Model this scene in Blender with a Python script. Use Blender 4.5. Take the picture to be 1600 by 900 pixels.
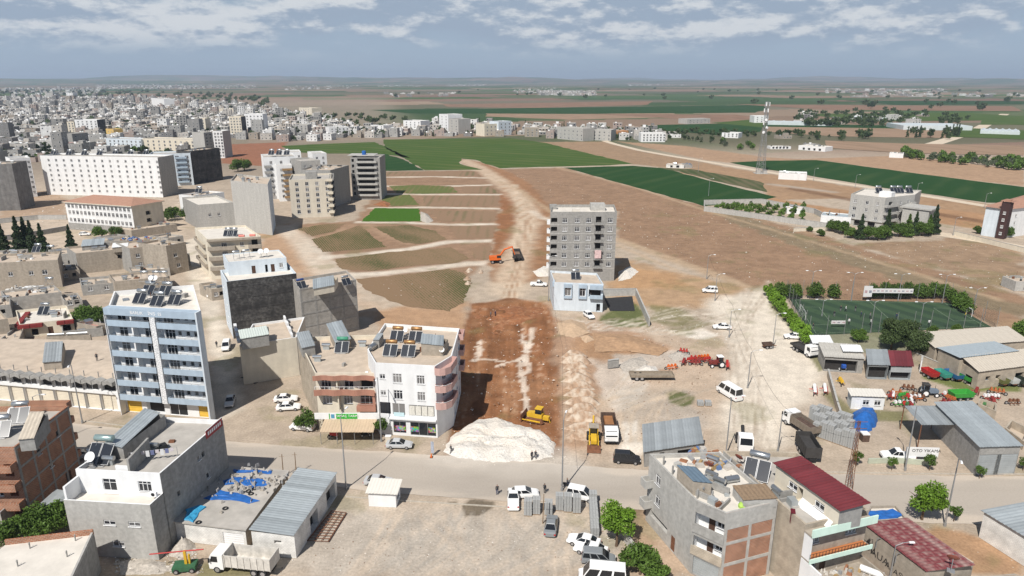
import bpy, math, random
import numpy as np
from mathutils import Vector, Matrix
random.seed(7)
R = math.radians
for o in list(bpy.data.objects): bpy.data.objects.remove(o)
sc = bpy.context.scene
C = sc.collection
# ------------------------------------------------------------------ camera
F = 1080.0; TH = math.atan(325 / F); HC = 60.0
cT, sT = math.cos(TH), math.sin(TH)
cam = bpy.data.cameras.new('camera'); camo = bpy.data.objects.new('camera', cam); C.objects.link(camo)
cam.sensor_width = 36; cam.lens = F / 1600 * 36; cam.clip_end = 60000; cam.clip_start = .5
camo.location = (0, 0, HC); camo.rotation_euler = (math.pi / 2 - TH, 0, 0)
sc.camera = camo
# ------------------------------------------------------------------ light
SUN_AZ, SUN_EL = R(63), R(51)          # direction in which the shadows fall, height of the sun
sd = bpy.data.lights.new('sun', 'SUN'); sd.energy = 5.0; sd.angle = R(.53); sd.color = (1, .955, .89)
so = bpy.data.objects.new('sun', sd); C.objects.link(so)
so.rotation_euler = Vector((math.cos(SUN_AZ) * math.cos(SUN_EL), math.sin(SUN_AZ) * math.cos(SUN_EL), -math.sin(SUN_EL))).to_track_quat('-Z', 'Y').to_euler()
so.location = (0, 0, 300)
w = bpy.data.worlds.new('World'); sc.world = w; w.use_nodes = True
nt = w.node_tree; nt.nodes.clear(); N = nt.nodes.new; L = nt.links.new
sky = N('ShaderNodeTexSky'); sky.sky_type = 'NISHITA'; sky.sun_disc = False
sky.sun_elevation = SUN_EL; sky.sun_rotation = math.atan2(-math.cos(SUN_AZ), -math.sin(SUN_AZ))
sky.altitude = 500; sky.air_density = 1.0; sky.dust_density = .6; sky.ozone_density = 3.0
bg = N('ShaderNodeBackground'); bg.inputs[1].default_value = .05; L(sky.outputs[0], bg.inputs[0])
vbg = N('ShaderNodeBackground'); vbg.inputs[0].default_value = (.36, .46, .585, 1); vbg.inputs[1].default_value = .95   # pale blue veil of the air near the horizon, all round
tc = N('ShaderNodeTexCoord'); sx = N('ShaderNodeSeparateXYZ'); L(tc.outputs['Generated'], sx.inputs[0])
def wmath(op, a, b=None):
    n = N('ShaderNodeMath'); n.operation = op
    for i, v in enumerate((a, b)):
        if v is None: continue
        if isinstance(v, (int, float)): n.inputs[i].default_value = v
        else: L(v, n.inputs[i])
    return n.outputs[0]
def wnoise(dz, det, sc_):
    z = wmath('MULTIPLY', wmath('ADD', sx.outputs[2], dz), 3.0)
    cb = N('ShaderNodeCombineXYZ'); L(sx.outputs[0], cb.inputs[0]); L(sx.outputs[1], cb.inputs[1]); L(z, cb.inputs[2])
    n = N('ShaderNodeTexNoise'); n.inputs['Scale'].default_value = sc_; n.inputs['Detail'].default_value = det; n.inputs['Roughness'].default_value = .62
    L(cb.outputs[0], n.inputs['Vector']); return n.outputs[0]
def wramp(v, lo, hi):
    n = N('ShaderNodeMapRange'); n.interpolation_type = 'SMOOTHSTEP'; n.inputs[1].default_value = lo; n.inputs[2].default_value = hi; L(v, n.inputs[0]); return n.outputs[0]
CS = 4.6
n0 = wnoise(.13, 10, CS); n1 = wnoise(.142, 10, CS)
elev = wramp(sx.outputs[2], .028, .085)
bias = wmath('SUBTRACT', wmath('MULTIPLY', elev, .13), wmath('MULTIPLY', wramp(sx.outputs[2], .15, .55), .19))
dens = wmath('ADD', n0, bias); denu = wmath('ADD', n1, bias)
mask = wmath('MULTIPLY', wramp(dens, .455, .62), wramp(sx.outputs[2], .022, .06))
thin = wmath('MULTIPLY', wramp(wnoise(.31, 5, 5.0), .42, .75), wramp(sx.outputs[2], .008, .045))
lit = wramp(wmath('SUBTRACT', dens, denu), -.03, .075)
cc = N('ShaderNodeMix'); cc.data_type = 'RGBA'; L(lit, cc.inputs[0])
cc.inputs[6].default_value = (.36, .445, .565, 1); cc.inputs[7].default_value = (.80, .82, .84, 1)
cbg = N('ShaderNodeBackground'); L(cc.outputs[2], cbg.inputs[0]); cbg.inputs[1].default_value = .85
vmx = N('ShaderNodeMixShader'); L(wmath('MULTIPLY', wmath('SUBTRACT', 1.0, wramp(sx.outputs[2], .03, .30)), .88), vmx.inputs[0]); L(bg.outputs[0], vmx.inputs[1]); L(vbg.outputs[0], vmx.inputs[2])
mxs = N('ShaderNodeMixShader'); L(wmath('MAXIMUM', wmath('MULTIPLY', mask, .85), wmath('MULTIPLY', thin, .3)), mxs.inputs[0]); L(vmx.outputs[0], mxs.inputs[1]); L(cbg.outputs[0], mxs.inputs[2])
wo = N('ShaderNodeOutputWorld'); L(mxs.outputs[0], wo.inputs[0])
vs = sc.view_settings; vs.view_transform = 'Standard'; vs.look = 'None'; vs.exposure = .13; vs.gamma = 1; vs.use_curve_mapping = False
sc.render.engine = 'CYCLES'; sc.cycles.use_denoising = True; sc.cycles.max_bounces = 6; sc.cycles.diffuse_bounces = 3
sc.cycles.glossy_bounces = 3; sc.cycles.transparent_max_bounces = 12; sc.cycles.volume_bounces = 0; sc.cycles.caustics_reflective = False; sc.cycles.caustics_refractive = False
# ------------------------------------------------------------------ measuring: where a ray through a photo point meets the plane at height z
def U(px, py, z=0.0):
    u = (px - 800) / F; v = (450 - py) / F
    dz = -sT + v * cT; t = (z - HC) / dz
    return Vector((t * u, t * (cT + v * sT)))
def ZT(py, Y):
    v = (450 - py) / F
    return HC + (-sT + v * cT) * Y / (cT + v * sT)
# ------------------------------------------------------------------ numpy noise
def _h(ix, iy, s):
    n = (ix * 374761393 + iy * 668265263 + s * 1442695041) & 0xffffffff
    n = ((n ^ (n >> 13)) * 1274126177) & 0xffffffff
    return ((n ^ (n >> 16)) & 0xffff) / 65535.0
def vnoise(x, y, s=0):
    ix = np.floor(x).astype(np.int64); iy = np.floor(y).astype(np.int64); fx = x - ix; fy = y - iy
    fx = fx * fx * (3 - 2 * fx); fy = fy * fy * (3 - 2 * fy)
    a = _h(ix, iy, s); b = _h(ix + 1, iy, s); c = _h(ix, iy + 1, s); d = _h(ix + 1, iy + 1, s)
    return (a + (b - a) * fx) * (1 - fy) + (c + (d - c) * fx) * fy
def fbm(x, y, s=0, o=4):
    t = np.zeros_like(x); a = .5
    for k in range(o): t += a * vnoise(x, y, s + k * 17); x = x * 2.03; y = y * 2.03; a *= .5
    return t / (1 - .5 ** o)
def seg_d(X, Y, a, b):
    dx, dy = b[0] - a[0], b[1] - a[1]; l = dx * dx + dy * dy + 1e-9
    t = np.clip(((X - a[0]) * dx + (Y - a[1]) * dy) / l, 0, 1)
    return np.hypot(X - a[0] - t * dx, Y - a[1] - t * dy)
def poly_sd(X, Y, P):
    d = np.full(X.shape, 1e9); ins = np.zeros(X.shape, bool); n = len(P)
    for i in range(n):
        a, b = P[i], P[(i + 1) % n]
        d = np.minimum(d, seg_d(X, Y, a, b))
        cnd = (a[1] > Y) != (b[1] > Y)
        ins ^= cnd & (X < (b[0] - a[0]) * (Y - a[1]) / ((b[1] - a[1]) or 1e-9) + a[0])
    return np.where(ins, d, -d)
def sm(v, lo, hi):
    t = np.clip((v - lo) / (hi - lo), 0, 1); return t * t * (3 - 2 * t)
# ------------------------------------------------------------------ materials (procedural)
MC = {}
def mat(key, col, rough=.85, var=.14, sc_=1.2, streak=0., bump=0., metal=0., spec=.3, attr=False, extra=None, coord='Object'):
    if key in MC: return MC[key]
    m = bpy.data.materials.new(key); m.use_nodes = True; MC[key] = m
    t = m.node_tree; b = t.nodes['Principled BSDF']; nn = t.nodes.new; ll = t.links.new
    b.inputs['Roughness'].default_value = rough; b.inputs['Metallic'].default_value = metal; b.inputs['Specular IOR Level'].default_value = spec
    if attr:
        at = nn('ShaderNodeAttribute'); at.attribute_name = 'col'; base = at.outputs[0]
    else:
        rg = nn('ShaderNodeRGB'); rg.outputs[0].default_value = (*col, 1); base = rg.outputs[0]
    tcn = nn('ShaderNodeTexCoord')
    if var or bump:
        no = nn('ShaderNodeTexNoise'); no.inputs['Scale'].default_value = sc_; no.inputs['Detail'].default_value = 6; no.inputs['Roughness'].default_value = .62
        ll(tcn.outputs[coord], no.inputs['Vector'])
        mr = nn('ShaderNodeMapRange'); mr.inputs[1].default_value = .28; mr.inputs[2].default_value = .72; mr.inputs[3].default_value = 1 - var; mr.inputs[4].default_value = 1 + var
        ll(no.outputs[0], mr.inputs[0])
        fac = mr.outputs[0]
        if streak:
            mp = nn('ShaderNodeMapping'); mp.inputs['Scale'].default_value = (.9, .9, .12); ll(tcn.outputs[coord], mp.inputs[0])
            n2 = nn('ShaderNodeTexNoise'); n2.inputs['Scale'].default_value = 1.; n2.inputs['Detail'].default_value = 5; ll(mp.outputs[0], n2.inputs['Vector'])
            m2 = nn('ShaderNodeMapRange'); m2.inputs[1].default_value = .3; m2.inputs[2].default_value = .62; m2.inputs[3].default_value = 1 - streak; m2.inputs[4].default_value = 1.0
            ll(n2.outputs[0], m2.inputs[0])
            mu = nn('ShaderNodeMath'); mu.operation = 'MULTIPLY'; ll(fac, mu.inputs[0]); ll(m2.outputs[0], mu.inputs[1]); fac = mu.outputs[0]
        vm = nn('ShaderNodeVectorMath'); vm.operation = 'SCALE'; ll(base, vm.inputs[0]); ll(fac, vm.inputs['Scale']); base = vm.outputs[0]
        if bump:
            bp = nn('ShaderNodeBump'); bp.inputs['Strength'].default_value = .7; bp.inputs['Distance'].default_value = bump; ll(no.outputs[0], bp.inputs['Height']); ll(bp.outputs[0], b.inputs['Normal'])
    if extra: base = extra(t, tcn, base, b) or base
    ll(base, b.inputs['Base Color'])
    return m
def nodemix(t, fac, a, b):
    x = t.nodes.new('ShaderNodeMix'); x.data_type = 'RGBA'
    for v, s in ((fac, 0), (a, 6), (b, 7)):
        if isinstance(v, (int, float)): x.inputs[s].default_value = v
        elif isinstance(v, tuple): x.inputs[s].default_value = (*v, 1)
        else: t.links.new(v, x.inputs[s])
    return x.outputs[2]
def nodenoise(t, vec, scale, lo, hi, det=5, st=None):
    if st:
        mp = t.nodes.new('ShaderNodeMapping'); mp.inputs['Scale'].default_value = st; t.links.new(vec, mp.inputs[0]); vec = mp.outputs[0]
    n = t.nodes.new('ShaderNodeTexNoise'); n.inputs['Scale'].default_value = scale; n.inputs['Detail'].default_value = det; t.links.new(vec, n.inputs['Vector'])
    r = t.nodes.new('ShaderNodeMapRange'); r.inputs[1].default_value = lo; r.inputs[2].default_value = hi; t.links.new(n.outputs[0], r.inputs[0]); return r.outputs[0]
# ------------------------------------------------------------------ mesh builder
class MB:
    def __init__(s): s.v = []; s.f = []; s.m = []; s.ml = []
    def mi(s, m):
        if m is None: return 0
        if m not in s.ml: s.ml.append(m)
        return s.ml.index(m)
    def face(s, pts, m=None):
        n = len(s.v); s.v += [tuple(p) for p in pts]; s.f.append(tuple(range(n, n + len(pts)))); s.m.append(s.mi(m)); return s
    def box(s, x0, x1, y0, y1, z0, z1, m=None, tx=0, ty=0, rz=0, c=None):
        n = len(s.v); k = s.mi(m)
        P = [(x0, y0, z0), (x1, y0, z0), (x1, y1, z0), (x0, y1, z0), (x0 + tx, y0 + ty, z1), (x1 - tx, y0 + ty, z1), (x1 - tx, y1 - ty, z1), (x0 + tx, y1 - ty, z1)]
        if rz:
            cx, cy = c or ((x0 + x1) / 2, (y0 + y1) / 2); ca, sa = math.cos(rz), math.sin(rz)
            P = [(cx + (x - cx) * ca - (y - cy) * sa, cy + (x - cx) * sa + (y - cy) * ca, z) for x, y, z in P]
        s.v += P
        for q in ((0, 3, 2, 1), (4, 5, 6, 7), (0, 1, 5, 4), (1, 2, 6, 5), (2, 3, 7, 6), (3, 0, 4, 7)): s.f.append(tuple(n + i for i in q)); s.m.append(k)
        return s
    def prism(s, poly, z0, z1, m=None, bottom=True):
        n = len(s.v); k = s.mi(m); c = len(poly)
        zt = z1 if isinstance(z1, (list, tuple)) else [z1] * c
        s.v += [(p[0], p[1], z0) for p in poly] + [(p[0], p[1], zt[i]) for i, p in enumerate(poly)]
        for i in range(c): j = (i + 1) % c; s.f.append((n + i, n + j, n + c + j, n + c + i)); s.m.append(k)
        s.f.append(tuple(n + c + i for i in range(c))); s.m.append(k)
        if bottom: s.f.append(tuple(n + i for i in reversed(range(c)))); s.m.append(k)
        return s
    def tube(s, pts, r, n=6, m=None, cap=True):
        k = s.mi(m); pts = [Vector(p) for p in pts]; rr = r if isinstance(r, (list, tuple)) else [r] * len(pts)
        base = len(s.v); prev = None
        for i, p in enumerate(pts):
            d = (pts[min(i + 1, len(pts) - 1)] - pts[max(i - 1, 0)]).normalized()
            a = Vector((0, 0, 1)) if abs(d.z) < .9 else Vector((1, 0, 0))
            x = d.cross(a).normalized(); y = d.cross(x).normalized()
            for q in range(n):
                t = 2 * math.pi * q / n; s.v.append(tuple(p + (x * math.cos(t) + y * math.sin(t)) * rr[i]))
        for i in range(len(pts) - 1):
            for q in range(n):
                a = base + i * n + q; b = base + i * n + (q + 1) % n
                s.f.append((a, a + n, b + n, b)); s.m.append(k)
        if cap:
            s.f.append(tuple(base + q for q in range(n))); s.m.append(k)
            e = base + (len(pts) - 1) * n; s.f.append(tuple(e + q for q in reversed(range(n)))); s.m.append(k)
        return s
    def ext(s, prof, y0, y1, m=None, axis='y'):
        """profile in x-z extruded along y"""
        n = len(s.v); k = s.mi(m); c = len(prof)
        f = (lambda x, z, y: (x, y, z)) if axis == 'y' else (lambda x, z, y: (y, x, z))
        s.v += [f(x, z, y0) for x, z in prof] + [f(x, z, y1) for x, z in prof]
        for i in range(c): j = (i + 1) % c; s.f.append((n + i, n + j, n + c + j, n + c + i)); s.m.append(k)
        s.f.append(tuple(n + i for i in reversed(range(c)))); s.m.append(k); s.f.append(tuple(n + c + i for i in range(c))); s.m.append(k)
        return s
    def mesh(s, name, m=None, smooth=False):
        me = bpy.data.meshes.new(name); me.from_pydata(s.v, [], s.f)
        ml = s.ml or [m]
        for x in ml: me.materials.append(x if x is not None else m)
        if len(ml) > 1: me.polygons.foreach_set('material_index', s.m)
        if smooth: me.polygons.foreach_set('use_smooth', [True] * len(s.f))
        me.update(); return me
    def build(s, name, m=None, parent=None, smooth=False):
        return put(name, s.mesh(name, m, smooth), parent)
def put(name, data, parent=None, loc=None, rz=0., label=None, scale=None):
    o = bpy.data.objects.new(name, data); C.objects.link(o)
    if parent is not None: o.parent = parent
    if loc is not None: o.location = loc
    if rz: o.rotation_euler = (0, 0, rz)
    if scale is not None: o.scale = scale
    if label: o['label'] = label
    return o
def thing(name, label, cat, loc=(0, 0, 0), rz=0., group=None):
    o = bpy.data.objects.new(name, None); C.objects.link(o); o.empty_display_size = .5
    o.location = (loc[0], loc[1], loc[2] if len(loc) > 2 else 0); o.rotation_euler = (0, 0, rz)
    return tag(o, label, cat, group)
def tag(o, label, cat, group=None):
    o['label'] = label; o['category'] = cat
    if group: o['group'] = group
    return o
def struct(o): o['kind'] = 'structure'; return o
def stuff(o, label=None, cat=None):
    o['kind'] = 'stuff'
    if label: o['label'] = label
    if cat: o['category'] = cat
    return o
def copy_tree(root, loc, rz, label, group=None):
    r = root.copy(); C.objects.link(r); r.location = (loc[0], loc[1], loc[2] if len(loc) > 2 else 0); r.rotation_euler = (0, 0, rz); r['label'] = label
    if group: r['group'] = group
    for ch in list(root.children):
        c = ch.copy(); C.objects.link(c); c.parent = r
        for g in ch.children:
            d = g.copy(); C.objects.link(d); d.parent = c
    return r
# ================================================================== GROUND
A = np.array
BEIGE = A((.47, .385, .30)); PALE = A((.64, .57, .475)); REDS = A((.215, .098, .046)); REDL = A((.30, .165, .09)); BRN = A((.245, .157, .10))
BRNG = A((.17, .118, .07)); TAN = A((.36, .24, .155)); WHT = A((.68, .62, .54)); ORN = A((.36, .215, .12)); GRY = A((.41, .37, .32)); GRN = A((.085, .11, .03)); ASPH = A((.29, .268, .24))
def px(*p): return [tuple(U(a, b)) for a, b in p]
rows = [52.0]
while rows[-1] < 900: rows.append(rows[-1] * 1.0058)
while rows[-1] < 22000: rows.append(rows[-1] * 1.022)
rows = A(rows); us = np.linspace(-1.05, 1.05, 561)
GY, GU = np.meshgrid(rows, us, indexing='ij'); GX = GU * (GY + 12)
# base: patchwork of far fields
def quilt(X, Y):
    ca, sa = math.cos(.32), math.sin(.32); p = X * ca + Y * sa; q = -X * sa + Y * ca
    q = q + 60 * vnoise(p / 700, q / 700, 3)
    bi = np.floor(q / 260).astype(np.int64); wq = 260
    off = _h(bi, bi * 0 + 3, 5) * 900
    wd = 260 + 620 * _h(bi, bi * 0 + 9, 6)
    ci = np.floor((p + off) / wd).astype(np.int64)
    r1 = _h(ci, bi, 11); r2 = _h(ci, bi, 12)
    pal = A([(.055, .09, .03), (.04, .075, .03), (.19, .135, .095), (.17, .11, .08), (.08, .10, .045), (.21, .155, .11), (.13, .115, .08), (.045, .08, .028), (.11, .105, .065), (.09, .10, .055)])
    c = 1.15 * pal[(r1 * len(pal) * .999).astype(int)] * (.85 + .3 * r2)[..., None]
    return c
col = quilt(GX, GY)
nbig = fbm(GX / 420, GY / 420, 40)
col *= (.82 + .36 * nbig)[..., None]
# dusty town ground on the left, near ground beige
near = sm(-(GY - 620 - .0 * GX), -120, 120)
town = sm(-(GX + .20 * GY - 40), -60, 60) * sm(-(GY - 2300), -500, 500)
fn = fbm(GX / 14, GY / 14, 50, 5); fn2 = fbm(GX / 3.2, GY / 3.2, 60, 4)
baseg = BEIGE * (.88 + .24 * fn)[..., None]
col += (baseg * (.86 - .3 * town * sm(GY, 380, 520))[..., None] - col) * np.maximum(near, town * .85)[..., None]  # far town ground coloured darker for the shadowed, tree-filled gaps between houses
def paint(poly, c, soft=2., amp=2., k=1., ns=6., mott=.16, world=False):
    P = poly if world else px(*poly); soft = soft * .5
    xs = [p[0] for p in P]; ys = [p[1] for p in P]; pad = soft + amp + 2
    m = (GX > min(xs) - pad) & (GX < max(xs) + pad) & (GY > min(ys) - pad) & (GY < max(ys) + pad)
    if not m.any(): return
    X, Y = GX[m], GY[m]
    s = poly_sd(X, Y, P) + (fbm(X / ns, Y / ns, 71, 6) - .5) * 2.1 * amp
    wv = (sm(s, -soft, soft) * k)[:, None]
    cc = c * (1 - mott + 2 * mott * fbm(X / 5, Y / 5, 77, 5))[:, None]
    col[m] += (cc - col[m]) * wv
def track(pts, wd, c, soft=.8, k=.9, amp=.8, ns=4., ruts=False, world=False):
    P = pts if world else px(*pts)
    xs = [p[0] for p in P]; ys = [p[1] for p in P]; pad = wd + soft + amp + 2
    m = (GX > min(xs) - pad) & (GX < max(xs) + pad) & (GY > min(ys) - pad) & (GY < max(ys) + pad)
    X, Y = GX[m], GY[m]; d = np.full(X.shape, 1e9)
    for i in range(len(P) - 1): d = np.minimum(d, seg_d(X, Y, P[i], P[i + 1]))
    s = wd / 2 - d + (fbm(X / ns, Y / ns, 83) - .5) * 2 * amp
    wv = sm(s, -soft, soft) * k
    if ruts: wv = wv * (.35 + .65 * np.exp(-((d - .95) / .45) ** 2))
    wv = wv * (.55 + .6 * fbm(X / 7, Y / 7, 91)).clip(0, 1)
    col[m] += (c - col[m]) * wv[:, None]
# --- large areas right of the new road
paint([(783, 264), (880, 262), (1100, 322), (1230, 352), (1420, 410), (1600, 462), (1600, 520), (1540, 500), (1190, 452), (1170, 462), (1130, 440), (1000, 386), (962, 372), (962, 330), (852, 330), (800, 285)], BRN * 1.12, 3, 3, mott=.2)
paint([(1098, 326), (1180, 345), (1330, 380), (1480, 372), (1600, 385), (1600, 455), (1420, 410), (1230, 352)], A((.29, .20, .13)), 4, 5, mott=.2)
paint([(1090, 322), (1130, 330), (1270, 372), (1430, 425), (1600, 480), (1600, 500), (1480, 462), (1300, 405), (1150, 350)], A((.20, .165, .105)), 3, 4, .75)
paint([(1200, 250), (1410, 243), (1600, 266), (1600, 291), (1462, 275), (1277, 250)], TAN, 2, 2)
paint([(830, 222), (950, 221), (1000, 236), (1100, 254), (1130, 260), (1040, 262), (985, 256)], A((.30, .205, .13)), 2, 2)
paint([(965, 221), (1070, 228), (1200, 246), (1280, 250), (1140, 254), (1100, 250)], TAN * .98, 2, 2)
paint([(1100, 255), (1175, 268), (1370, 298), (1600, 325), (1600, 345), (1340, 310), (1210, 312), (1190, 296), (1060, 270)], A((.33, .215, .13)), 3, 3)
paint([(1180, 305), (1330, 330), (1330, 352), (1290, 338), (1200, 315)], ORN, 2, 2)
paint([(1430, 322), (1545, 335), (1545, 360), (1440, 345)], ORN, 3, 2)
track([(1240, 295), (1330, 312), (1540, 347)], 9, A((.16, .09, .052)), 2, .85)
track([(1205, 288), (1300, 300)], 7, GRY, 2, .7)
# --- terraces left of the road
paint([(600, 268), (782, 266), (790, 300), (780, 360), (765, 400), (740, 430), (700, 440), (560, 440), (520, 400), (455, 370), (470, 350), (560, 345)], BRN * 1.12, 3, 3, mott=.2)
paint([(345, 226), (450, 222), (420, 260), (345, 255)], A((.27, .125, .075)), 3, 3)
for t_ in ([(597, 277), (680, 276), (755, 278)], [(600, 291), (690, 291), (765, 289)], [(605, 303), (690, 304), (783, 304)], [(580, 325), (660, 324), (780, 326)], [(560, 347), (640, 348), (700, 351), (780, 350)]):
    track(t_, 4.2, PALE, 1.2, .95)
track([(498, 403), (560, 398), (640, 389), (700, 378), (770, 376)], 5, PALE, 1.4, .9)
track([(548, 430), (600, 427), (680, 418), (730, 412), (770, 410)], 5.5, PALE, 1.6, .95)
track([(575, 352), (600, 365), (640, 380)], 5, TAN, 2, .8); track([(482, 375), (520, 365), (550, 352)], 3, TAN, 1.2, .8)
paint([(410, 352), (450, 350), (480, 372), (500, 400), (545, 432), (560, 470), (640, 482), (720, 490), (725, 510), (600, 515), (560, 480), (470, 430), (410, 400)], ORN * 1.12, 4, 4, .7)
track([(440, 355), (470, 375), (485, 395), (510, 425), (555, 440)], 9, PALE * .95, 3, .8)
track([(540, 440), (575, 475), (640, 492), (740, 500)], 12, BEIGE, 4, .75)
# --- the cut for the new road
paint([(716, 249), (738, 250), (790, 266), (830, 288), (862, 325), (862, 425), (840, 440), (800, 450), (770, 440), (762, 400), (776, 360), (786, 302), (760, 275), (724, 256)], REDL * .95, 2.5, 2.5, mott=.2)
paint([(785, 300), (805, 300), (800, 380), (768, 398), (777, 350)], REDS * 1.2, 2, 2, .8)
HAUL = A((.54, .43, .32))
for w_, c_, k_ in ((11, HAUL, .9),): track([(726, 251), (755, 265), (780, 283), (805, 302), (822, 322), (826, 350), (817, 375), (806, 402), (800, 430), (790, 455)], w_, c_, 3, k_, 2)
track([(805, 300), (815, 330), (810, 360), (800, 390)], 3, HAUL, 1, .7)
track([(830, 330), (846, 340), (862, 345)], 4, PALE, 1.5, .7)
track([(780, 284), (800, 290), (860, 330), (960, 372), (1050, 405), (1170, 448)], 3.5, A((.40, .29, .19)), 1.2, .8)
track([(962, 374), (1040, 402), (1110, 428), (1180, 455)], 6, A((.42, .31, .21)), 2, .75)
track([(965, 383), (1035, 413), (1100, 440)], 2.2, A((.44, .33, .23)), .8, .8)
track([(870, 262), (1000, 295), (1100, 328), (1250, 372), (1400, 418), (1560, 468)], 3, A((.40, .29, .19)), 1, .8)
# --- yard between the houses
paint([(560, 485), (735, 470), (735, 500), (720, 560), (600, 520)], ORN * 1.05, 5, 4, .8)
paint([(960, 400), (1170, 452), (1120, 480), (960, 480), (950, 440)], A((.39, .255, .15)), 4, 4, .9)
paint([(965, 415), (1050, 425), (1090, 450), (965, 450)], A((.42, .25, .13)), 4, 4, .7)
paint([(735, 474), (800, 466), (850, 472), (870, 500), (876, 560), (882, 640), (885, 712), (690, 712), (705, 660), (712, 600), (722, 540), (728, 500)], REDS, 1.6, 1.6, mott=.3)
paint([(775, 470), (868, 468), (872, 478), (745, 485)], REDL, 2, 2, .5)
track([(812, 520), (820, 560), (818, 600), (824, 650)], 1.8, A((.55, .46, .36)), .8, .95, 1.5, 3)
track([(833, 520), (818, 560), (823, 590), (822, 640)], 1.5, A((.55, .46, .36)), .7, .7, 1.5, 3)
P_ = px((735, 476), (850, 470), (870, 505), (878, 560), (884, 700), (695, 700), (712, 600), (724, 530)); sg = poly_sd(GX, GY, P_) if False else None
m_ = (GX > -18) & (GX < 14) & (GY > 104) & (GY < 190); X, Y = GX[m_], GY[m_]; wv = sm(poly_sd(X, Y, P_), -.3, 1.5)
s1 = fbm(X / 1.1 + .02 * Y, Y / 15, 201, 6); s2 = fbm(X / 5, Y / 6, 203, 6); s3 = fbm(X / 1.5, Y / 1.6, 207, 5)
cc = REDS * (.35 + 1.05 * s1 + .4 * s3)[:, None]; cc += (REDL * 1.15 - cc) * (sm(s2 + .35 * (s1 - .5), .55, .7) * .5)[:, None]; cc += (A((.52, .38, .27)) - cc) * (sm(s1 * .6 + s3 * .5, .68, .78) * .4)[:, None]
col[m_] += (cc - col[m_]) * wv[:, None]
for t_ in ([(814, 515), (822, 545), (812, 575), (820, 610), (825, 645)], [(833, 515), (822, 550), (826, 580)], [(740, 560), (770, 559), (790, 563)], [(780, 568), (800, 562), (818, 558)], [(750, 530), (747, 558)]): track(t_, 1.1, A((.66, .56, .46)), .2, 1.0, 1.0, 1.4)
paint([(872, 490), (1000, 500), (1130, 520), (1140, 620), (1120, 700), (880, 710)], A((.46, .355, .265)), 6, 4, .85)
paint([(870, 500), (960, 505), (1050, 540), (1070, 565), (1040, 590), (960, 600), (940, 640), (955, 690), (885, 700), (876, 560)], A((.34, .205, .125)), 3, 3, .75, mott=.25)
paint([(900, 515), (1010, 530), (1050, 550), (960, 565), (905, 550)], ORN, 3, 3, .8)
paint([(920, 565), (985, 570), (1010, 600), (985, 640), (960, 650), (925, 600)], WHT * .9, 2, 3, .6)
paint([(965, 555), (1050, 545), (1080, 560), (1060, 575), (980, 590)], WHT * .8, 2, 3, .7)
paint([(965, 620), (1040, 600), (1110, 640), (1100, 690), (960, 690)], GRY * .92, 4, 4, .6)
paint([(965, 660), (1000, 655), (1010, 710), (965, 718)], WHT, 1.5, 1.5, .85)
paint([(690, 690), (880, 700), (905, 735), (690, 735)], WHT * .75, 3, 3, .6)
paint([(1068, 516), (1100, 513), (1125, 524), (1100, 531), (1075, 527)], WHT, .9, .8, .95)
paint([(940, 500), (950, 488), (985, 470), (1005, 480), (1012, 510), (985, 512), (960, 510)], GRN, 1.5, 1.5, .9)
paint([(1012, 475), (1060, 482), (1110, 505), (1085, 520), (1060, 522), (1040, 508), (1018, 500)], A((.16, .15, .06)), 2.5, 3.5, .75)
paint([(1035, 613), (1055, 610), (1085, 620), (1085, 632), (1066, 636), (1045, 628)], A((.10, .115, .035)), .8, .8, .9)
paint([(1100, 470), (1180, 455), (1200, 440), (1215, 480), (1255, 520), (1275, 560), (1300, 600), (1250, 640), (1210, 700), (1120, 690), (1135, 600), (1145, 540), (1120, 500)], PALE, 6, 3, .95, mott=.07)
# right side: verge, yards
paint([(1200, 440), (1215, 470), (1262, 530), (1290, 575), (1280, 580), (1255, 535), (1205, 480)], A((.14, .14, .05)), .8, 1, .8)
paint([(1440, 590), (1470, 580), (1600, 590), (1600, 614), (1500, 610)], A((.13, .16, .04)), 1.2, 1.2, .9)
paint([(1280, 615), (1300, 610), (1330, 640), (1420, 640), (1425, 660), (1350, 660), (1310, 640)], A((.13, .13, .05)), 1, 1.2, .75)
paint([(1265, 525), (1370, 510), (1440, 520), (1420, 560), (1290, 545)], A((.12, .16, .085)), 1, 1, .6)
paint([(1520, 500), (1600, 500), (1600, 520), (1540, 510)], A((.3, .2, .12)), 2, 2, .7)
paint([(1460, 820), (1600, 860), (1600, 900), (1520, 900), (1440, 840)], ORN, 1.5, 1.5, .9)
paint([(1340, 860), (1440, 900), (1340, 900)], ORN, 1, 1, .9)
# foreground lot
paint([(440, 830), (560, 780), (1000, 800), (960, 900), (420, 900)], GRY * 1.08, 5, 5, .6)
paint([(560, 770), (1000, 790), (1000, 820), (560, 800)], BEIGE * 1.02, 4, 3, .6)
for k_ in range(14):
    x0 = 520 + k_ * 33; track([(x0, 900), (x0 + 50 + 6 * k_, 850), (700 + 14 * k_, 795 + k_ % 3 * 4)], .7, (BEIGE * 1.1 if k_ % 2 else GRY * .88), .4, .45, .4, 2)
paint([(722, 790), (735, 782), (775, 781), (775, 792), (745, 806), (725, 808)], A((.155, .125, .09)), .35, .6, .95)
paint([(690, 783), (715, 782), (712, 788)], A((.17, .14, .10)), .3, .3, .8)
paint([(945, 798), (975, 792), (1020, 785), (1025, 800), (1000, 830), (1025, 850), (1000, 850), (975, 815)], A((.22, .145, .085)), .8, .8, .85)
paint([(1005, 800), (1040, 840), (1100, 900), (960, 900), (980, 850)], A((.45, .32, .22)), 2, 2, .7)
paint([(170, 850), (300, 870), (420, 880), (430, 900), (170, 900)], A((.36, .28, .21)), 2, 2, .8, mott=.3)
paint([(320, 880), (420, 870), (400, 900), (310, 900)], A((.15, .15, .055)), 1.2, 1.2, .7)
rr = random.Random(5)
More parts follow.
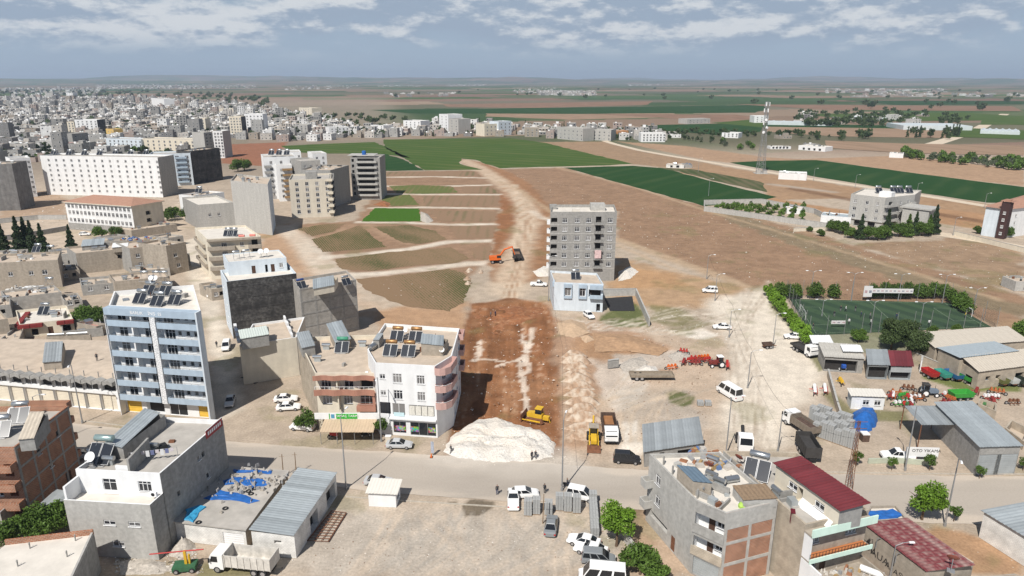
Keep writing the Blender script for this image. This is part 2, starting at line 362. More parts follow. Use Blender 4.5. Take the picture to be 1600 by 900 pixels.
def rut(pts, c, k):
    P = [Vector(U(*p)) for p in pts]
    for s_ in (-.8, .8): track([tuple(p + Vector((s_, s_ * .3))) for p in P], .42, c, .25, k, .25, 2, world=True)
for k_ in range(70):
    g_ = k_ % 5
    if g_ == 0: y0 = rr.uniform(-8, 8); p_ = [(1185 + rr.uniform(-25, 25), 450), (1150 + rr.uniform(-20, 30), 520), (1165 + rr.uniform(-20, 30), 600), (1180 + rr.uniform(-30, 30), 700)]
    elif g_ == 1: x0 = rr.uniform(480, 950); p_ = [(x0, 905), (x0 + rr.uniform(-40, 90), 855), (x0 + rr.uniform(-60, 180), 800)]
    elif g_ == 2: x0 = rr.uniform(880, 1060); p_ = [(x0, 690), (x0 + rr.uniform(-30, 80), 640), (x0 + rr.uniform(20, 140), 600 + rr.uniform(-20, 20))]
    elif g_ == 3: p_ = [(880, 500 + rr.uniform(-15, 25)), (960, 505 + rr.uniform(-8, 25)), (1060, 470 + rr.uniform(0, 60)), (1160, 480 + rr.uniform(0, 60))]
    else: p_ = [(800 + rr.uniform(-14, 14), 465), (812 + rr.uniform(-12, 12), 400), (826 + rr.uniform(-10, 10), 345), (790 + rr.uniform(-12, 16), 288)]
    rut(p_, [HAUL * 1.1, HAUL * .8, REDL][rr.randrange(3)] if g_ == 4 else [HAUL, HAUL * .85, BEIGE * .85][rr.randrange(3)] if g_ == 2 else [PALE * 1.05, BEIGE * .85, PALE * .8][rr.randrange(3)] if g_ != 1 else [BEIGE * 1.12, GRY * .85][rr.randrange(2)], rr.uniform(.35, .75))
# left: lanes between houses are pale
paint([(280, 380), (310, 370), (345, 470), (380, 640), (340, 660), (325, 520)], PALE * .95, 3, 2, .8)
paint([(20, 330), (110, 345), (230, 360), (250, 330), (300, 300), (300, 340), (280, 390), (100, 392), (0, 365)], BEIGE * 1.05, 5, 4, .8)
paint([(0, 300), (70, 298), (110, 312), (100, 336), (20, 345), (0, 340)], A((.36, .25, .17)), 3, 3, .8)
# grass and weeds scattered in the yards
wn = fbm(GX / 9, GY / 9, 123, 5); wk = sm(wn, .64, .74) * sm(-(GY - 330), -60, 60) * .35
col += (A((.17, .165, .07)) - col) * wk[..., None]
# ------ heights: far hills, small relief
GZ = -.05 * fbm(GX / 6, GY / 6, 21)
hill = fbm(GX / 3800, GY / 2600, 31, 5)
GZ += sm(GY, 7000, 15000) * (20 + 330 * (hill - .36).clip(0, 1)) + sm(GY, 2500, 7000) * 22 * (hill - .3)
# trench of the new road: lower than the yard, clods
def bump_poly(poly, dz, soft, ns, amp):
    P = px(*poly); xs = [p[0] for p in P]; ys = [p[1] for p in P]
    m = (GX > min(xs) - 4) & (GX < max(xs) + 4) & (GY > min(ys) - 4) & (GY < max(ys) + 4)
    X, Y = GX[m], GY[m]; wv = sm(poly_sd(X, Y, P), -soft, soft)
    GZ[m] += wv * (dz + amp * (fbm(X / ns, Y / ns, 33, 4) - .5))
bump_poly([(733, 478), (850, 472), (870, 510), (878, 680), (705, 680), (712, 600), (722, 540)], -.5, 1.2, 4, .9)
bump_poly([(745, 482), (860, 476), (860, 515), (750, 520)], .3, 2, 5, 1.6)
bump_poly([(880, 515), (1040, 535), (1050, 560), (960, 580), (885, 580)], -.1, 3, 5, 1.0)
nr, nc = GX.shape
me = bpy.data.meshes.new('ground')
idx = np.arange(nr * nc).reshape(nr, nc)
q = np.stack([idx[:-1, :-1], idx[:-1, 1:], idx[1:, 1:], idx[1:, :-1]], -1).reshape(-1, 4)
me.vertices.add(nr * nc); me.vertices.foreach_set('co', np.stack([GX, GY, GZ], -1).astype(np.float32).ravel())
me.loops.add(q.size); me.loops.foreach_set('vertex_index', q.ravel().astype(np.int32))
me.polygons.add(len(q)); me.polygons.foreach_set('loop_start', np.arange(0, q.size, 4, dtype=np.int32)); me.polygons.foreach_set('use_smooth', np.ones(len(q), bool))
me.update()
ca = me.color_attributes.new('col', 'FLOAT_COLOR', 'POINT'); ca.data.foreach_set('color', np.concatenate([col.reshape(-1, 3), np.ones((nr * nc, 1))], 1).astype(np.float32).ravel())
def gx(t, tcn, base, b):
    f = nodenoise(t, tcn.outputs['Object'], 2.6, .25, .75, 8); f2 = nodenoise(t, tcn.outputs['Object'], .35, .3, .7, 6)
    c1 = t.nodes.new('ShaderNodeVectorMath'); c1.operation = 'SCALE'; t.links.new(base, c1.inputs[0])
    m1 = t.nodes.new('ShaderNodeMapRange'); m1.inputs[3].default_value = .80; m1.inputs[4].default_value = 1.16; t.links.new(f, m1.inputs[0]); t.links.new(m1.outputs[0], c1.inputs['Scale'])
    c2 = t.nodes.new('ShaderNodeVectorMath'); c2.operation = 'SCALE'; t.links.new(c1.outputs[0], c2.inputs[0])
    m2 = t.nodes.new('ShaderNodeMapRange'); m2.inputs[3].default_value = .86; m2.inputs[4].default_value = 1.12; t.links.new(f2, m2.inputs[0]); t.links.new(m2.outputs[0], c2.inputs['Scale'])
    # pale pebbles and litter
    v = t.nodes.new('ShaderNodeTexVoronoi'); v.inputs['Scale'].default_value = .9; t.links.new(tcn.outputs['Object'], v.inputs['Vector'])
    lt = t.nodes.new('ShaderNodeMath'); lt.operation = 'LESS_THAN'; lt.inputs[1].default_value = .085; t.links.new(v.outputs['Distance'], lt.inputs[0])
    ml = t.nodes.new('ShaderNodeMath'); ml.operation = 'MULTIPLY'; ml.inputs[1].default_value = .45; t.links.new(lt.outputs[0], ml.inputs[0])
    bp = t.nodes.new('ShaderNodeBump'); bp.inputs['Strength'].default_value = .6; bp.inputs['Distance'].default_value = .06; t.links.new(f, bp.inputs['Height']); t.links.new(bp.outputs[0], b.inputs['Normal'])
    return nodemix(t, ml.outputs[0], c2.outputs[0], (.6, .56, .5))
me.materials.append(mat('ground soil', (1, 1, 1), .95, 0, attr=True, extra=gx, spec=.1))
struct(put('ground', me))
# ------------------------------------------------------------------ sheets: fields and road
def ragged(P, step, amp, seed=0):
    rn = random.Random(seed); out = []
    for i in range(len(P)):
        a, b = Vector(P[i]), Vector(P[(i + 1) % len(P)]); n = max(1, int((b - a).length / step))
        for k in range(n):
            p = a.lerp(b, k / n); out.append((p.x + rn.uniform(-amp, amp), p.y + rn.uniform(-amp, amp)))
    return out
def sheet(name, P, m, z=.02, rag=(0, 0), seed=1):
    if rag[0]: P = ragged(P, rag[0], rag[1], seed)
    return struct(MB().face([(p[0], p[1], z) for p in P]).build(name, m))
def crop(key, soil, green, cover, ang, period, fine=.25, soft=.16):
    """rows of young crop on soil"""
    def ex(t, tcn, base, b):
        mp = t.nodes.new('ShaderNodeMapping'); mp.inputs['Rotation'].default_value = (0, 0, -ang); t.links.new(tcn.outputs['Object'], mp.inputs[0])
        wv = t.nodes.new('ShaderNodeTexWave'); wv.wave_type = 'BANDS'; wv.bands_direction = 'X'; wv.inputs['Scale'].default_value = .314 / period; wv.inputs['Distortion'].default_value = 1.2; wv.inputs['Detail'].default_value = 3; wv.inputs['Detail Scale'].default_value = .6
        t.links.new(mp.outputs[0], wv.inputs['Vector'])
        big = nodenoise(t, mp.outputs[0], .05, .3, .7, 6, (1, .35, 1)); fn_ = nodenoise(t, tcn.outputs['Object'], 1.1, .2, .8, 6)
        s = None
        for v, k in ((wv.outputs[1], fine), (big, .55), (fn_, .45)):
            m_ = t.nodes.new('ShaderNodeMath'); m_.operation = 'MULTIPLY_ADD'; m_.inputs[1].default_value = k; t.links.new(v, m_.inputs[0])
            if s is None: m_.inputs[2].default_value = 0
            else: t.links.new(s, m_.inputs[2])
            s = m_.outputs[0]
        tot = fine + 1.0; lo = tot * (1 - cover) - soft; r_ = t.nodes.new('ShaderNodeMapRange'); r_.inputs[1].default_value = lo; r_.inputs[2].default_value = lo + 2 * soft; t.links.new(s, r_.inputs[0])
        return nodemix(t, r_.outputs[0], tuple(soil), nodemix(t, fn_, tuple(x * .75 for x in green), tuple(x * 1.2 for x in green)))
    return mat(key, (1, 1, 1), .95, 0, extra=ex, spec=.1)
rg = (1.6, .5)
mF1 = crop('young crop rows', (.225, .15, .09), (.075, .085, .03), .42, R(25), .85, .3, .13)
mF2 = crop('young crop rows steep', (.23, .155, .092), (.072, .082, .03), .46, R(35), .85, .28, .13)
sheet('crop_field', px((557, 436), (640, 428), (700, 420), (722, 426), (738, 440), (722, 474), (700, 486), (637, 479), (600, 466), (572, 452)), mF1, rag=rg)
sheet('crop_field', px((522, 405), (607, 394), (705, 387), (733, 404), (712, 411), (650, 415), (582, 423), (532, 421)), mF2, rag=rg, seed=2)
sheet('crop_field', px((487, 374), (522, 365), (562, 352), (582, 370), (605, 386), (560, 390), (505, 394)), mF1, rag=rg, seed=3)
sheet('crop_field', px((466, 358), (500, 351), (540, 349), (520, 362), (488, 369)), mF1, rag=rg, seed=9)
sheet('crop_field', px((583, 354), (640, 352), (680, 361), (698, 374), (650, 382), (626, 378), (606, 366)), mF2, rag=rg, seed=4)
sheet('crop_field', px((608, 291), (650, 289), (706, 291), (716, 301), (660, 303), (620, 302)), crop('pale young crop', (.21, .14, .08), (.12, .14, .045), .62, 0, 3), rag=rg, seed=5)
sheet('crop_field', px((586, 306), (640, 304), (655, 320), (612, 322)), crop('pale young crop', (0, 0, 0), (0, 0, 0), .5, 0, 3), rag=rg, seed=6)
mT = crop('thin grass on tilled soil', (.25, .165, .105), (.13, .125, .06), .3, 0, 4, .3, .2)
for k_, q_ in enumerate((((668, 329), (776, 330), (772, 346), (690, 346)), ((660, 306), (780, 307), (778, 322), (665, 322)), ((700, 353), (774, 353), (770, 372), (715, 373)), ((598, 269), (740, 268), (752, 275), (600, 275)), ((720, 292), (766, 291), (780, 302), (724, 301)), ((738, 388), (768, 384), (764, 406), (742, 404)))): sheet('tilled_plot', px(*q_), mT, .018, rg, 20 + k_)
sheet('clover_field', px((565, 346), (586, 325), (654, 326), (661, 346)), crop('bright green clover', (.09, .10, .035), (.052, .125, .014), .78, R(5), 1.5), rag=rg, seed=7)
gm = crop('green wheat', (.105, .125, .04), (.054, .098, .02), .66, R(62), 16, .5, .3)
sheet('wheat_field', px((600, 218), (800, 216), (850, 223), (988, 256), (930, 259), (800, 262), (782, 263), (742, 250), (722, 248), (718, 256), (756, 265), (665, 266), (600, 230)), gm, rag=(9, 1.2))
gd = crop('dark green wheat', (.045, .078, .026), (.019, .058, .015), .72, R(-40), 14, .4, .3)
sheet('wheat_field', px((575, 244), (600, 240), (630, 249), (664, 266), (597, 267), (575, 252)), gd, .025, rag=(9, 1.2))
sheet('wheat_field', px((440, 228), (520, 224), (585, 222), (640, 247), (600, 241), (520, 240), (460, 238)), gm, rag=(9, 1.2), seed=3)
sheet('wheat_field', px((882, 262), (988, 259), (1040, 263), (1070, 272), (1125, 286), (1212, 308), (1180, 316), (1100, 322)), gd, rag=(9, .8))
sheet('wheat_field', px((1140, 254), (1200, 251), (1277, 250), (1462, 275), (1600, 292), (1700, 306), (1700, 330), (1600, 318), (1542, 317), (1470, 306), (1372, 292), (1262, 274), (1200, 265), (1175, 261)), gd, rag=(9, .8), seed=5)
sheet('fallow_field', px((1030, 262), (1080, 264), (1190, 284), (1200, 300), (1125, 285), (1072, 271)), crop('weedy fallow', (.13, .115, .065), (.06, .08, .03), .5, 0, 6), .022, rag=(8, 1))
def farfield(p, m, s): sheet('far_field', px(*p), m, .03 + .02 * s, (40, 3), s)
mb_ = crop('ploughed red brown', (.24, .15, .10), (.20, .125, .085), .5, .3, 20); mt_ = crop('tan fallow', (.30, .205, .14), (.26, .18, .12), .5, .3, 20)
farfield([(760, 177), (1050, 176), (1060, 183), (890, 187), (760, 182)], mt_, 1)
farfield([(690, 163), (1020, 158), (1010, 164), (830, 169), (700, 167)], mb_, 2)
farfield([(580, 172), (1190, 164), (1200, 171), (1180, 176), (900, 178), (640, 177)], gd, 3)
farfield([(910, 178), (1150, 179), (1230, 190), (1120, 190), (1000, 182)], mb_, 4)
farfield([(1000, 196), (1190, 192), (1190, 206), (1130, 212), (1030, 203)], gd, 5)
farfield([(1110, 192), (1190, 186), (1220, 192), (1200, 200)], gm, 6)
farfield([(1200, 198), (1400, 200), (1500, 206), (1480, 216), (1300, 213), (1200, 206)], mt_, 7)
farfield([(1200, 192), (1420, 197), (1400, 201), (1200, 198)], gd, 8)
farfield([(1260, 178), (1500, 176), (1600, 182), (1600, 188), (1340, 190)], gm, 9)
farfield([(1540, 182), (1700, 180), (1700, 196), (1530, 195)], gm, 10)
farfield([(1500, 200), (1700, 208), (1700, 222), (1480, 214)], gm, 11)
farfield([(1290, 220), (1400, 224), (1600, 228), (1600, 243), (1420, 240), (1300, 232)], mt_, 12)
farfield([(1320, 157), (1600, 158), (1600, 163), (1400, 164)], gd, 13)
farfield([(1150, 163), (1580, 166), (1600, 174), (1300, 172)], mb_, 14)
# rural tracks
def strip(name, pts, wd, m, z=.035):
    P = [Vector(p) for p in pts]; Lf = []; Rt = []
    for i, p in enumerate(P):
        d = (P[min(i + 1, len(P) - 1)] - P[max(i - 1, 0)]).normalized(); n = Vector((-d.y, d.x)); ww = wd[i] if isinstance(wd, list) else wd
        Lf.append(p + n * ww / 2); Rt.append(p - n * ww / 2)
    mb = MB()
    for i in range(len(P) - 1): mb.face([(*Rt[i], z), (*Rt[i + 1], z), (*Lf[i + 1], z), (*Lf[i], z)])
    return struct(mb.build(name, m))
mtr = mat('pale gravel track', (.56, .47, .36), .95, .15, .6)
strip('farm_track', px((944, 220), (960, 225), (1000, 235), (1050, 244), (1100, 252), (1175, 265), (1262, 279), (1372, 295), (1475, 311), (1547, 323), (1640, 336)), 7, mtr)
strip('farm_track', px((1320, 346), (1400, 356), (1470, 366), (1530, 375), (1640, 395)), 9, mtr)
strip('farm_track', px((1410, 240), (1520, 206), (1570, 178)), 14, mtr)
# ------------------------------------------------------------------ main road: dusty asphalt
tp = [(-175, 122), (-120, 120), (-80, 113.8), (-50, 107), (-10.7, 102.3), (20.5, 97.8), (50, 96.6), (81, 96), (160, 94)]
bt = [(-175, 112), (-120, 109), (-82, 104.5), (-47, 99.2), (-23.3, 92), (14, 87.6), (40, 85.3), (63, 83.8), (160, 81)]
def lerpl(P, x):
    for a, b in zip(P, P[1:]):
        if a[0] <= x <= b[0]: t = (x - a[0]) / (b[0] - a[0]); return a[1] + (b[1] - a[1]) * t
    return P[-1][1]
xs_ = np.linspace(-170, 155, 900); vs_ = np.linspace(0, 1, 40)
y0_ = A([lerpl(bt, x) for x in xs_]); y1_ = A([lerpl(tp, x) for x in xs_])
k9 = np.ones(31) / 31; y0_ = np.convolve(np.pad(y0_, 15, 'edge'), k9, 'valid') + .5 * (fbm(xs_ / 3, xs_ * 0, 3) - .5); y1_ = np.convolve(np.pad(y1_, 15, 'edge'), k9, 'valid') + .6 * (fbm(xs_ / 3, xs_ * 0, 4) - .5)
RX, RV = np.meshgrid(xs_, vs_); RY = y0_[None] + (y1_ - y0_)[None] * RV
ed = np.minimum(RV, 1 - RV) * 11
dust = 1 - sm(ed + (fbm(RX / 9, RY / 2.2, 5, 6) - .5) * 5.5, -.2, 2.0)
lanes = np.exp(-((RV - .3) / .09) ** 2) + np.exp(-((RV - .68) / .09) ** 2)
rc = ASPH * (.92 + .16 * fbm(RX / 12, RY / 1.2, 7))[..., None]; rc = rc * (1 - .12 * lanes * fbm(RX / 20, RY / 2, 9))[..., None]
rc += (A((.50, .43, .355)) - rc) * (.5 + .45 * dust)[..., None]
wl = (sm(-(RX - 15), -14, 14) * sm(RX + 16, -6, 6) * sm(RV, .35, 1.1))[..., None] * .55 * fbm(RX / 3, RY / 3, 14)[..., None] * 1.6
rc += (A((.62, .57, .5)) - rc) * wl.clip(0, .8)
rw = sm(-(RX - 20), -12, 12) * sm(RX + 10, -8, 8) * sm(-(RV - .62), -.2, .2); rc *= (1 - .18 * rw * fbm(RX / 6, RY / 2, 19))[..., None]
nr, nc = RX.shape; me = bpy.data.meshes.new('road'); idx = np.arange(nr * nc).reshape(nr, nc)
q = np.stack([idx[:-1, :-1], idx[:-1, 1:], idx[1:, 1:], idx[1:, :-1]], -1).reshape(-1, 4)
me.from_pydata(np.stack([RX, RY, np.full_like(RX, .03)], -1).reshape(-1, 3).tolist(), [], q.tolist())
ca = me.color_attributes.new('col', 'FLOAT_COLOR', 'POINT'); ca.data.foreach_set('color', np.concatenate([rc.reshape(-1, 3), np.ones((nr * nc, 1))], 1).astype(np.float32).ravel())
me.materials.append(mat('dusty asphalt', (1, 1, 1), .9, .07, 3.5, attr=True, spec=.2)); struct(put('road', me))
mkerb = mat('kerb concrete', (.42, .38, .32), .9, .2, 1.5)
def kerb(P, name='kerb', h=.13): 
    mb = MB()
    for a, b in zip(P, P[1:]):
        a, b = Vector(a), Vector(b); d = (b - a).normalized(); n = Vector((-d.y, d.x)) * .09
        mb.prism([a - n, b - n, b + n, a + n], -.05, h)
    return struct(mb.build(name, mkerb))
kerb([(-25, 90.4), (-21, 89.9), (-12, 88.9), (-2, 87.9), (7, 87.2)]); kerb([(44, 97.4), (62, 96.8), (81, 96.6), (110, 96)])
kerb([(-79, 114.6), (-66, 111.7), (-62, 110.7)])
# ================================================================== BUILDING KIT
def gl(t, tcn, base, b):
    oi = t.nodes.new('ShaderNodeObjectInfo'); r = t.nodes.new('ShaderNodeMapRange'); r.inputs[1].default_value = .45; r.inputs[2].default_value = 1.0; r.inputs[4].default_value = .95; t.links.new(oi.outputs['Random'], r.inputs[0])
    return nodemix(t, r.outputs[0], (.018, .021, .026), (.27, .26, .25))
M_glass = mat('window glass', (.02, .02, .03), .12, 0, spec=.5, extra=gl)
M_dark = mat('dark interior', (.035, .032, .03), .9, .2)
M_white = mat('white plaster', (.74, .745, .745), .8, .05, .6, .10)
M_pvc = mat('white plastic frame', (.78, .78, .78), .45, .03, spec=.5)
M_cream = mat('cream plaster', (.66, .60, .49), .85, .08, .7, .12)
M_conc = mat('grey concrete', (.31, .302, .285), .9, .22, 1.7, .14, .02)
M_concl = mat('light concrete', (.42, .41, .385), .9, .18, 1.7, .12, .02)
M_conct = mat('tan concrete', (.355, .31, .255), .9, .2, 1.5, .15, .02)
M_roof = mat('dusty roof screed', (.48, .40, .32), .95, .16, .5)
M_roofw = mat('pale roof screed', (.62, .58, .52), .95, .12, .5)
M_roofg = mat('grey roof screed', (.40, .375, .34), .95, .18, .5)
M_blue = mat('pale blue paint', (.37, .455, .54), .7, .06, .8, .12)
M_bluew = mat('bluish white paint', (.60, .66, .71), .75, .06, .6, .15)
M_brown = mat('brown door', (.07, .035, .022), .6, .2)
def shx(t, tcn, base, b):
    oi = t.nodes.new('ShaderNodeObjectInfo'); r = t.nodes.new('ShaderNodeMapRange'); r.inputs[3].default_value = .80; r.inputs[4].default_value = 1.12; t.links.new(oi.outputs['Random'], r.inputs[0])
    v = t.nodes.new('ShaderNodeVectorMath'); v.operation = 'SCALE'; t.links.new(base, v.inputs[0]); t.links.new(r.outputs[0], v.inputs['Scale']); return v.outputs[0]
M_galv = mat('galvanised sheet', (.40, .43, .44), .5, .14, .7, .0, .0, .35, .5, extra=shx)
M_galvb = mat('bluish galvanised sheet', (.42, .46, .475), .45, .12, .8, 0, 0, .3, .5, extra=shx)
M_steel = mat('steel tank', (.50, .52, .53), .3, .1, 2, 0, 0, .85, .5)
M_rust = mat('rusty steel', (.17, .075, .04), .8, .35, 2.5)
M_black = mat('black rubber', (.02, .02, .021), .75, .15, 4)
M_panel = mat('solar collector glass', (.022, .026, .034), .15, .1, 3, spec=.6)
M_copper = mat('copper brown tank', (.36, .20, .085), .4, .1, 2, 0, 0, .5)
M_mar = mat('maroon painted sheet', (.155, .028, .033), .55, .2, .6, .0, 0, 0, .4, extra=shx)
M_wood = mat('weathered wood', (.24, .17, .11), .85, .25, 3)
M_terr = mat('terracotta band paint', (.38, .19, .135), .8, .08, .8, .15)
M_pink = mat('dusty pink plaster', (.50, .32, .285), .8, .08, .8, .1)
M_mint = mat('mint green paint', (.60, .77, .67), .75, .06, .8, .1)
M_yel = mat('yellow shutter', (.68, .44, .07), .55, .08, 1)
M_tarp = mat('blue tarpaulin', (.02, .115, .38), .5, .25, 1.2, bump=.05, spec=.4)
M_tarpl = mat('light blue tarpaulin', (.04, .27, .47), .5, .25, 1.2, bump=.05, spec=.4)
M_red = mat('red paint', (.42, .035, .03), .5, .15, 2)
M_whitep = mat('white vehicle paint', (.78, .78, .77), .3, .03, 2, spec=.5)
M_pole = mat('galvanised pole', (.34, .345, .35), .5, .1, 2, 0, 0, .5)
def brickx(c1, c2, mortar, sc_=1.0):
    def ex(t, tcn, base, b):
        # bricks follow the wall: world-scale object coordinates, x+y run along the wall
        sp = t.nodes.new('ShaderNodeSeparateXYZ'); t.links.new(tcn.outputs['Object'], sp.inputs[0])
        ad = t.nodes.new('ShaderNodeMath'); ad.operation = 'ADD'; t.links.new(sp.outputs[0], ad.inputs[0]); t.links.new(sp.outputs[1], ad.inputs[1])
        cb = t.nodes.new('ShaderNodeCombineXYZ'); t.links.new(ad.outputs[0], cb.inputs[0]); t.links.new(sp.outputs[2], cb.inputs[1])
        br = t.nodes.new('ShaderNodeTexBrick'); br.inputs['Scale'].default_value = sc_; br.inputs['Mortar Size'].default_value = .022; br.inputs['Brick Width'].default_value = .42; br.inputs['Row Height'].default_value = .21
        br.inputs[1].default_value = (*c1, 1); br.inputs[2].default_value = (*c2, 1); br.inputs[3].default_value = (*mortar, 1); t.links.new(cb.outputs[0], br.inputs['Vector'])
        f = nodenoise(t, tcn.outputs['Object'], .8, .3, .7); sc2 = t.nodes.new('ShaderNodeVectorMath'); sc2.operation = 'SCALE'; t.links.new(br.outputs[0], sc2.inputs[0])
        m1 = t.nodes.new('ShaderNodeMapRange'); m1.inputs[3].default_value = .78; m1.inputs[4].default_value = 1.15; t.links.new(f, m1.inputs[0]); t.links.new(m1.outputs[0], sc2.inputs['Scale'])
        return sc2.outputs[0]
    return ex
M_brick = mat('red hollow brick', (1, 1, 1), .9, 0, extra=brickx((.36, .155, .085), (.27, .11, .06), (.42, .34, .27)))
M_block = mat('grey block wall', (1, 1, 1), .9, 0, extra=brickx((.40, .38, .35), (.34, .325, .30), (.30, .28, .25)))
M_blockt = mat('tan block wall', (1, 1, 1), .9, 0, extra=brickx((.44, .38, .30), (.39, .335, .265), (.34, .29, .23)))
M_blockw = mat('whitewashed block wall', (1, 1, 1), .85, 0, extra=brickx((.72, .71, .68), (.67, .66, .63), (.55, .53, .5)))
def tarx(t, tcn, base, b):
    c = brickx((.055, .053, .052), (.09, .087, .084), (.03, .029, .028), .8)(t, tcn, base, b); f = nodenoise(t, tcn.outputs['Object'], 1.6, .42, .75, 8); f2 = nodenoise(t, tcn.outputs['Object'], .35, .4, .65, 4)
    return nodemix(t, f2, nodemix(t, f, c, (.15, .145, .14)), (.035, .034, .034))
M_tar = mat('black tarred blockwork', (.048, .046, .045), .85, 0, extra=tarx)
WMC = {}
def winmesh(kind, w, h, fm):
    k = (kind, round(w, 2), round(h, 2), fm.name)
    if k in WMC: return WMC[k]
    f = MB(); p = MB(); t = .075
    if kind in ('w1', 'w2', 'w3', 'shop'):
        f.box(0, w, 0, .07, 0, t); f.box(0, w, 0, .07, h - t, h); f.box(0, t, 0, .07, t, h - t); f.box(w - t, w, 0, .07, t, h - t)
        n = {'w1': 1, 'w2': 2, 'w3': 3, 'shop': max(2, int(w / 1.3))}[kind]
        for i in range(1, n): f.box(w * i / n - t / 2, w * i / n + t / 2, 0, .07, t, h - t)
        if kind == 'w2' or kind == 'w3':
            f.box(t, w - t, .002, .068, h * .72, h * .72 + .05)
        if kind != 'shop': f.box(-.06, w + .06, -.22, .0, -.05, .0)
        p.face([(t * .5, .045, t * .5), (w - t * .5, .045, t * .5), (w - t * .5, .045, h - t * .5), (t * .5, .045, h - t * .5)])
        r = (f.mesh('window', fm), p.mesh('pane', M_glass))
    elif kind == 'door':
        f.box(0, w, 0, .07, 0, h); f.box(.1, w - .1, -.02, 0, .15, h * .45); f.box(.1, w - .1, -.02, 0, h * .52, h - .15); r = (f.mesh('door', fm), None)
    elif kind == 'shut':
        n = max(6, int(h / .16))
        for i in range(n): f.box(0, w, 0 if i % 2 else .025, .08, h * i / n, h * (i + 1) / n)
        r = (f.mesh('shutter', fm), None)
    elif kind == 'ybar':
        n = 5
        for i in range(n): f.box(0, w, 0, .08, h * (i + .5) / n, h * (i + 1) / n); f.box(0, w, .03, .08, h * i / n, h * (i + .5) / n, M_galv)
        f.ml = [fm, M_galv]; r = (f.mesh('shutter', fm), None)
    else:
        f.face([(0, .0, 0), (w, .0, 0), (w, .0, h), (0, .0, h)]); r = (f.mesh('opening', M_dark), None)  # near-black back face puts the darkness of the unlit room into colour
    WMC[k] = r; return r
def inset(P, t):
    n = len(P); out = []
    for i in range(n):
        a, b, c = P[i - 1], P[i], P[(i + 1) % n]
        d1 = (b - a).normalized(); d2 = (c - b).normalized(); n1 = Vector((-d1.y, d1.x)); n2 = Vector((-d2.y, d2.x))
        k = n1 + n2; s = 1 + n1.dot(n2)
        out.append(b + k * (t / max(s, .35)))
    return out
class Bld:
    def __init__(s, name, label, cat, pts, h, wall, holes=None, par=.8, pt=.2, roof=None, z0=0., group=None, near=True, root=None, reveal=.16, partname='wall', parm=None):
        pts = [Vector((p[0], p[1])) for p in pts]
        if root is None:
            d = pts[1] - pts[0]; s.rz = math.atan2(d.y, d.x); s.o = pts[0].copy()
            s.root = thing(name, label, cat, (s.o.x, s.o.y, 0), s.rz, group)
        else: s.root = root.root; s.rz = root.rz; s.o = root.o
        s.near = near; s.h = h; s.z0 = z0
        s.P = [s.loc(p) for p in pts]; s.E = []
        n = len(s.P); mb = MB(); holes = holes or {}
        s.wins = []
        for i in range(n):
            a, b = s.P[i], s.P[(i + 1) % n]; d = (b - a); Ln = d.length; d.normalize(); s.E.append((a, d, Vector((d.y, -d.x)), Ln))
            wm = wall[i % len(wall)] if isinstance(wall, (list, tuple)) else wall
            s.facade(mb, i, z0, h, holes.get(i, []), wm, reveal)
        mb.build(partname, None, s.root)
        ins = inset(s.P, pt) if par else s.P
        hr = h - par; s.hr = hr; s.ins = ins
        rm = roof or M_roof
        if par:
            pb = MB(); pm = parm or (wall[0] if isinstance(wall, (list, tuple)) else wall)
            for i in range(n):
                j = (i + 1) % n; a, b, c, e = s.P[i], s.P[j], ins[j], ins[i]
                pb.face([(*a, h), (*b, h), (*c, h), (*e, h)]); pb.face([(*e, h), (*c, h), (*c, hr), (*e, hr)])
            pb.build('parapet', pm, s.root)
        MB().face([(*p, hr) for p in ins]).build('roof', rm, s.root)
    def loc(s, p):
        q = Vector((p[0], p[1])) - s.o; ca, sa = math.cos(-s.rz), math.sin(-s.rz)
        return Vector((q.x * ca - q.y * sa, q.x * sa + q.y * ca))
    def facade(s, mb, i, z0, z1, holes, wm, reveal):
        a, d, n, Ln = s.E[i]
        hs = []
        for (u, z, w, h, kind, *ex) in holes:
            c = u * Ln if u <= 1.0 else u
            u0, u1 = max(.05, c - w / 2), min(Ln - .05, c + w / 2)
            hs.append((u0, u1, max(z, z0), min(z + h, z1 - .02), kind, ex))
        us = sorted({0., Ln, *[x for q in hs for x in q[:2]]}); zs = sorted({z0, z1, *[x for q in hs for x in q[2:4]]})
        W = lambda u, z, k=0.: (a.x + d.x * u - n.x * k, a.y + d.y * u - n.y * k, z)
        for zi in range(len(zs) - 1):
            run = None
            for ui in range(len(us) - 1):
                cu, cz = (us[ui] + us[ui + 1]) / 2, (zs[zi] + zs[zi + 1]) / 2
                hit = any(q[0] < cu < q[1] and q[2] < cz < q[3] for q in hs)
                if not hit:
                    if run is None: run = us[ui]
                if (hit or ui == len(us) - 2) and run is not None:
                    e = us[ui] if hit else us[ui + 1]
                    mb.face([W(run, zs[zi]), W(e, zs[zi]), W(e, zs[zi + 1]), W(run, zs[zi + 1])], wm); run = None
        ang = math.atan2(d.y, d.x)
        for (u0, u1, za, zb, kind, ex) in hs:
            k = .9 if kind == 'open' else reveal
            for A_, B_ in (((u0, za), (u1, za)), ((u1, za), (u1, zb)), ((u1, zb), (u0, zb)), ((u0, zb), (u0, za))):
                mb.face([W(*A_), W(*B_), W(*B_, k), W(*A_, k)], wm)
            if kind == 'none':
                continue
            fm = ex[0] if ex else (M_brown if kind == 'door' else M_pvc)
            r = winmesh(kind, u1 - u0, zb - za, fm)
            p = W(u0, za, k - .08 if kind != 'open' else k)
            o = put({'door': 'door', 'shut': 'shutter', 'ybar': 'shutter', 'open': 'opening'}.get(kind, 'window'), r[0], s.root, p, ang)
            if r[1]: put('pane', r[1], o)
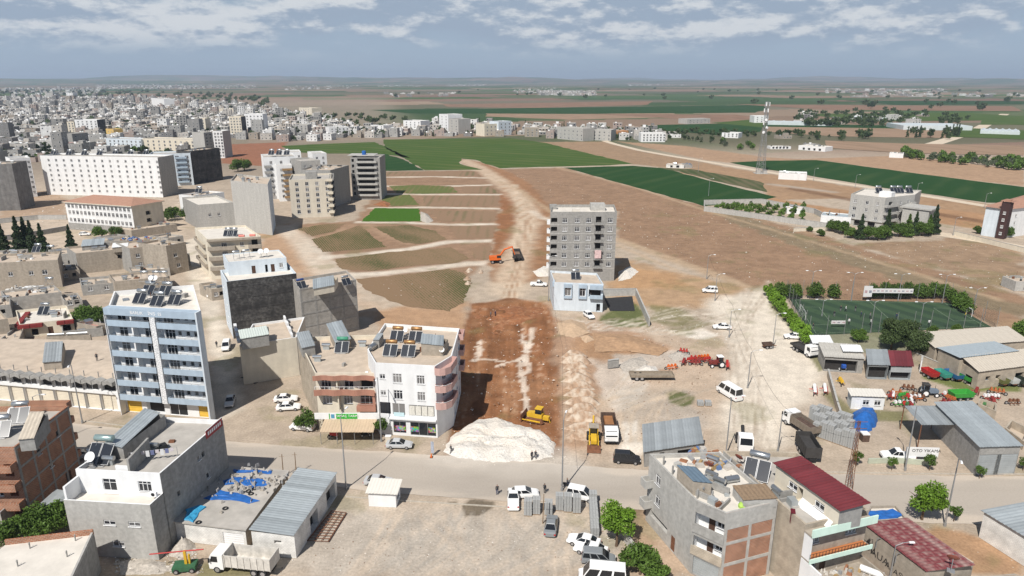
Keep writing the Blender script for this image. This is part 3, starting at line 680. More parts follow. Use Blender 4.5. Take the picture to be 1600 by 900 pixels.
    def W(s, i, u, z=0., k=0.):
        a, d, n, Ln = s.E[i]; u = u * Ln if u <= 1 else u
        return Vector((a.x + d.x * u + n.x * k, a.y + d.y * u + n.y * k, z))
    def balcony(s, i, u0, u1, z, dep, hgt, m, slab=.18, name='balcony', rail=False, back=0., inner=None):
        a, d, n, Ln = s.E[i]; u0 = u0 * Ln; u1 = u1 * Ln; w = u1 - u0; mb = MB()
        mb.box(0, w, -dep, back, -slab, 0)
        if not rail:
            mb.box(0, w, -dep, -dep + .12, 0, hgt); mb.box(0, .12, -dep + .12, back, 0, hgt); mb.box(w - .12, w, -dep + .12, back, 0, hgt)
        o = put(name, mb.mesh(name, m), s.root, s.W(i, u0 / Ln, z), math.atan2(d.y, d.x))
        if rail:
            rb = MB(); 
            for q in (.5, 1.0): rb.box(0, w, -dep + .02, -dep + .06, q - .03, q)
            k = max(2, int(w / .45))
            for j in range(k + 1): rb.box(w * j / k - .02, w * j / k + .02, -dep + .02, -dep + .06, 0, .97)
            put('railing', rb.mesh('railing', inner or M_pole), o)
        return o
    def boxpart(s, name, x0, x1, y0, y1, z0, z1, m):
        return MB().box(x0, x1, y0, y1, z0, z1).build(name, m, s.root)
    def world(s, x, y, z=0):
        ca, sa = math.cos(s.rz), math.sin(s.rz); return Vector((s.o.x + x * ca - y * sa, s.o.y + x * sa + y * ca, z))
def clutter(B, n, seed, ms=None):
    """odds and ends on a flat roof: tanks, crates, low walls, boards"""
    rn = random.Random(str(seed)); mb = MB(); ms = ms or [M_conc, M_concl, M_pvc, M_wood, M_galv, M_rust, M_black, M_conct, M_steel]; xs = [p.x for p in B.ins]; ys = [p.y for p in B.ins]; c = sum(B.ins, Vector((0, 0))) / len(B.ins); hr = B.hr + .005
    for k in range(n):
        a, b = rn.randrange(len(B.ins)), rn.random(); p = c.lerp(B.ins[a].lerp(B.ins[a - 1], b), rn.uniform(.1, .82)); t = rn.random(); m = rn.choice(ms)
        if t < .25: mb.tube([(p.x - .8, p.y, hr + 1.0), (p.x + .8, p.y, hr + 1.0)], .33, 8, M_steel); mb.box(p.x - .6, p.x + .6, p.y - .2, p.y + .2, hr, hr + .7, M_galv)
        elif t < .4: mb.box(p.x - 1.6, p.x + 1.6, p.y - .1, p.y + .1, hr, hr + rn.uniform(.5, 1.3), M_conc, 0, 0, rn.choice((0, 1.57)))
        elif t < .5: mb.tube([(p.x, p.y, hr), (p.x + rn.uniform(-.1, .1), p.y, hr + rn.uniform(1, 2.6))], .05, 4, M_rust)
        else: s = rn.uniform(.2, .8); mb.box(p.x - s, p.x + s, p.y - s * .7, p.y + s * .7, hr, hr + rn.uniform(.15, .9), m, .03, .03, rn.uniform(0, 3))
    stuff(mb.build('roof_clutter', None, B.root))
def grid(zs, cols, h=None):
    """zs: sill heights; cols: (u, w, h, kind)"""
    return [(u, z + (dz[0][0] if dz else 0), w, hh, k) for z in zs for (u, w, hh, k, *dz) in cols]
def RP(h, *p): return [U(a, b, h) for a, b in p]
def quadF(TL, TR, BL, dep, skew=0.):
    """front top edge and base point in the photo -> footprint and height"""
    b = U(*BL); h = ZT(TL[1], b.y); p0 = U(*TL, h); p1 = U(*TR, h); d = (p1 - p0).normalized(); n = Vector((-d.y, d.x)); sh = d * skew
    return [p0, p1, p1 + n * dep + sh, p0 + n * dep + sh], h
def corr(parent, P0, P1, P2, P3, m, sw=1.0, name='roof_sheet', amp=.05, per=.5, th=.03):
    """parallelogram of corrugated sheets: P0-P1 along the eave, P3 above P0"""
    P0, P1, P2, P3 = [Vector(p) for p in (P0, P1, P2, P3)]
    ex = P1 - P0; up = P3 - P0; n = max(1, round(ex.length / sw)); st = ex / n; nr = ex.cross(up).normalized()
    if nr.z < 0: nr = -nr
    mb = MB(); k = max(2, int(st.length / per)) * 2
    top = []; 
    for i in range(k + 1):
        q = st * (i / k) + nr * (amp * (1 if i % 2 else 0)); top.append((q, q + up))
    for i in range(k):
        a, b = top[i], top[i + 1]; mb.face([a[0], b[0], b[1], a[1]])
    dn = nr * -th
    mb.face([dn, dn + up, dn + up + st, dn + st]); mb.face([dn, dn + st, top[-1][0], top[0][0]]); mb.face([top[0][1], top[-1][1], dn + st + up, dn + up])
    mb.face([dn, top[0][0], top[0][1], dn + up]); mb.face([dn + st, dn + st + up, top[-1][1], top[-1][0]])
    me = mb.mesh(name, m)
    for i in range(n): put(name, me, parent, P0 + st * i + nr * (.02 * (i % 2)))
# ------------------------------------------------------------------ rooftop things
def heater_meshes(tank_m, horiz=True):
    t = MB().tube([(-.85, 0, 0), (-.8, 0, 0), (.8, 0, 0), (.85, 0, 0)], [.24, .30, .30, .24], 14)
    p = MB().box(-.48, .48, -.03, .03, -.92, .92, M_panel); p.box(-.52, -.48, -.05, .05, -.95, .95, M_pole); p.box(.48, .52, -.05, .05, -.95, .95, M_pole); p.box(-.48, .48, -.05, .05, .92, .95, M_pole); p.box(-.48, .48, -.05, .05, -.95, -.92, M_pole)
    s = MB()
    for x in (-.7, .7): s.tube([(x, -1.35, 0), (x, .25, 1.6)], .03, 4); s.tube([(x, .35, 0), (x, .3, 1.65)], .03, 4)
    s.tube([(-.7, .35, .7), (.7, .35, .7)], .025, 4); s.tube([(-.7, -1.35, .1), (.7, -1.35, .1)], .025, 4)
    s.tube([(-.6, .3, 1.9), (-.6, -.1, 1.3)], .02, 4)
    return t.mesh('tank', tank_m, True), p.mesh('collector_panel'), s.mesh('stand', M_pole)
HM = {}
def heater(loc, rz, label, tank=None, group='solar water heaters on the roofs', panels=True, sc_=1.0, twin=False):
    tank = tank or M_steel; k = tank.name
    if k not in HM: HM[k] = heater_meshes(tank)
    t, p, s = HM[k]; r = thing('solar_water_heater', label, 'water heater', loc, rz, group); r.scale = (sc_,) * 3
    put('stand', s, r); o = put('tank', t, r, (0, .3, 1.9))
    if twin: put('tank', t, r, (0, .35, 2.5), 0, None, (.7, .75, .75))
    if panels:
        for x in (-.54, .54): q = put('collector_panel', p, r, (x, -.55, .83)); q.rotation_euler = (R(-45), 0, 0)
    return r
def dish_mesh():
    mb = MB(); n = 14; rings = [(0, .0), (.2, .03), (.34, .09), (.42, .15)]
    for i in range(len(rings) - 1):
        for q in range(n):
            a, b = 2 * math.pi * q / n, 2 * math.pi * (q + 1) / n
            f = lambda r, t: (r[0] * math.cos(t), -r[1], r[0] * math.sin(t))
            if i == 0: mb.face([f(rings[0], 0), f(rings[1], b), f(rings[1], a)])
            else: mb.face([f(rings[i], a), f(rings[i], b), f(rings[i + 1], b), f(rings[i + 1], a)])
    return mb
DM = {}
def dish(loc, rz, label, m=None, sc_=1.0, group='satellite dishes on the roofs'):
    m = m or M_pvc
    if m.name not in DM:
        st = MB().tube([(0, .1, -.9), (0, .1, -.1), (0, 0, 0)], .03, 5).tube([(0, -.1, -.38), (0, -.55, 0)], .015, 4).box(-.05, .05, -.6, -.5, -.05, .05); st.box(-.25, .25, -.15, .35, -.95, -.9)
        DM[m.name] = (dish_mesh().mesh('reflector', m, True), st.mesh('mount', M_pole))
    d = DM[m.name]; r = thing('satellite_dish', label, 'satellite dish', loc, rz, group); r.scale = (sc_,) * 3
    o = put('reflector', d[0], r, (0, 0, .95)); o.rotation_euler = (R(-35), 0, 0); put('mount', d[1], r, (0, 0, .95)); return r
def text(s, size, m, parent, loc, rot, ext=.015, name='lettering', align='CENTER', sx=1.0):
    cu = bpy.data.curves.new('t', 'FONT'); cu.body = s; cu.size = size; cu.extrude = ext; cu.align_x = align; cu.align_y = 'CENTER'; cu.resolution_u = 2
    o = bpy.data.objects.new('t', cu); C.objects.link(o); bpy.context.view_layer.update()
    me = bpy.data.meshes.new_from_object(o); bpy.data.objects.remove(o); me.materials.clear(); me.materials.append(m)
    q = put(name, me, parent, loc); q.rotation_euler = rot; q.scale = (sx, 1, 1); return q
def lean(B, pts3, m, wallm, name='lean_to', sheets=True, base=None):
    """small hut on a roof: four top corners (world x,y,z), walls down to base height"""
    L3 = [Vector((*B.loc((p[0], p[1])), p[2])) for p in pts3]; mb = MB()
    for i in range(4):
        a, b = L3[i], L3[(i + 1) % 4]; mb.face([(a.x, a.y, base), (b.x, b.y, base), (b.x, b.y, b.z - .03), (a.x, a.y, a.z - .03)])
    o = mb.build(name, wallm, B.root)
    c = sum(L3, Vector()) / 4; G = [c + (p - c) * 1.06 + Vector((0, 0, .02)) for p in L3]
    corr(o, G[0], G[1], G[2], G[3], m)
    return o
# ================================================================== NEAR BUILDINGS (left of the cut)
# --- B1: pale blue apartment block with balconies
h = 21.1
fl, fr, br, bl = RP(h, (161, 481), (306, 489), (302, 445), (178, 455))
dn_ = (fr - fl).normalized(); nn_ = Vector((-dn_.y, dn_.x))
cols = [(.12, 1.7, 1.9, 'w2', (.1,)), (.245, .8, .9, 'w1', (1.0,)), (.42, 2.3, 2.1, 'w3', (.1,)), (.635, 2.0, 2.0, 'w3', (.05,)), (.74, .8, .9, 'w1', (1.0,)), (.83, .8, .9, 'w1', (1.0,)), (.93, 1.4, 1.0, 'w2', (.9,))]
zf = [3.3 + 2.92 * i for i in range(6)]
B1 = Bld('apartment_block', 'seven-storey pale blue and white apartment block with long balconies and yellow shutters', 'apartment block', [fl + nn_ * 1.4, fr + nn_ * 1.4, br, bl], h,
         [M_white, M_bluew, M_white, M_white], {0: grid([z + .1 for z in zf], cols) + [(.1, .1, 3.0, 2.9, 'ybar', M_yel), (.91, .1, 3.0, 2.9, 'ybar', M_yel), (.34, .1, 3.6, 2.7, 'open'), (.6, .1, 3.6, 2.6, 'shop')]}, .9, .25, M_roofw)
W_ = (fr - fl).length
for i, z in enumerate(zf):
    for a, b in ((.01, .475), (.555, .985)):
        o = B1.balcony(0, a, b, z, 1.4, .95, M_blue)
        rl = MB().box(0, (b - a) * W_, -1.38, -1.34, 1.12, 1.17)
        for k in range(7): rl.box((b - a) * W_ * k / 6 - .02, (b - a) * W_ * k / 6 + .02, -1.38, -1.34, .95, 1.12)
        put('railing', rl.mesh('railing', M_pole), o)
    B1.boxpart('partition_wall', .27 * W_, .285 * W_, -1.28, 0, z, z + 2.7, M_white)
    if i < 6: B1.boxpart('end_wall', 0, .14, -1.27, 0, z, z + 2.7, M_white)
def lace(t, tcn, base, b):
    v = t.nodes.new('ShaderNodeTexVoronoi'); v.inputs['Scale'].default_value = 2.4; v.feature = 'DISTANCE_TO_EDGE'; t.links.new(tcn.outputs['Object'], v.inputs['Vector'])
    r = t.nodes.new('ShaderNodeMapRange'); r.inputs[1].default_value = .05; r.inputs[2].default_value = .12; t.links.new(v.outputs[0], r.inputs[0]); return nodemix(t, r.outputs[0], (.45, .46, .47), (.74, .74, .74))
B1.boxpart('pilaster', .487 * W_, .545 * W_, -1.43, 0, 3.0, h - 1.2, mat('lace pattern plaster', (1, 1, 1), .8, 0, extra=lace))
B1.boxpart('pilaster', W_ * .987, W_ + .08, -1.5, .0, 0, h + .02, M_bluew); B1.boxpart('pilaster', -.1, .14 - .15, -1.5, 0, 0, h - 1.3, M_white)
bd = B1.boxpart('fascia', -.05, W_ * .986, -1.45, -.005, h - 1.25, h + .01, M_blue)
text('BARLIK    İNŞ  SS', .8, M_pvc, bd, (.46 * W_, -1.47, h - .62), (R(90), 0, 0))
B1.boxpart('roof_soffit', .0, W_ * .98, -1.3, -.02, h - 1.32, h - 1.26, M_white)
# hut, heaters and dishes on its roof
for k, (x, y, l) in enumerate([(223, 472, 'left one in the front row of solar heaters on the blue apartment block'), (250, 476, 'middle one in the front row of solar heaters on the blue apartment block'), (277, 474, 'right one in the front row of solar heaters on the blue apartment block'),
                               (236, 459, 'rear left solar heater on the blue apartment block, behind the front row'), (262, 460, 'rear right solar heater on the blue apartment block, behind the front row')]):
    heater((*U(x, y, B1.hr), B1.hr), B1.rz, l, sc_=1.15)
for k, (x, y) in enumerate([(240, 447), (247, 447)]): dish((*U(x, y + 12, B1.hr), B1.hr + 1.9), -.3, ('left' if k == 0 else 'right') + ' of two white dishes at the back of the blue apartment roof', sc_=1.3)
# --- B2: row of single-storey shops with wavy concrete eave
h = 6.2
fl, fr, br, bl = RP(h, (-40, 577), (181, 596), (168, 532), (-50, 528))
sh = []
for k in range(9):
    sh.append((.06 + k * .108, .05, 3.6, 3.3, 'shut', M_cream)); 
    if k % 2 == 0: sh.append((.075 + k * .108, 3.9, 3.2, 1.5, 'open'))
    else: sh.append((.06 + k * .108, 3.9, 3.4, 1.5, 'shop'))
B2 = Bld('shop_row', 'long low row of shops with cream shutters and a bare concrete roof slab', 'shops', [fl, fr, br, bl], h, [M_white, M_conct, M_conct, M_conct], {0: sh}, 0, roof=M_roof, reveal=.5)
Lb = (fr - fl).length
for k in range(14):
    x = Lb * (k + .5) / 14; wv = MB(); w = Lb / 14 * .94
    wv.ext([(x - w / 2, h - .65), (x, h - .25), (x + w / 2, h - .65), (x + w / 2, h + .12), (x, h + .5), (x - w / 2, h + .12)], -1.0, .4); wv.build('eave_beam', M_conc, B2.root)
for k in range(10): MB().tube([(Lb * (k + .5) / 10, 1.2, h), (Lb * (k + .5) / 10 + .05, 1.2, h + 1.1)], .09, 5).build('starter_column', M_conc, B2.root)
lean(B2, [(*U(67, 565, 8), h + 1.7), (*U(95, 563, 8), h + 1.7), (*U(101, 540, 8), h + 2.5), (*U(72, 541, 8), h + 2.5)], M_galv, M_conct, base=h)
tag(MB().tube([(0, 0, .7), (3.6, 0, .75)], .35, 12).tube([(4.2, 0, .75), (8.6, .1, .8)], .35, 12).build('water_tank', M_steel), 'pair of long grey steel tanks lying end to end behind the shop roof', 'tank'); bpy.data.objects['water_tank'].location = (*U(76, 529, 3), 3.2); bpy.data.objects['water_tank'].rotation_euler = (0, 0, .12)
MB().box(-.3, 9.2, -.25, .25, -3.2, .4).build('wall', M_conct, bpy.data.objects['water_tank'])
# --- B3: tarred wall building with pale blue penthouse
h = 14.4
fl, fr = U(354, 440, h), U(463, 427, h); bl = U(344, 422, h); br = bl + (fr - fl) * 1.02
B3 = Bld('apartment_block', 'pale blue block with a black tarred blank wall beside the long lane', 'apartment block', [fl, fr, br, bl], h, [M_tar, M_concl, M_concl, M_bluew], {3: grid([1.5, 4.6, 7.7, 10.8], [(.3, 1.1, 1.3, 'w2'), (.7, 1.1, 1.3, 'w2')])}, .9, .25, M_roofw, parm=M_bluew)
Lw = (fr - fl).length; dp = (bl - fl).length
for k in range(5): B3.boxpart('concrete_beam', .02, Lw - .02, -.05, .1, 1.2 + 2.9 * k, 1.5 + 2.9 * k, M_tar)
for k in range(4): B3.boxpart('concrete_column', Lw * (k + .2) / 4, Lw * (k + .2) / 4 + .4, -.035, .1, .1, h - .2, M_tar)
pa, pb_ = U(358, 428, 14), U(449, 420, 14)
P_ = Bld('', '', '', [pa, pb_, pb_ + (bl - fl) * .8, pa + (bl - fl) * .8], h + 2.6, M_bluew, {0: [(.42, h - .85, .9, 2.0, 'door'), (.64, h - .85, .6, 2.0, 'open'), (.75, h - .85, .9, 2.0, 'door'), (.9, h + .1, .9, 1.2, 'w2')]}, .25, .2, M_roofw, z0=h - .9, root=B3, partname='penthouse')
for k, (x, y) in enumerate([(370, 405), (386, 403)]): heater((*U(x, y, h + 2.4), h + 2.4), B3.rz, ('left' if k == 0 else 'right') + ' steel tank heater on the pale blue penthouse', panels=False)
for k, (x, y) in enumerate([(408, 402), (417, 401)]): dish((*U(x, y, h + 2.4), h + 2.4), 0, ('left' if k == 0 else 'right') + ' of two dishes on the pale blue penthouse', sc_=1.6)
# --- B4: bare grey block building behind
h = 13.1
fl, fr = U(468, 452, h), U(556, 437, h); br = U(558, 428, h); br = fr + Vector((-4.2, 8.5))
B4 = Bld('concrete_house', 'bare grey concrete-frame house with blockwork infill in the shade of the tarred wall', 'house', [fl, fr, br, fl + (br - fr)], h, M_block, {}, .7, .2, M_roof)
Lw = (fr - fl).length
for k in range(5): B4.boxpart('concrete_beam', .01, Lw + .03, -.06, .1, .4 + 3.1 * k, .75 + 3.1 * k, M_conc)
for k in range(5): B4.boxpart('concrete_column', (Lw - .35) * k / 4, (Lw - .35) * k / 4 + .4, -.045, .12, .0, h - .05, M_conc)
lean(B4, [(*U(490, 452, 14), h + 1), (*U(522, 446, 14), h + 1.0), (*U(528, 436, 14), h + 1.5), (*U(490, 440, 14), h + 1.5)], M_galvb, M_cream, base=h - .7)
heater((*U(540, 440, h), h - .7), B4.rz, 'steel tank heater at the corner of the bare grey house roof'); heater((*U(470, 445, h), h - .7), B4.rz, 'dark blue tank heater on the bare grey house beside the tarred wall', mat('blue tank', (.03, .06, .2), .4, .1))
# --- B5: cream-walled yard building
h = 8.6
fl, fr = U(374, 540, h), U(463, 527, h)
B5 = Bld('low_house', 'cream blank-walled house with a white notched parapet and small roof shed', 'house', [fl, fr, fr + Vector((-2, 13)), fl + Vector((-2, 13))], h, M_cream, {3: [(.2, 1, 1.2, 2.1, 'door'), (.6, 4.8, 1.6, 1.3, 'w2')]}, .5, .25, M_roof, parm=M_white)
lean(B5, [(*U(377, 533, 10), h + 1.9), (*U(420, 526, 10), h + 1.9), (*U(420, 515, 10), h + 2.1), (*U(374, 521, 10), h + 2.1)], mat('pale green sheet', (.55, .60, .56), .5, .1), M_conc, base=h - .5)
for k in range(5): B5.boxpart('parapet_step', -.25, .35, 1.5 + 2.2 * k, 3.2 + 2.2 * k, h, h + .5 + .35 * (k % 3), M_white)
for k in range(6): B5.boxpart('parapet_step', 10.2, 10.6, .5 + 2.0 * k, 2.3 + 2.0 * k, h, h + .6 + .5 * (k % 2), M_white)
# --- B6: house with terracotta balcony bands
h = 11.0
fl, fr, br, bl = RP(h, (492, 583), (586, 583), (573, 540), (464, 527))
zf = [4.4, 7.6]
B6 = Bld('balcony_house', 'three-storey house with wavy terracotta balcony bands above a farm shop', 'house', [fl, fr, br + Vector((1, 6)), bl], h, [M_cream, M_concl, M_conc, M_blockt],
         {0: [(.17, 5.0, 1.7, 1.6, 'w3'), (.17, 8.0, 1.7, 1.7, 'w3'), (.52, 5.0, 1.6, 1.6, 'w3'), (.55, 8.0, 1.6, 1.9, 'w2'), (.84, 4.7, 2.4, 2.0, 'w3'), (.85, 7.9, 2.2, 2.0, 'open'), (.5, .1, 9.0, 3.0, 'shop', M_dark)]}, .8, .22, M_roof, reveal=.3)
Lw = (fr - fl).length
def wavy(root, z0, z1, dep, m, name, x0=0, x1=None):
    x1 = x1 or Lw; mb = MB(); P = []
    n = 24
    for k in range(n + 1):
        x = x0 + (x1 - x0) * k / n; t_ = (k / n * 3) % 1; o_ = dep - .0 + .35 * max(0, min(1, 3 * abs(t_ - .5) - .3)); P.append((x, -o_))
    poly = P + [(x1, .02), (x0, .02)]
    mb.prism(poly, z0, z0 + .18); 
    for a, b in zip(P, P[1:]): mb.prism([a, b, (b[0], b[1] + .12), (a[0], a[1] + .12)], z0 + .18, z1)
    return mb.build(name, m, root)
for (z0_, z1_) in ((7.35, 8.45), (10.2, 11.1)): 
    o = wavy(B6.root, z0_, z1_, 1.25, M_terr, 'balcony_band')
    if z0_ < 9:
        rb = MB().box(.1, Lw - .1, -1.3, -1.26, 8.95, 9.0)
        for k in range(13): rb.box(.1 + (Lw - .25) * k / 12, .15 + (Lw - .25) * k / 12, -1.3, -1.26, 8.45, 8.95)
        rb.build('railing', M_pvc, o)
B6.boxpart('balcony_band', Lw * .68, Lw - .01, -1.3, .01, 4.2, 5.15, M_terr); B6.boxpart('balcony_column', Lw - .45, Lw - .02, -1.28, -.9, 5.16, 7.34, M_terr); B6.boxpart('balcony_column', Lw * .37, Lw * .39, -1.0, 0, 4.3, 7.34, M_cream); B6.boxpart('balcony_column', Lw * .37, Lw * .39, -1.2, 0, 8.46, 10.19, M_cream)
rb = MB()
for z_ in (5.6, 6.0): rb.box(Lw * .68, Lw - .46, -1.28, -1.24, z_, z_ + .04)
rb.build('railing', M_pole, B6.root)
lean(B6, [(*U(472, 545, h + 1), h + 1.2), (*U(492, 541, h + 1), h + 1.2), (*U(487, 524, h + 1), h + 1.7), (*U(464, 526, h + 1), h + 1.7)], M_galv, M_conc, base=h - .8)
lean(B6, [(*U(524, 535, h + 1), h + 1.0), (*U(548, 529, h + 1), h + 1.0), (*U(537, 508, h + 1), h + 1.6), (*U(511, 511, h + 1), h + 1.6)], M_galvb, M_conct, base=h - .8)
heater((*U(536, 548, h - .8), h - .8), B6.rz, 'green tank solar heater on the terracotta-banded house', mat('green tank', (.06, .25, .16), .4, .1), sc_=1.25)
# signboards and awning of the farm shop
r = thing('shop_sign', 'long white and green signboard reading YAMAÇ TARIM above the farm shop', 'sign', (*(B6.world(0, 0)[:2]), 0), B6.rz)
MB().box(-.2, Lw + .7, -1.75, -1.55, 3.0, 4.15).build('board', M_white, r)
MB().box(3.6, 7.3, -1.80, -1.752, 3.1, 4.05).build('green_panel', mat('sign green', (.03, .36, .035), .5, .03), r); MB().box(2.7, 3.3, -1.79, -1.752, 3.2, 3.95).build('blue_panel', mat('sign blue', (.08, .27, .42), .5, .05), r)
text('YAMAÇ TARIM', .62, M_pvc, r, (5.45, -1.82, 3.65), (R(90), 0, 0)); MB().box(2.35, 2.5, -1.79, -1.752, 3.05, 4.1).build('green_stripe', MC['sign green'], r)
r = thing('shop_awning', 'tan sheet awning on thin posts in front of the farm shop', 'awning', (*(B6.world(0, 0)[:2]), 0), B6.rz)
corr(r, (1.5, -5.3, 2.35), (Lw + .2, -5.3, 2.35), (Lw + .2, -1.6, 3.0), (1.5, -1.6, 3.0), mat('dusty tan sheet', (.50, .39, .27), .7, .1), 1.0, 'awning_sheet')
for x in (1.6, 4.4, 7.4, Lw + .05): MB().tube([(x, -5.1, 0), (x, -5.1, 2.36)], .05, 5).build('post', M_pole, r)
# --- B7: white corner building with rounded pink balconies
h = 13.6
pts = RP(h, (586, 567), (680, 572), (706, 556), (718, 513), (601, 505), (574, 546))
cols7 = [(.11, 1.0, .9, 'w2', (.6,)), (.36, 1.6, 1.7, 'w3'), (.75, 1.4, 1.6, 'w3')]
B7 = Bld('corner_building', 'white four-storey corner building with rounded pink balconies over a grocery', 'building', pts, h, [M_white, M_white, M_white, M_cream, M_cream, M_white],
         {0: grid([7.0, 10.1], cols7) + [(.13, 4.1, 1.9, 2.2, 'shop', M_dark), (.36, 4.0, 2.3, 2.2, 'shop'), (.75, 4.0, 4.6, 2.1, 'shop'), (.36, .5, 2.3, 2.2, 'shop', M_pole), (.76, .25, 4.6, 2.5, 'shop', M_pole)],
          1: grid([7.2, 10.3], [(.5, 1.2, 2.0, 'w2')]) , 2: grid([1.0, 4.1, 7.2, 10.3], [(.2, 1.2, 1.5, 'w2'), (.5, 1.2, 1.5, 'w2'), (.8, 1.2, 1.5, 'w2')])}, .7, .22, M_roof)
Lw = B7.E[0][3]
for z in (6.15, 9.3, 12.5):                # rounded corner balconies
    mb = MB(); a = B7.P[1]; b = B7.P[2]; out = [Vector((a.x - .1, a.y - .02)), Vector((a.x + .1, a.y - 1.0)), Vector((a.x + 1.0, a.y - 1.15)), Vector((a.x + 1.9, a.y - .8)), Vector((b.x + .85, a.y + .3)), Vector((b.x + 1.0, b.y - .2)), Vector((b.x - .02, b.y))]
    hb = 1.0 if z < 12 else 1.1
    mb.prism([tuple(p) for p in out], z - .16, z)
    inn = inset(out, .12)
    for k in range(len(out) - 1): mb.prism([out[k], out[k + 1], inn[k + 1], inn[k]], z, z + hb)
    o = mb.build('balcony', M_pink, B7.root)
    if z < 12: MB().tube([(*out[1], z + 1.2), (*out[2], z + 1.2), (*out[3], z + 1.2), (*out[4], z + 1.2)], .03, 4).build('railing', M_pvc, o)
for z in (6.15, 9.3, 12.5): B7.balcony(2, .78, .99, z, 1.0, 1.0, M_pink)
B7.boxpart('shop_canopy', 1.9, Lw - .1, -.5, -.01, 3.3, 3.55, M_white)
def fruit(t, tcn, base, b):
    v = t.nodes.new('ShaderNodeTexVoronoi'); v.inputs['Scale'].default_value = 3.2; t.links.new(tcn.outputs['Object'], v.inputs['Vector'])
    hs = t.nodes.new('ShaderNodeHueSaturation'); hs.inputs['Saturation'].default_value = 1.1; hs.inputs['Value'].default_value = .5; t.links.new(v.outputs['Color'], hs.inputs['Color']); return hs.outputs[0]
mfr = mat('shop window poster', (1, 1, 1), .5, 0, extra=fruit)
for u0, u1 in ((.27, .46), (.54, .68), (.85, .97)): B7.boxpart('window_poster', Lw * u0, Lw * u1, -.03, .05, .95, 1.9, mfr)
for k in range(4): B7.boxpart('window_poster', Lw * .535 + k * 1.12, Lw * .535 + k * 1.12 + 1.0, -.02, .03, 4.15, 5.9, mat('pale poster', (.62, .60, .54), .6, .2, 2.5))
B7.boxpart('sign_panel', Lw * .27, Lw * .45, -.1, -.02, 3.8, 4.5, mat('pale cyan sign', (.5, .66, .70), .6, .05))
hm_, hr = B7.o, B7.hr
for k, (x, y, l, tk) in enumerate([(612, 553, 'front left copper-tank solar heater on the white corner building', M_copper), (640, 554, 'front right copper-tank solar heater on the white corner building', M_copper), (622, 531, 'rear left copper-tank solar heater on the white corner building', M_copper), (651, 532, 'rear right copper-tank solar heater on the white corner building', M_copper)]):
    heater((*U(x, y, hr), hr), B7.rz, l, tk, sc_=1.2)
lean(B7, [(*U(658, 539, hr + 2), hr + 2.3), (*U(692, 540, hr + 2), hr + 2.0), (*U(700, 530, hr + 2), hr + 2.0), (*U(660, 524, hr + 2), hr + 2.3)], M_galvb, M_conct, base=hr)
lean(B7, [(*U(583, 532, hr + 1.5), hr + 1.6), (*U(592, 532, hr + 1.5), hr + 1.6), (*U(599, 524, hr + 1.5), hr + 1.6), (*U(590, 522, hr + 1.5), hr + 1.6)], M_galv, M_conc, base=hr)
tag(MB().tube([(0, -.9, .5), (0, .9, .5)], .48, 12).box(-.4, .4, -.8, .8, 0, .1).build('water_tank', M_steel), 'steel water tank lying on the left edge of the white corner building roof', 'tank'); o = bpy.data.objects['water_tank.001']; o.location = (*U(582, 547, hr), hr + .25); o.rotation_euler = (0, 0, -.35)
dish((*U(691, 556, hr), hr), -.3, 'white dish on the right front of the corner building roof', sc_=1.2); dish((*U(634, 524, hr), hr), -.3, 'dish between the rear heaters of the corner building', sc_=1.1)
# ================================================================== NEAR BUILDINGS (front left)
# --- N1: red brick house at the left edge
h = 11.9
brk = U(107, 634, h); frt = U(22, 699, h); d_ = (brk - frt); n_ = Vector((-d_.y, d_.x)).normalized()
P = [frt + n_ * 14, frt, brk, brk + n_ * 14]
N1 = Bld('brick_house', 'unfinished red brick house with a concrete frame at the left edge', 'house', P, h, M_brick, {0: grid([1.2, 4.3, 7.4], [(.75, 1.2, 1.3, 'w2'), (.9, 1.2, 1.9, 'open')]), 1: [(.35, 8.2, .9, 1.0, 'w1'), (.72, 8.6, .9, 1.0, 'w1'), (.5, 5, .9, 1.0, 'w1'), (.75, .1, 1.3, 2.2, 'open')]}, .8, .2, M_roofg)
a, d, n, Ln = N1.E[1]; ang = math.atan2(d.y, d.x)
for k in range(4): put('concrete_beam', MB().box(.02, Ln - .02, -.05, .1, -.17, .17).mesh('concrete_beam', M_conc), N1.root, N1.W(1, 0, 2.9 + 2.95 * k - .2), ang)
for k in range(5): put('concrete_column', MB().box(0, .4, -.04, .1, 0, h - .05).mesh('concrete_column', M_conc), N1.root, N1.W(1, (Ln - .45) * k / 4 / Ln, 0), ang)
for z in (2.9, 5.85, 8.8): N1.balcony(0, .68, .99, z, 1.3, 1.0, M_brick); N1.balcony(2, .02, .6, z, 1.2, .9, M_brick)
N1.balcony(2, .02, .6, 11.4, 1.2, .9, M_brick)
p = [U(28, 682, h + 1.5), U(52, 680, h + 1.5), U(74, 646, h + 2), U(46, 646, h + 2)]
lean(N1, [(*p[0], h + 1.1), (*p[1], h + 1.1), (*p[2], h + 2.0), (*p[3], h + 2.0)], mat('dusty fibre sheet', (.50, .44, .36), .8, .15), M_conc, base=h - .8)
heater((*U(33, 648, h), h - .8), .2, 'steel tank heater beside the sheet roof of the brick house', sc_=1.3); heater((*U(4, 670, h), h - .8), .2, 'steel tank heater at the left edge of the brick house roof', sc_=1.3); dish((*U(22, 656, h - .8), h - .8), -.2, 'white dish on the brick house roof', sc_=1.5)
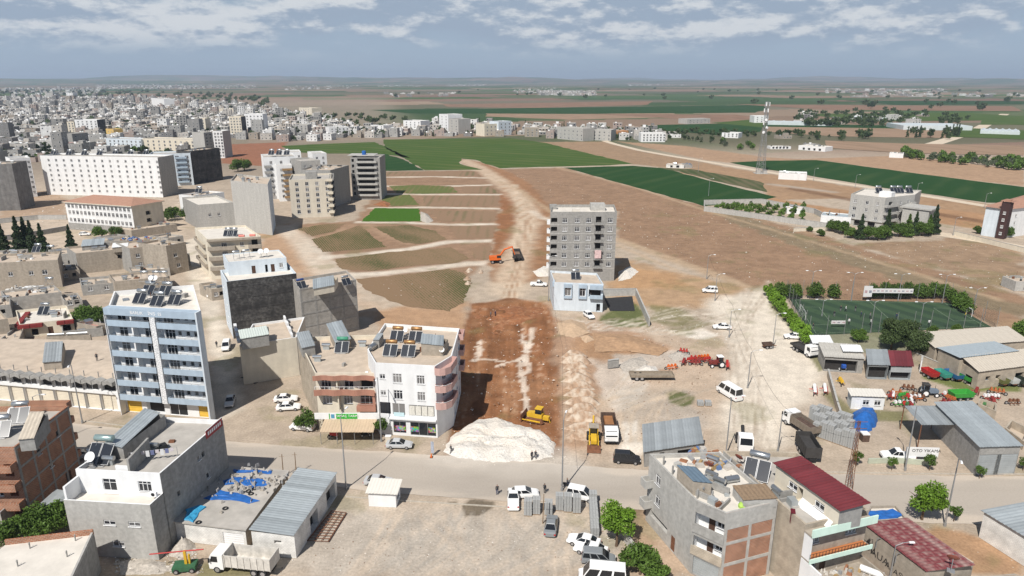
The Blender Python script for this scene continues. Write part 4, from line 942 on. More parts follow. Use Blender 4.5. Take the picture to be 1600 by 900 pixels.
# --- N2: grey house with white terrace
hl, hu = 8.3, 11.2
FL, FR = U(99, 781, hl), U(234, 789, hl); BR = U(348, 656, hu); BL = BR + (FL - FR) * .95
N2 = Bld('terrace_house', 'grey rendered house with a bright white roof terrace and set-back top floor', 'house', [FL, FR, FR + (BR - FR) * .16, FL + (BL - FL) * .16], hl, [M_concl, M_conc, M_conc, M_conc], {0: [(.49, 4.9, 1.6, .75, 'w2'), (.78, 4.9, 1.6, .75, 'w2'), (.55, 1.7, 1.6, .85, 'w2')]}, .55, .2, M_roofw, parm=M_white)
g0, g1 = FL + (BL - FL) * .15, FR + (BR - FR) * .15
N2u = Bld('', '', '', [g0, g1, BR, BL], hu, [M_white, M_conc, M_conc, M_conc], {0: [(.38, hl - .4, 1.9, 2.1, 'w2'), (.8, hl + .1, 1.8, 1.5, 'w3')], 1: [(.2, 6, .6, .7, 'open'), (.55, 8.3, .7, .7, 'w1'), (.62, 8.3, .7, .8, 'open'), (.65, 4.5, .8, .9, 'w1')]}, .7, .22, M_roofg, root=N2, partname='upper_wall')
a0 = N2.loc(g0); L0 = (g1 - g0).length; d0 = (N2.loc(g1) - a0).normalized()
MB().box(0, .3, -2.6, .0, hl - .5, hl + 1.9).build('terrace_side_wall', M_white, N2.root).location = (a0.x, a0.y, 0)
s1 = N2.loc(U(200, 735, hu)); s2 = N2.loc(U(232, 700, hu)); dd = (s2 - s1)
st = MB().prism([s1, s1 + Vector((.3, 0)), s2 + Vector((.3, 0)), s2], hu - .7, hu + 1.6); st.build('stair_wall', M_conc, N2.root)
MB().prism([s1 + Vector((-1.8, .1)), s1 + Vector((-.02, .1)), s1 + Vector((-.02, .35)), s1 + Vector((-1.8, .35))], hu - .7, hu + .5).build('stair_wall', M_white, N2.root)
lean(N2, [(*U(167, 698, hu + 1), hu + 1.7), (*U(192, 700, hu + 1), hu + 1.2), (*U(258, 650, hu + 1), hu + 1.2), (*U(226, 646, hu + 1), hu + 1.7)], M_galvb, M_conc, base=hu - .7)
heater((*U(165, 717, hu - .7), hu - .7), N2.rz, 'large greenish steel tank heater on the white terrace house', mat('greenish steel tank', (.36, .47, .45), .3, .1, 2, 0, 0, .6), sc_=1.55)
dish((*U(145, 731, hu - .7), hu - .7), -.1, 'white dish behind the front parapet of the terrace house', sc_=1.7)
r = thing('air_conditioner', 'white air conditioner unit on the white terrace house wall', 'air conditioner', (*U(240, 772, hl + .3), hl), N2.rz); MB().box(-.45, .45, -.18, .15, 0, .65).build('case', M_pvc, r); MB().tube([(0, -.2, .33), (0, -.18, .33)], .25, 12).build('fan_grille', M_black, r)
r = thing('banner', 'red and white banner along the top of the grey side wall', 'banner', (*(FR + (BR - FR) * .74), 0), math.atan2((BR - FR).y, (BR - FR).x)); Lb = (BR - FR).length * .24
MB().box(0, Lb, -.12, -.06, hu - .75, hu + .55).build('panel', mat('red banner', (.33, .04, .045), .6, .1), r); MB().box(-.06, Lb + .06, -.13, -.05, hu + .551, hu + .62).build('frame', M_pvc, r)
[MB().box(Lb * (.1 + .12 * k), Lb * (.18 + .12 * k), -.13, -.121, hu - .35, hu + .2).build('print_block', M_pvc, r) for k in range(7)]
r = thing('laundry_line', 'washing line hung with clothes on the terrace house roof', 'laundry', (*U(240, 713, hu), hu - .7), .25)
MB().tube([(-3, 0, 0), (-3, 0, 1.7)], .03, 4).tube([(3, 0, 0), (3, 0, 1.7)], .03, 4).tube([(-3, 0, 1.65), (3, 0, 1.65)], .012, 3).build('line', M_pole, r)
for k in range(9): MB().box(-2.7 + k * .6, -2.25 + k * .6, -.02, .02, .75 + .2 * (k % 3), 1.64).build('garment', mat('cloth %d' % (k % 3), [(.65, .65, .66), (.15, .17, .3), (.55, .5, .52)][k % 3], .9, .1), r)
# tin shed and low roof by the trees
r = thing('tin_shed', 'small grey corrugated shed roof between the brick house and the trees', 'shed', (0, 0, 0))
q = RP(3, (42, 800), (72, 806), (113, 771), (88, 766)); corr(r, (*q[0], 2.6), (*q[1], 2.6), (*q[2], 3.2), (*q[3], 3.2), M_galv)
mb = MB(); qq = [q[0] + (q[2] - q[0]) * .03, q[1] + (q[3] - q[1]) * .03, q[2] + (q[0] - q[2]) * .03, q[3] + (q[1] - q[3]) * .03]; mb.prism(qq, 0, [2.5, 2.5, 3.05, 3.05]); mb.build('wall', M_conc, r)
P = RP(3.2, (0, 801), (18, 785), (10, 770), (-20, 785)); Bld('low_roof', 'small low whitish concrete roof at the left edge below the brick house', 'house', [P[3], P[0], P[1], P[2]], 3.2, M_conc, {}, .3, .2, M_roofw)
# --- N6: low house, roof only, brick parapet
h = 5.4
P = RP(h, (-60, 905), (105, 925), (147, 834), (10, 850))
N6 = Bld('low_house', 'flat pale concrete roof with a red brick parapet at the bottom left corner', 'house', P, h, [M_block, M_conc, M_brick, M_conc], {}, .0, .25, M_roofw)
a, d, n, Ln = N6.E[2]; put('parapet', MB().box(0, Ln, 0, .25, 0, .7).mesh('parapet', M_brick), N6.root, N6.W(2, 0, h), math.atan2(d.y, d.x))
a, d, n, Ln = N6.E[1]; put('parapet', MB().box(.02, Ln - .27, 0.01, .25, 0, .4).mesh('parapet', M_concl), N6.root, N6.W(1, 0, h), math.atan2(d.y, d.x))
for (x, y) in ((47, 857), (105, 870), (28, 885), (118, 845)): o = N6.loc(U(x, y, h)); MB().tube([(*o, h), (o.x + .06, o.y, h + .9)], .08, 5).tube([(*o, h), (o.x - .25, o.y + .1, h + .7)], .02, 4).build('starter_column', M_conc, N6.root)
# --- N3: block shed with tarps on the roof
h = 3.0
P = RP(h, (272, 815), (383, 828), (449, 738), (346, 730))
N3 = Bld('block_shed', 'pale block shed with blue tarpaulins and rubble over its flat roof', 'shed', P, h, [M_blockw, M_blockt, M_blockt, M_blockt], {0: [(.82, .05, 3.0, 2.2, 'shut', M_pvc)]}, 0, roof=M_roofg)
MB().prism([p + (N3.P[0] - N3.P[2]) * .0 for p in inset(N3.P, -.25)], h + .01, h + .18).build('roof_slab', M_roofg, N3.root)
def tarp(label, pts, z, m, seed):
    P = ragged([tuple(U(a, b, z)) for a, b in pts], .8, .22, seed); rn = random.Random(seed); c = Vector((sum(p[0] for p in P) / len(P), sum(p[1] for p in P) / len(P)))
    mb = MB(); n = len(P); rings = [1, .93, .7, .4]; V = []
    for r_ in rings: V.append([(c.x + (p[0] - c.x) * r_, c.y + (p[1] - c.y) * r_, z + (.02 if r_ == 1 else .12 + rn.uniform(-.06, .10))) for p in P])
    for k in range(len(rings) - 1):
        for i in range(n): j = (i + 1) % n; mb.face([V[k][i], V[k][j], V[k + 1][j], V[k + 1][i]])
    cz = (c.x, c.y, z + .14)
    for i in range(n): mb.face([V[-1][i], V[-1][(i + 1) % n], cz])
    o = mb.build('tarpaulin', m); tag(o, label, 'tarpaulin', 'blue tarpaulins on the shed roofs'); return o
tarp('large crumpled blue tarpaulin across the middle of the block shed roof', [(318, 779), (345, 767), (370, 770), (405, 783), (390, 786), (360, 783), (340, 782)], h + .2, M_tarp, 3)
tarp('bright blue tarpaulin at the back of the block shed roof', [(350, 750), (365, 745), (410, 748), (420, 757), (395, 764), (375, 755), (352, 757)], h + .2, M_tarp, 4)
tarp('light blue torn tarpaulin strip at the front left of the block shed roof', [(285, 814), (292, 797), (310, 790), (322, 791), (312, 800), (305, 816)], h + .2, M_tarpl, 5)
tarp('narrow blue tarpaulin strip along the rear edge of the block shed roof', [(362, 735), (425, 737), (425, 741), (365, 738)], h + .2, M_tarp, 6)
for k, (x, y) in enumerate([(388, 768), (352, 795), (398, 764), (310, 817), (392, 772)]): 
    mb = MB()
    for q in range(10):
        a, b = 2 * math.pi * q / 10, 2 * math.pi * (q + 1) / 10
        for r0, r1, z0_, z1_ in ((.2, .34, .12, .18), (.34, .42, .18, .1), (.42, .36, .1, 0)): mb.face([(r0 * math.cos(a), r0 * math.sin(a), z0_), (r0 * math.cos(b), r0 * math.sin(b), z0_), (r1 * math.cos(b), r1 * math.sin(b), z1_), (r1 * math.cos(a), r1 * math.sin(a), z1_)])
    o = mb.build('old_tyre', M_black); o.location = (*U(x, y, h + .2), h + .2); tag(o, 'old black tyre on the block shed roof, ' + ['nearest the big tarpaulin', 'alone in the middle of the bare slab', 'rearmost by the bright tarpaulin', 'at the front edge by the torn strip', 'just in front of the rearmost one'][k], 'tyre', 'tyres on the shed roof')
# --- N4: long shed with grey corrugated roof
h = 3.7
q = RP(h, (389, 831), (459, 837), (527, 738), (472, 733))
N4 = Bld('long_shed', 'long whitewashed shed under a grey corrugated metal roof', 'shed', [q[0] * .98 + q[2] * .02, q[1] * .98 + q[3] * .02, q[2] * .98 + q[0] * .02, q[3] * .98 + q[1] * .02], h - .15, [M_blockw, M_blockw, M_blockw, M_blockw], {0: [(.6, 2.0, 1.0, .5, 'open')], 1: [(.42, .1, 2.6, 2.6, 'open'), (.84, .1, 3.2, 2.7, 'open')]}, 0)
L4 = [N4.loc(p) for p in q]; corr(N4.root, (*L4[1], h), (*L4[2], h), (*L4[3], h + .35), (*L4[0], h + .35), M_galvb)
# --- N5: white kiosk
P, h = quadF((575, 768), (618, 770), (578, 791), 2.6)
N5 = Bld('kiosk', 'small white kiosk with a pale ribbed roof on the dusty lot', 'kiosk', P, 2.35, M_white, {1: [(.5, .9, 1.2, .9, 'w2')], 0: []}, 0)
L5 = [N5.loc(p) for p in inset([Vector(p) for p in P], -.35)]; corr(N5.root, (*L5[0], 2.38), (*L5[1], 2.38), (*L5[2], 2.9), (*L5[3], 2.9), mat('cream sheet', (.66, .63, .57), .5, .06), 1.0)
# steel frame lying on the ground beside the long shed
r = thing('steel_frame', 'rusty steel ladder-like frame lying beside the long shed', 'steel frame', (0, 0, 0)); q = [Vector((*U(a, b), .2)) for a, b in ((480, 847), (513, 848), (541, 803), (518, 800))]
for a, b in ((0, 3), (1, 2)): MB().tube([q[a], q[b]], .1, 4).build('rail', M_rust, r)
for t_ in (.33, .66): MB().tube([q[0].lerp(q[1], t_), q[3].lerp(q[2], t_)], .06, 4).build('rail', M_rust, r)
for k in range(12): MB().tube([q[0].lerp(q[3], k / 11) + Vector((0, 0, .03)), q[1].lerp(q[2], k / 11) + Vector((0, 0, .03))], .05, 4).build('rung', M_rust, r)
# ================================================================== NEAR BUILDINGS (front right)
# --- N7: grey concrete house with chamfered balcony corner
h = 10.6
P = RP(h, (1088, 782), (1135, 802), (1215, 783), (1124, 706), (1015, 709))
N7 = Bld('concrete_house', 'grey concrete house with brick infill and white chamfered balconies beside the puddle lane', 'house', P, h, [M_conc, M_brick, M_concl, M_concl, M_concl],
         {4: [(.22, 7.3, 1.3, 1.5, 'w2'), (.24, 4.2, 1.3, 1.5, 'w2'), (.62, .05, 1.1, 2.3, 'door', M_rust), (.3, 1.6, 4.5, .9, 'open')], 0: [(.5, 6.4, 4.0, 2.6, 'none'), (.5, 3.2, 4.0, 2.5, 'none'), (.5, .2, 3.4, 2.5, 'shut', M_galv)]}, .6, .25, M_roofw, parm=M_concl, reveal=.2)
a, d, n, Ln = N7.E[0]; an = math.atan2(d.y, d.x)
for z in (3.2, 6.4):      # white loggias behind the chamfer
    mb = MB(); w0, w1, dp, hh = Ln / 2 - 2.05, min(Ln / 2 + 2.05, Ln - .05), 1.5, 2.6
    for q in ([(w0, dp, 0), (w1, dp, 0), (w1, dp, hh), (w0, dp, hh)], [(w0, .2, 0), (w0, dp, 0), (w0, dp, hh), (w0, .2, hh)], [(w1, dp, 0), (w1, .2, 0), (w1, .2, hh), (w1, dp, hh)], [(w0, .2, 0), (w1, .2, 0), (w1, dp, 0), (w0, dp, 0)], [(w0, .2, hh), (w0, dp, hh), (w1, dp, hh), (w1, .2, hh)]): mb.face(q)
    o = put('balcony', mb.mesh('balcony', M_white), N7.root, (a.x, a.y, z), an)
    put('balcony_parapet', MB().box(w0 - .1, w1 + .1, -.12, .2, -.25, .95).mesh('balcony_parapet', M_conc if z > 5 else M_blockt), o)
    put('window', winmesh('w2', 1.1, 1.2, M_pvc)[0], o, (w1 - 1.5, dp - .08, .9)); put('pane', winmesh('w2', 1.1, 1.2, M_pvc)[1], o, (w1 - 1.5, dp - .08, .9)); put('door', winmesh('door', .8, 2.0, M_brown)[0], o, (w1 - 2.6, dp - .06, 0))
a, d, n, Ln = N7.E[1]; an = math.atan2(d.y, d.x)
for z, t_ in ((h - 2.4, 2.38), (6.0, .4), (2.9, .45)): put('concrete_beam', MB().box(.01, Ln - .02, -.05, .1, 0, t_).mesh('concrete_beam', M_concl), N7.root, N7.W(1, 0, z), an)
for k in range(3): put('concrete_column', MB().box(0, .4, -.04, .1, 0, h - .1).mesh('concrete_column', M_concl), N7.root, N7.W(1, (Ln - .42) * k / 2 / Ln, 0), an)
for z in (3.1, 6.3): N7.balcony(4, .005, .13, z, 1.2, 1.0, M_concl); 
lean(N7, [(*U(1083, 757, h + 1), h + 1.5), (*U(1112, 757, h + 1), h + 1.2), (*U(1087, 735, h + 1), h + 1.6), (*U(1058, 737, h + 1), h + 1.9)], mat('slate blue sheet', (.12, .17, .22), .5, .1), M_conct, base=h - .6)
lean(N7, [(*U(1163, 778, h + 1), h + .7), (*U(1214, 774, h + 1), h + .6), (*U(1178, 750, h + 1), h + .7), (*U(1146, 757, h + 1), h + .8)], M_wood, M_concl, base=h - .6)
tag(MB().tube([(-.95, 0, .55), (-.9, 0, .55), (.9, 0, .55), (.95, 0, .55)], [.38, .44, .44, .38], 14).box(-.7, -.6, -.3, .3, 0, .2).box(.6, .7, -.3, .3, 0, .2).build('water_tank', M_steel), 'galvanised water tank lying on the grey concrete house roof', 'tank'); o = bpy.data.objects['water_tank.002']; o.location = (*U(1143, 754, h - .6), h - .6); o.rotation_euler = (0, 0, .25)
M_rdish = mat('rusty red dish', (.22, .07, .05), .6, .2)
dish((*U(1106, 742, h - .6), h - .6), 2.5, 'rusty red dish in the middle of the grey concrete house roof', M_rdish, 1.5)
M_rub0 = mat('roof rubble', (.33, .30, .26), .95, .3, 3)
junkm = [mat('junk %d' % i, c, .8, .2) for i, c in enumerate([(.36, .25, .12), (.62, .6, .56), (.3, .3, .3), (.28, .13, .07), (.45, .42, .38), (.1, .16, .3)])]
def junk(label, c, z, rx, ry, n, seed, cat='scrap', s0=.25, s1=.7, name='scrap_pile', ms=None):
    rn = random.Random(seed); mb = MB(); ms = ms or junkm
    for k in range(n):
        x, y = rn.gauss(0, rx / 2), rn.gauss(0, ry / 2); a_, b_, c_ = rn.uniform(s0, s1), rn.uniform(s0, s1) * .6, rn.uniform(.1, .4); mb.box(x - a_, x + a_, y - b_, y + b_, 0, c_ + .25 * max(0, 1 - abs(x) / rx), rn.choice(ms), .08, .05, rn.uniform(0, 3))
    o = mb.build(name); o.location = (*c, z); o['kind'] = 'stuff'; return tag(o, label, cat)
junk('heap of boards, sacks and scrap at the back of the grey concrete house roof', U(1112, 722, h - .5), h - .6, 3.2, 1.8, 34, 5)
junk('tin sheets and junk in the rear corner of the grey concrete house roof', U(1095, 708, h - .5), h - .6, 2.4, 1.2, 20, 6)
for (x, y) in ((1051, 735), (1090, 772), (1113, 775), (1037, 720)): o = N7.loc(U(x, y, h)); MB().tube([(*o, h - .6), (o.x, o.y, h + .7)], .13, 5).build('starter_column', M_conc, N7.root)
r = thing('plastic_sack', 'lime green sack on the front parapet of the grey concrete house', 'sack', (*U(1160, 786, h), h - .6)); MB().tube([(0, 0, 0), (0, 0, .3), (.05, 0, .6), (.1, 0, .7)], [.45, .5, .3, .1], 9).build('bag', mat('lime plastic', (.36, .55, .10), .5, .15), r)
# --- N8: house with mint bands and maroon roof
h = 10.2
P = RP(h, (1259, 820), (1358, 797), (1245, 706), (1130, 704), (1216, 783))
P = [P[4], P[0], P[1], P[2], P[3]]
N8 = Bld('balcony_house', 'house with mint green balcony bands and a maroon roofed penthouse', 'house', P, h, [M_blockt, M_conct, M_conct, M_concl, M_concl],
         {1: [(.18, 7.3, 1.3, 1.2, 'w2'), (.75, 7.4, 1.6, 1.2, 'w3'), (.2, 3.9, .9, 1.0, 'w1'), (.36, 3.1, .9, 2.2, 'door'), (.45, .1, 3, 2.6, 'open')]}, .7, .25, M_roofg)
Lw = N8.E[1][3]
def eb(i, name, x0, x1, y0, y1, z0, z1, m): 
    a, d, n, Ln = N8.E[i]; return put(name, MB().box(x0, x1, y0, y1, 0, z1 - z0).mesh(name, m), N8.root, (a.x, a.y, z0), math.atan2(d.y, d.x))
eb(1, 'eave_slab', -.1, Lw + .1, -1.3, 0, h - .9, h - .7, M_conct); eb(1, 'fascia', -.1, Lw + .1, -1.36, -1.2, h - .92, h + .15, M_mint)
o = N8.balcony(1, .0, .99, 6.0, 1.35, .05, M_conct, rail=True, inner=M_black); eb(1, 'fascia', -.05, Lw * .99, -1.42, -1.3, 5.75, 6.35, M_mint); eb(1, 'floor_tiles', .1, Lw * .97, -1.28, -.02, 6.0, 6.03, mat('orange tiles', (.42, .16, .06), .6, .1))
eb(1, 'side_wall', -.02, .2, -1.2, 0, 6.0, 9.3, M_white); eb(1, 'side_wall', -.02, .2, -3.2, 0, 2.9, 5.7, M_white)
eb(1, 'terrace_slab', 0, Lw, -4.2, -.02, 2.6, 2.9, M_conct); eb(1, 'terrace_parapet', 0, Lw, -4.2, -4.0, 2.9, 3.8, M_conct); eb(1, 'terrace_parapet', 0, .2, -3.98, -.02, 2.9, 3.8, M_conct); eb(1, 'terrace_parapet', Lw - .2, Lw, -3.98, -.02, 2.9, 3.8, M_conct); eb(1, 'lower_wall', .1, Lw - .1, -4.1, -.05, 0, 2.6, M_conct)
pc = N8.world(*(N8.W(1, .5)[:2])); dd = Vector((math.cos(N8.rz), math.sin(N8.rz)))
clutter(N7, 16, 1); clutter(N8, 10, 2); clutter(B6, 8, 3); clutter(N2u, 6, 4); clutter(B7, 6, 6); clutter(B1, 5, 5)
def onE(i, u, k, z, B=N8): p = B.W(i, u, z, k); q = B.world(p.x, p.y, z); return q
M_grav = mat('scattered rubble', (.5, .47, .43), .9, .35, 5)
q = onE(1, .4, 2.4, 2.9); junk('white rubble spread over the terrace under the mint balcony', (q.x, q.y), 2.9, 5.5, 2.2, 90, 8, 'rubble', .06, .18, 'rubble', [M_grav, junkm[1], junkm[4]])
q = onE(1, .62, 1.2, 2.9); junk('pots and crates along the terrace under the mint balcony', (q.x, q.y), 2.9, 3.5, .8, 16, 9, 'crates', .15, .35)
q = onE(1, .93, 2.4, 2.9); r = thing('mat_roll', 'rolled pale mat lying on the right end of the terrace', 'mat', (q.x, q.y, 2.95), N8.rz + .6); MB().tube([(-1.3, 0, .4), (1.3, 0, .4)], .4, 12).build('roll', M_pvc, r)
# maroon penthouse
hp = h + 2.5
R4 = RP(hp, (1207, 720), (1313, 796), (1357, 787), (1251, 713))
ins4 = inset([Vector(p) for p in R4], .35)
Ph = Bld('', '', '', ins4, hp - .35, [M_cream, M_conc, M_concl, M_concl], {0: [(.3, h + .4, 1.5, .9, 'w2'), (.42, h - .65, .9, 2.0, 'open'), (.72, h + .4, 1.5, .9, 'w2')]}, 0, z0=h - .7, root=N8, partname='penthouse')
l4 = [N8.loc(p) for p in R4]; corr(N8.root, (*l4[0], hp - .25), (*l4[1], hp - .25), (*l4[2], hp + .1), (*l4[3], hp + .1), M_mar)
heater((*U(1184, 735, h), h - .7), -.5, 'large steel tank heater at the back of the maroon-roofed house', sc_=1.5); dish((*U(1153, 722, h), h - .7), 2.3, 'rusty red dish near the large heater of the maroon-roofed house', M_rdish, 1.4)
r = thing('blanket', 'dark red blanket hung over the parapet of the maroon-roofed house', 'blanket', (*U(1240, 800, h), h - .6), N8.rz - .6); MB().box(-.5, .5, -.32, -.27, -.7, .75).box(-.5, .5, -.27, .2, .70, .75).build('cloth', mat('dark red cloth', (.12, .012, .02), .9, .2), r)
r = thing('white_sheet', 'large white sheet propped against the penthouse wall', 'sheet', (*U(1280, 797, h), h - .7), math.atan2((R4[1] - R4[0]).y, (R4[1] - R4[0]).x)); mb = MB(); mb.face([(-2.5, -1.1, .05), (2.5, -.9, .05), (2.5, -.1, 1.0), (-2.5, -.2, 1.1)]); mb.face([(-2.5, -.2, 1.07), (2.5, -.1, .97), (2.5, -.9, .02), (-2.5, -1.1, .02)]); mb.build('panel', M_pvc, r)
# --- N9: low building with maroon sheet roof and lettered wall
h = 4.6
q = RP(h, (1347, 817), (1447, 893), (1526, 877), (1417, 811))
N9 = Bld('workshop', 'low workshop with a faded maroon sheet roof and big dark letters on its wall', 'workshop', inset([Vector(p) for p in q], .15), h - .2, [M_conct, M_conct, M_conct, M_conct], {}, 0)
l9 = [N9.loc(p) for p in q]
def fade(t, tcn, base, b):
    f = nodenoise(t, tcn.outputs['Object'], .5, .42, .72, 8, (1, 2.2, 1)); return nodemix(t, f, base, (.36, .27, .24))
corr(N9.root, (*l9[0], h), (*l9[1], h), (*l9[2], h + .25), (*l9[3], h + .25), mat('faded maroon sheet', (.17, .04, .045), .7, .2, .6, extra=fade), 1.1)
q2 = RP(4.2, (1347, 815), (1417, 810), (1400, 789), (1360, 790)); N9b = Bld('low_annex', 'low flat annex with a blue tarpaulin roof behind the maroon workshop', 'annex', [q2[0], q2[1], q2[2], q2[3]], 4.2, M_conct, {}, .35, .2, M_roofw)
tarp('blue tarpaulin covering the annex roof by the leaning tree', [(1350, 812), (1358, 799), (1398, 797), (1415, 806), (1400, 811), (1370, 814)], 3.95, M_tarp, 12)
La = N9.E[0][3]
M_ink = mat('dark wall paint', (.05, .045, .04), .9, .3, 3)
for s_, u_, z_, sz in (('DEM', .05, 1.9, 1.5), ('DU', .17, 1.7, 1.0), ('-', .24, 1.8, 1.3), ('AUA', .33, 1.7, 1.4), ('A', .47, 1.5, 1.2), ('AŞ', .64, 1.4, 1.1)): text(s_, sz, M_ink, N9.root, N9.W(0, u_, z_, .02), (R(90), 0, 0), .01)
for u_ in (.3, .62): p0 = N9.W(0, u_, h - .3, .0); MB().tube([p0, p0 + Vector((0, -.6, .2)), p0 + Vector((0, -.65, -1.2))], .06, 5).build('drain_pipe', M_pole, N9.root)
dish((*U(1485, 893, h), h + .2), 2.6, 'rusty red dish at the lower edge of the maroon workshop roof', M_rdish, 1.6)
# --- N10: white block building at the right edge
h = 4.2
q = RP(h, (1532, 796), (1625, 852), (1720, 820), (1600, 790))
N10 = Bld('white_shed', 'whitewashed block shed with a bluish metal roof at the right edge', 'shed', inset([Vector(p) for p in q], .3), h - .3, [M_blockw] * 4, {}, 0)
l = [N10.loc(p) for p in q]; corr(N10.root, (*l[0], h - .1), (*l[1], h - .1), (*(l[1] + (l[3] - l[0])), h + .6), (*l[3], h + .6), M_galvb, 1.1)
q = RP(3, (1490, 905), (1585, 896), (1640, 920), (1500, 960)); r = Bld('yard_wall', 'low concrete parapet wall in the bottom right corner', 'wall', [q[3], q[2], q[1], q[0]], 3.0, M_conct, {}, .3, .25, M_roof)
# ================================================================== YARD ON THE RIGHT: sheds
q = N3.world(*((N3.P[0] + N3.P[2]) / 2)); junk('grey rubble and stones strewn between the tarpaulins on the block shed roof', (q.x + 1.2, q.y + 2.5), 3.2, 6, 4, 110, 14, 'rubble', .08, .35, 'rubble', [M_rub0, junkm[4], junkm[2]])
def shed(label, q, z, hs, m, wm, cat='shed', name='metal_shed', holes=None, eave=.3, sw=1.1):
    """q: roof corners in the photo; z: height used to read them; hs: four corner heights"""
    P = [U(a, b, z) for a, b in q]
    B = Bld(name, label, cat, inset([Vector(p) for p in P], eave), min(hs) - .25, wm, holes or {}, 0)
    l = [B.loc(p) for p in P]; corr(B.root, *[(*l[i], hs[i]) for i in range(4)], m, sw); return B
shed('grey tin-roofed garage with open doors behind the parked black van', [(1005, 706), (1100, 692), (1103, 670), (1003, 667)], 3.0, (2.9, 2.9, 3.5, 3.5), M_galv, M_conc, holes={0: [(.18, .1, 1.0, 2.0, 'door', M_pvc), (.3, .1, .9, 2.1, 'open'), (.75, .1, 3.6, 2.0, 'open')]})
# big open shed
h = 5.2
q = [(1531, 699), (1600, 697), (1520, 625), (1459, 628)]
B = shed('large grey metal shed with closed shutters and an open lean-to side', q, h, (h, h, h, h), M_galvb, M_conc, holes={0: [(.3, .1, 3.6, 3.6, 'shut', M_galv), (.75, .1, 3.6, 3.6, 'shut', M_galv)], 3: []})
P = [U(a, b, 4.6) for a, b in ((1440, 664), (1495, 664), (1462, 634), (1413, 634))]; l = [B.loc(p) for p in P]; corr(B.root, *[(*p, 4.6) for p in l], M_galv)
for p in l: MB().tube([(*p, 0), (*p, 4.6)], .09, 5).build('post', M_rust, B.root)
# workshop sheds by the pitch
shed('old open-front workshop shed with a patched grey roof beside the pitch', [(1288, 556), (1353, 560), (1348, 538), (1278, 537)], 3.6, (3.4, 3.4, 4.0, 4.0), mat('patched grey sheet', (.44, .42, .38), .7, .25, .6), M_conc, holes={0: [(.4, .1, 7, 2.6, 'open')]})
shed('small shed with a clean white sheet roof beside the hedge lane', [(1270, 536), (1303, 536), (1296, 525), (1264, 525)], 3.2, (3.1, 3.1, 3.4, 3.4), mat('white sheet', (.74, .75, .75), .5, .05), M_conc)
B = shed('open shed with a grey and maroon patched roof next to the workshop', [(1356, 568), (1392, 569), (1385, 548), (1352, 547)], 3.6, (3.3, 3.3, 3.9, 3.9), M_galv, M_galv, holes={0: [(.45, .1, 7.0, 2.7, 'open')]})
shed('maroon-roofed grey sheet shed beside the red trailer', [(1391, 569), (1429, 570), (1424, 551), (1387, 549)], 3.6, (3.2, 3.2, 3.85, 3.85), M_mar, M_galv, holes={0: [(.5, .1, 4, 1.6, 'open')]})
shed('small white sheet-roofed shed wing behind the patched workshop', [(1318, 546), (1350, 547), (1347, 538), (1313, 537)], 4.6, (4.15, 4.15, 4.4, 4.4), MC['white sheet'], M_conc)
B = shed('white prefab office with a cream roof among the farm machines', [(1330, 618), (1387, 620), (1376, 607), (1323, 606)], 2.9, (2.8, 2.8, 2.9, 2.9), MC['cream sheet'], M_white, 'office', 'prefab_office', {0: [(.2, .1, .9, 2.0, 'door', M_pvc), (.45, .9, 1.2, 1.0, 'w2'), (.8, .9, 1.2, 1.0, 'w2')]})
# warehouses beyond
h = 5.0
shed('long beige-roofed warehouse at the right edge beside the pitch', [(1462, 541), (1610, 530), (1585, 510), (1432, 522)], 5.0, (4.6, 4.6, 5.4, 5.4), mat('beige sheet', (.50, .45, .38), .6, .08), M_blockt, 'warehouse', 'warehouse', sw=2.0)
shed('warehouse with a blue-grey roof slope behind the trailers', [(1500, 561), (1593, 550), (1557, 531), (1464, 541)], 5.0, (5.25, 5.25, 4.7, 4.7), mat('blue grey sheet', (.34, .39, .42), .6, .08), M_blockt, 'warehouse', 'warehouse', sw=2.0)
shed('warehouse bay with a dusty beige roof nearest the row of trailers', [(1531, 577), (1640, 563), (1609, 548), (1501, 561)], 4.6, (4.0, 4.0, 5.2, 5.2), mat('dusty beige sheet', (.48, .43, .36), .7, .1), M_blockt, 'warehouse', 'warehouse', {0: [(.15, 1.6, 1.2, 1.0, 'open'), (.3, 1.6, 1.2, 1.0, 'open'), (.62, .1, 2.2, 2.4, 'open')], 3: [(.5, .1, 2, 2, 'open')]}, sw=2.0)
for lb, q in (('low concrete pen wall behind the big metal shed', ((1528, 630), (1557, 643), (1558, 630), (1530, 622))), ('concrete tank wall at the right edge behind the big shed', ((1570, 668), (1600, 690), (1610, 670), (1580, 655)))):
    P = [U(a, b, 1.6) for a, b in q]; Bld('concrete_pen', lb, 'pen', P, 1.6, M_blockt, {}, 1.4, .3, M_roof)
# white yard wall and boundary walls
def wall(label, pts, h, m, t_=.25, name='yard_wall', z=0, closed=False):
    P = [U(a, b) for a, b in pts]; r = thing(name, label, 'wall', (*P[0], 0)); o = P[0]
    if closed: P.append(P[0])
    for a, b in zip(P, P[1:]):
        d = (b - a).normalized(); n = Vector((-d.y, d.x)) * t_ / 2; a2 = a - o - d * t_ * .49; b2 = b - o + d * t_ * .49
        MB().prism([a2 - n, b2 - n, b2 + n, a2 + n], 0, h).build('wall_panel', m, r)
        if h > 1: MB().prism([a2 - n * 1.5, b2 - n * 1.5, b2 + n * 1.5, a2 + n * 1.5], h, h + .08).build('coping', M_concl, r)
    return r
wall('pale green low wall along the pavement in front of the car wash', [(1357, 724), (1400, 723), (1452, 727)], .9, mat('pale green wall', (.42, .45, .36), .8, .1))
wall('block wall between the beige dirt yard and the weeds, left of the office', [(1293, 588), (1307, 640), (1316, 668)], 1.6, M_blockt)
wall('long low block wall behind the row of farm trailers', [(1425, 560), (1510, 596), (1525, 600)], 1.6, M_blockt)
wall('angled concrete yard wall around the tarred plot beside the small blue house', [(942, 463), (993, 462), (1014, 510)], 2.2, M_concl)
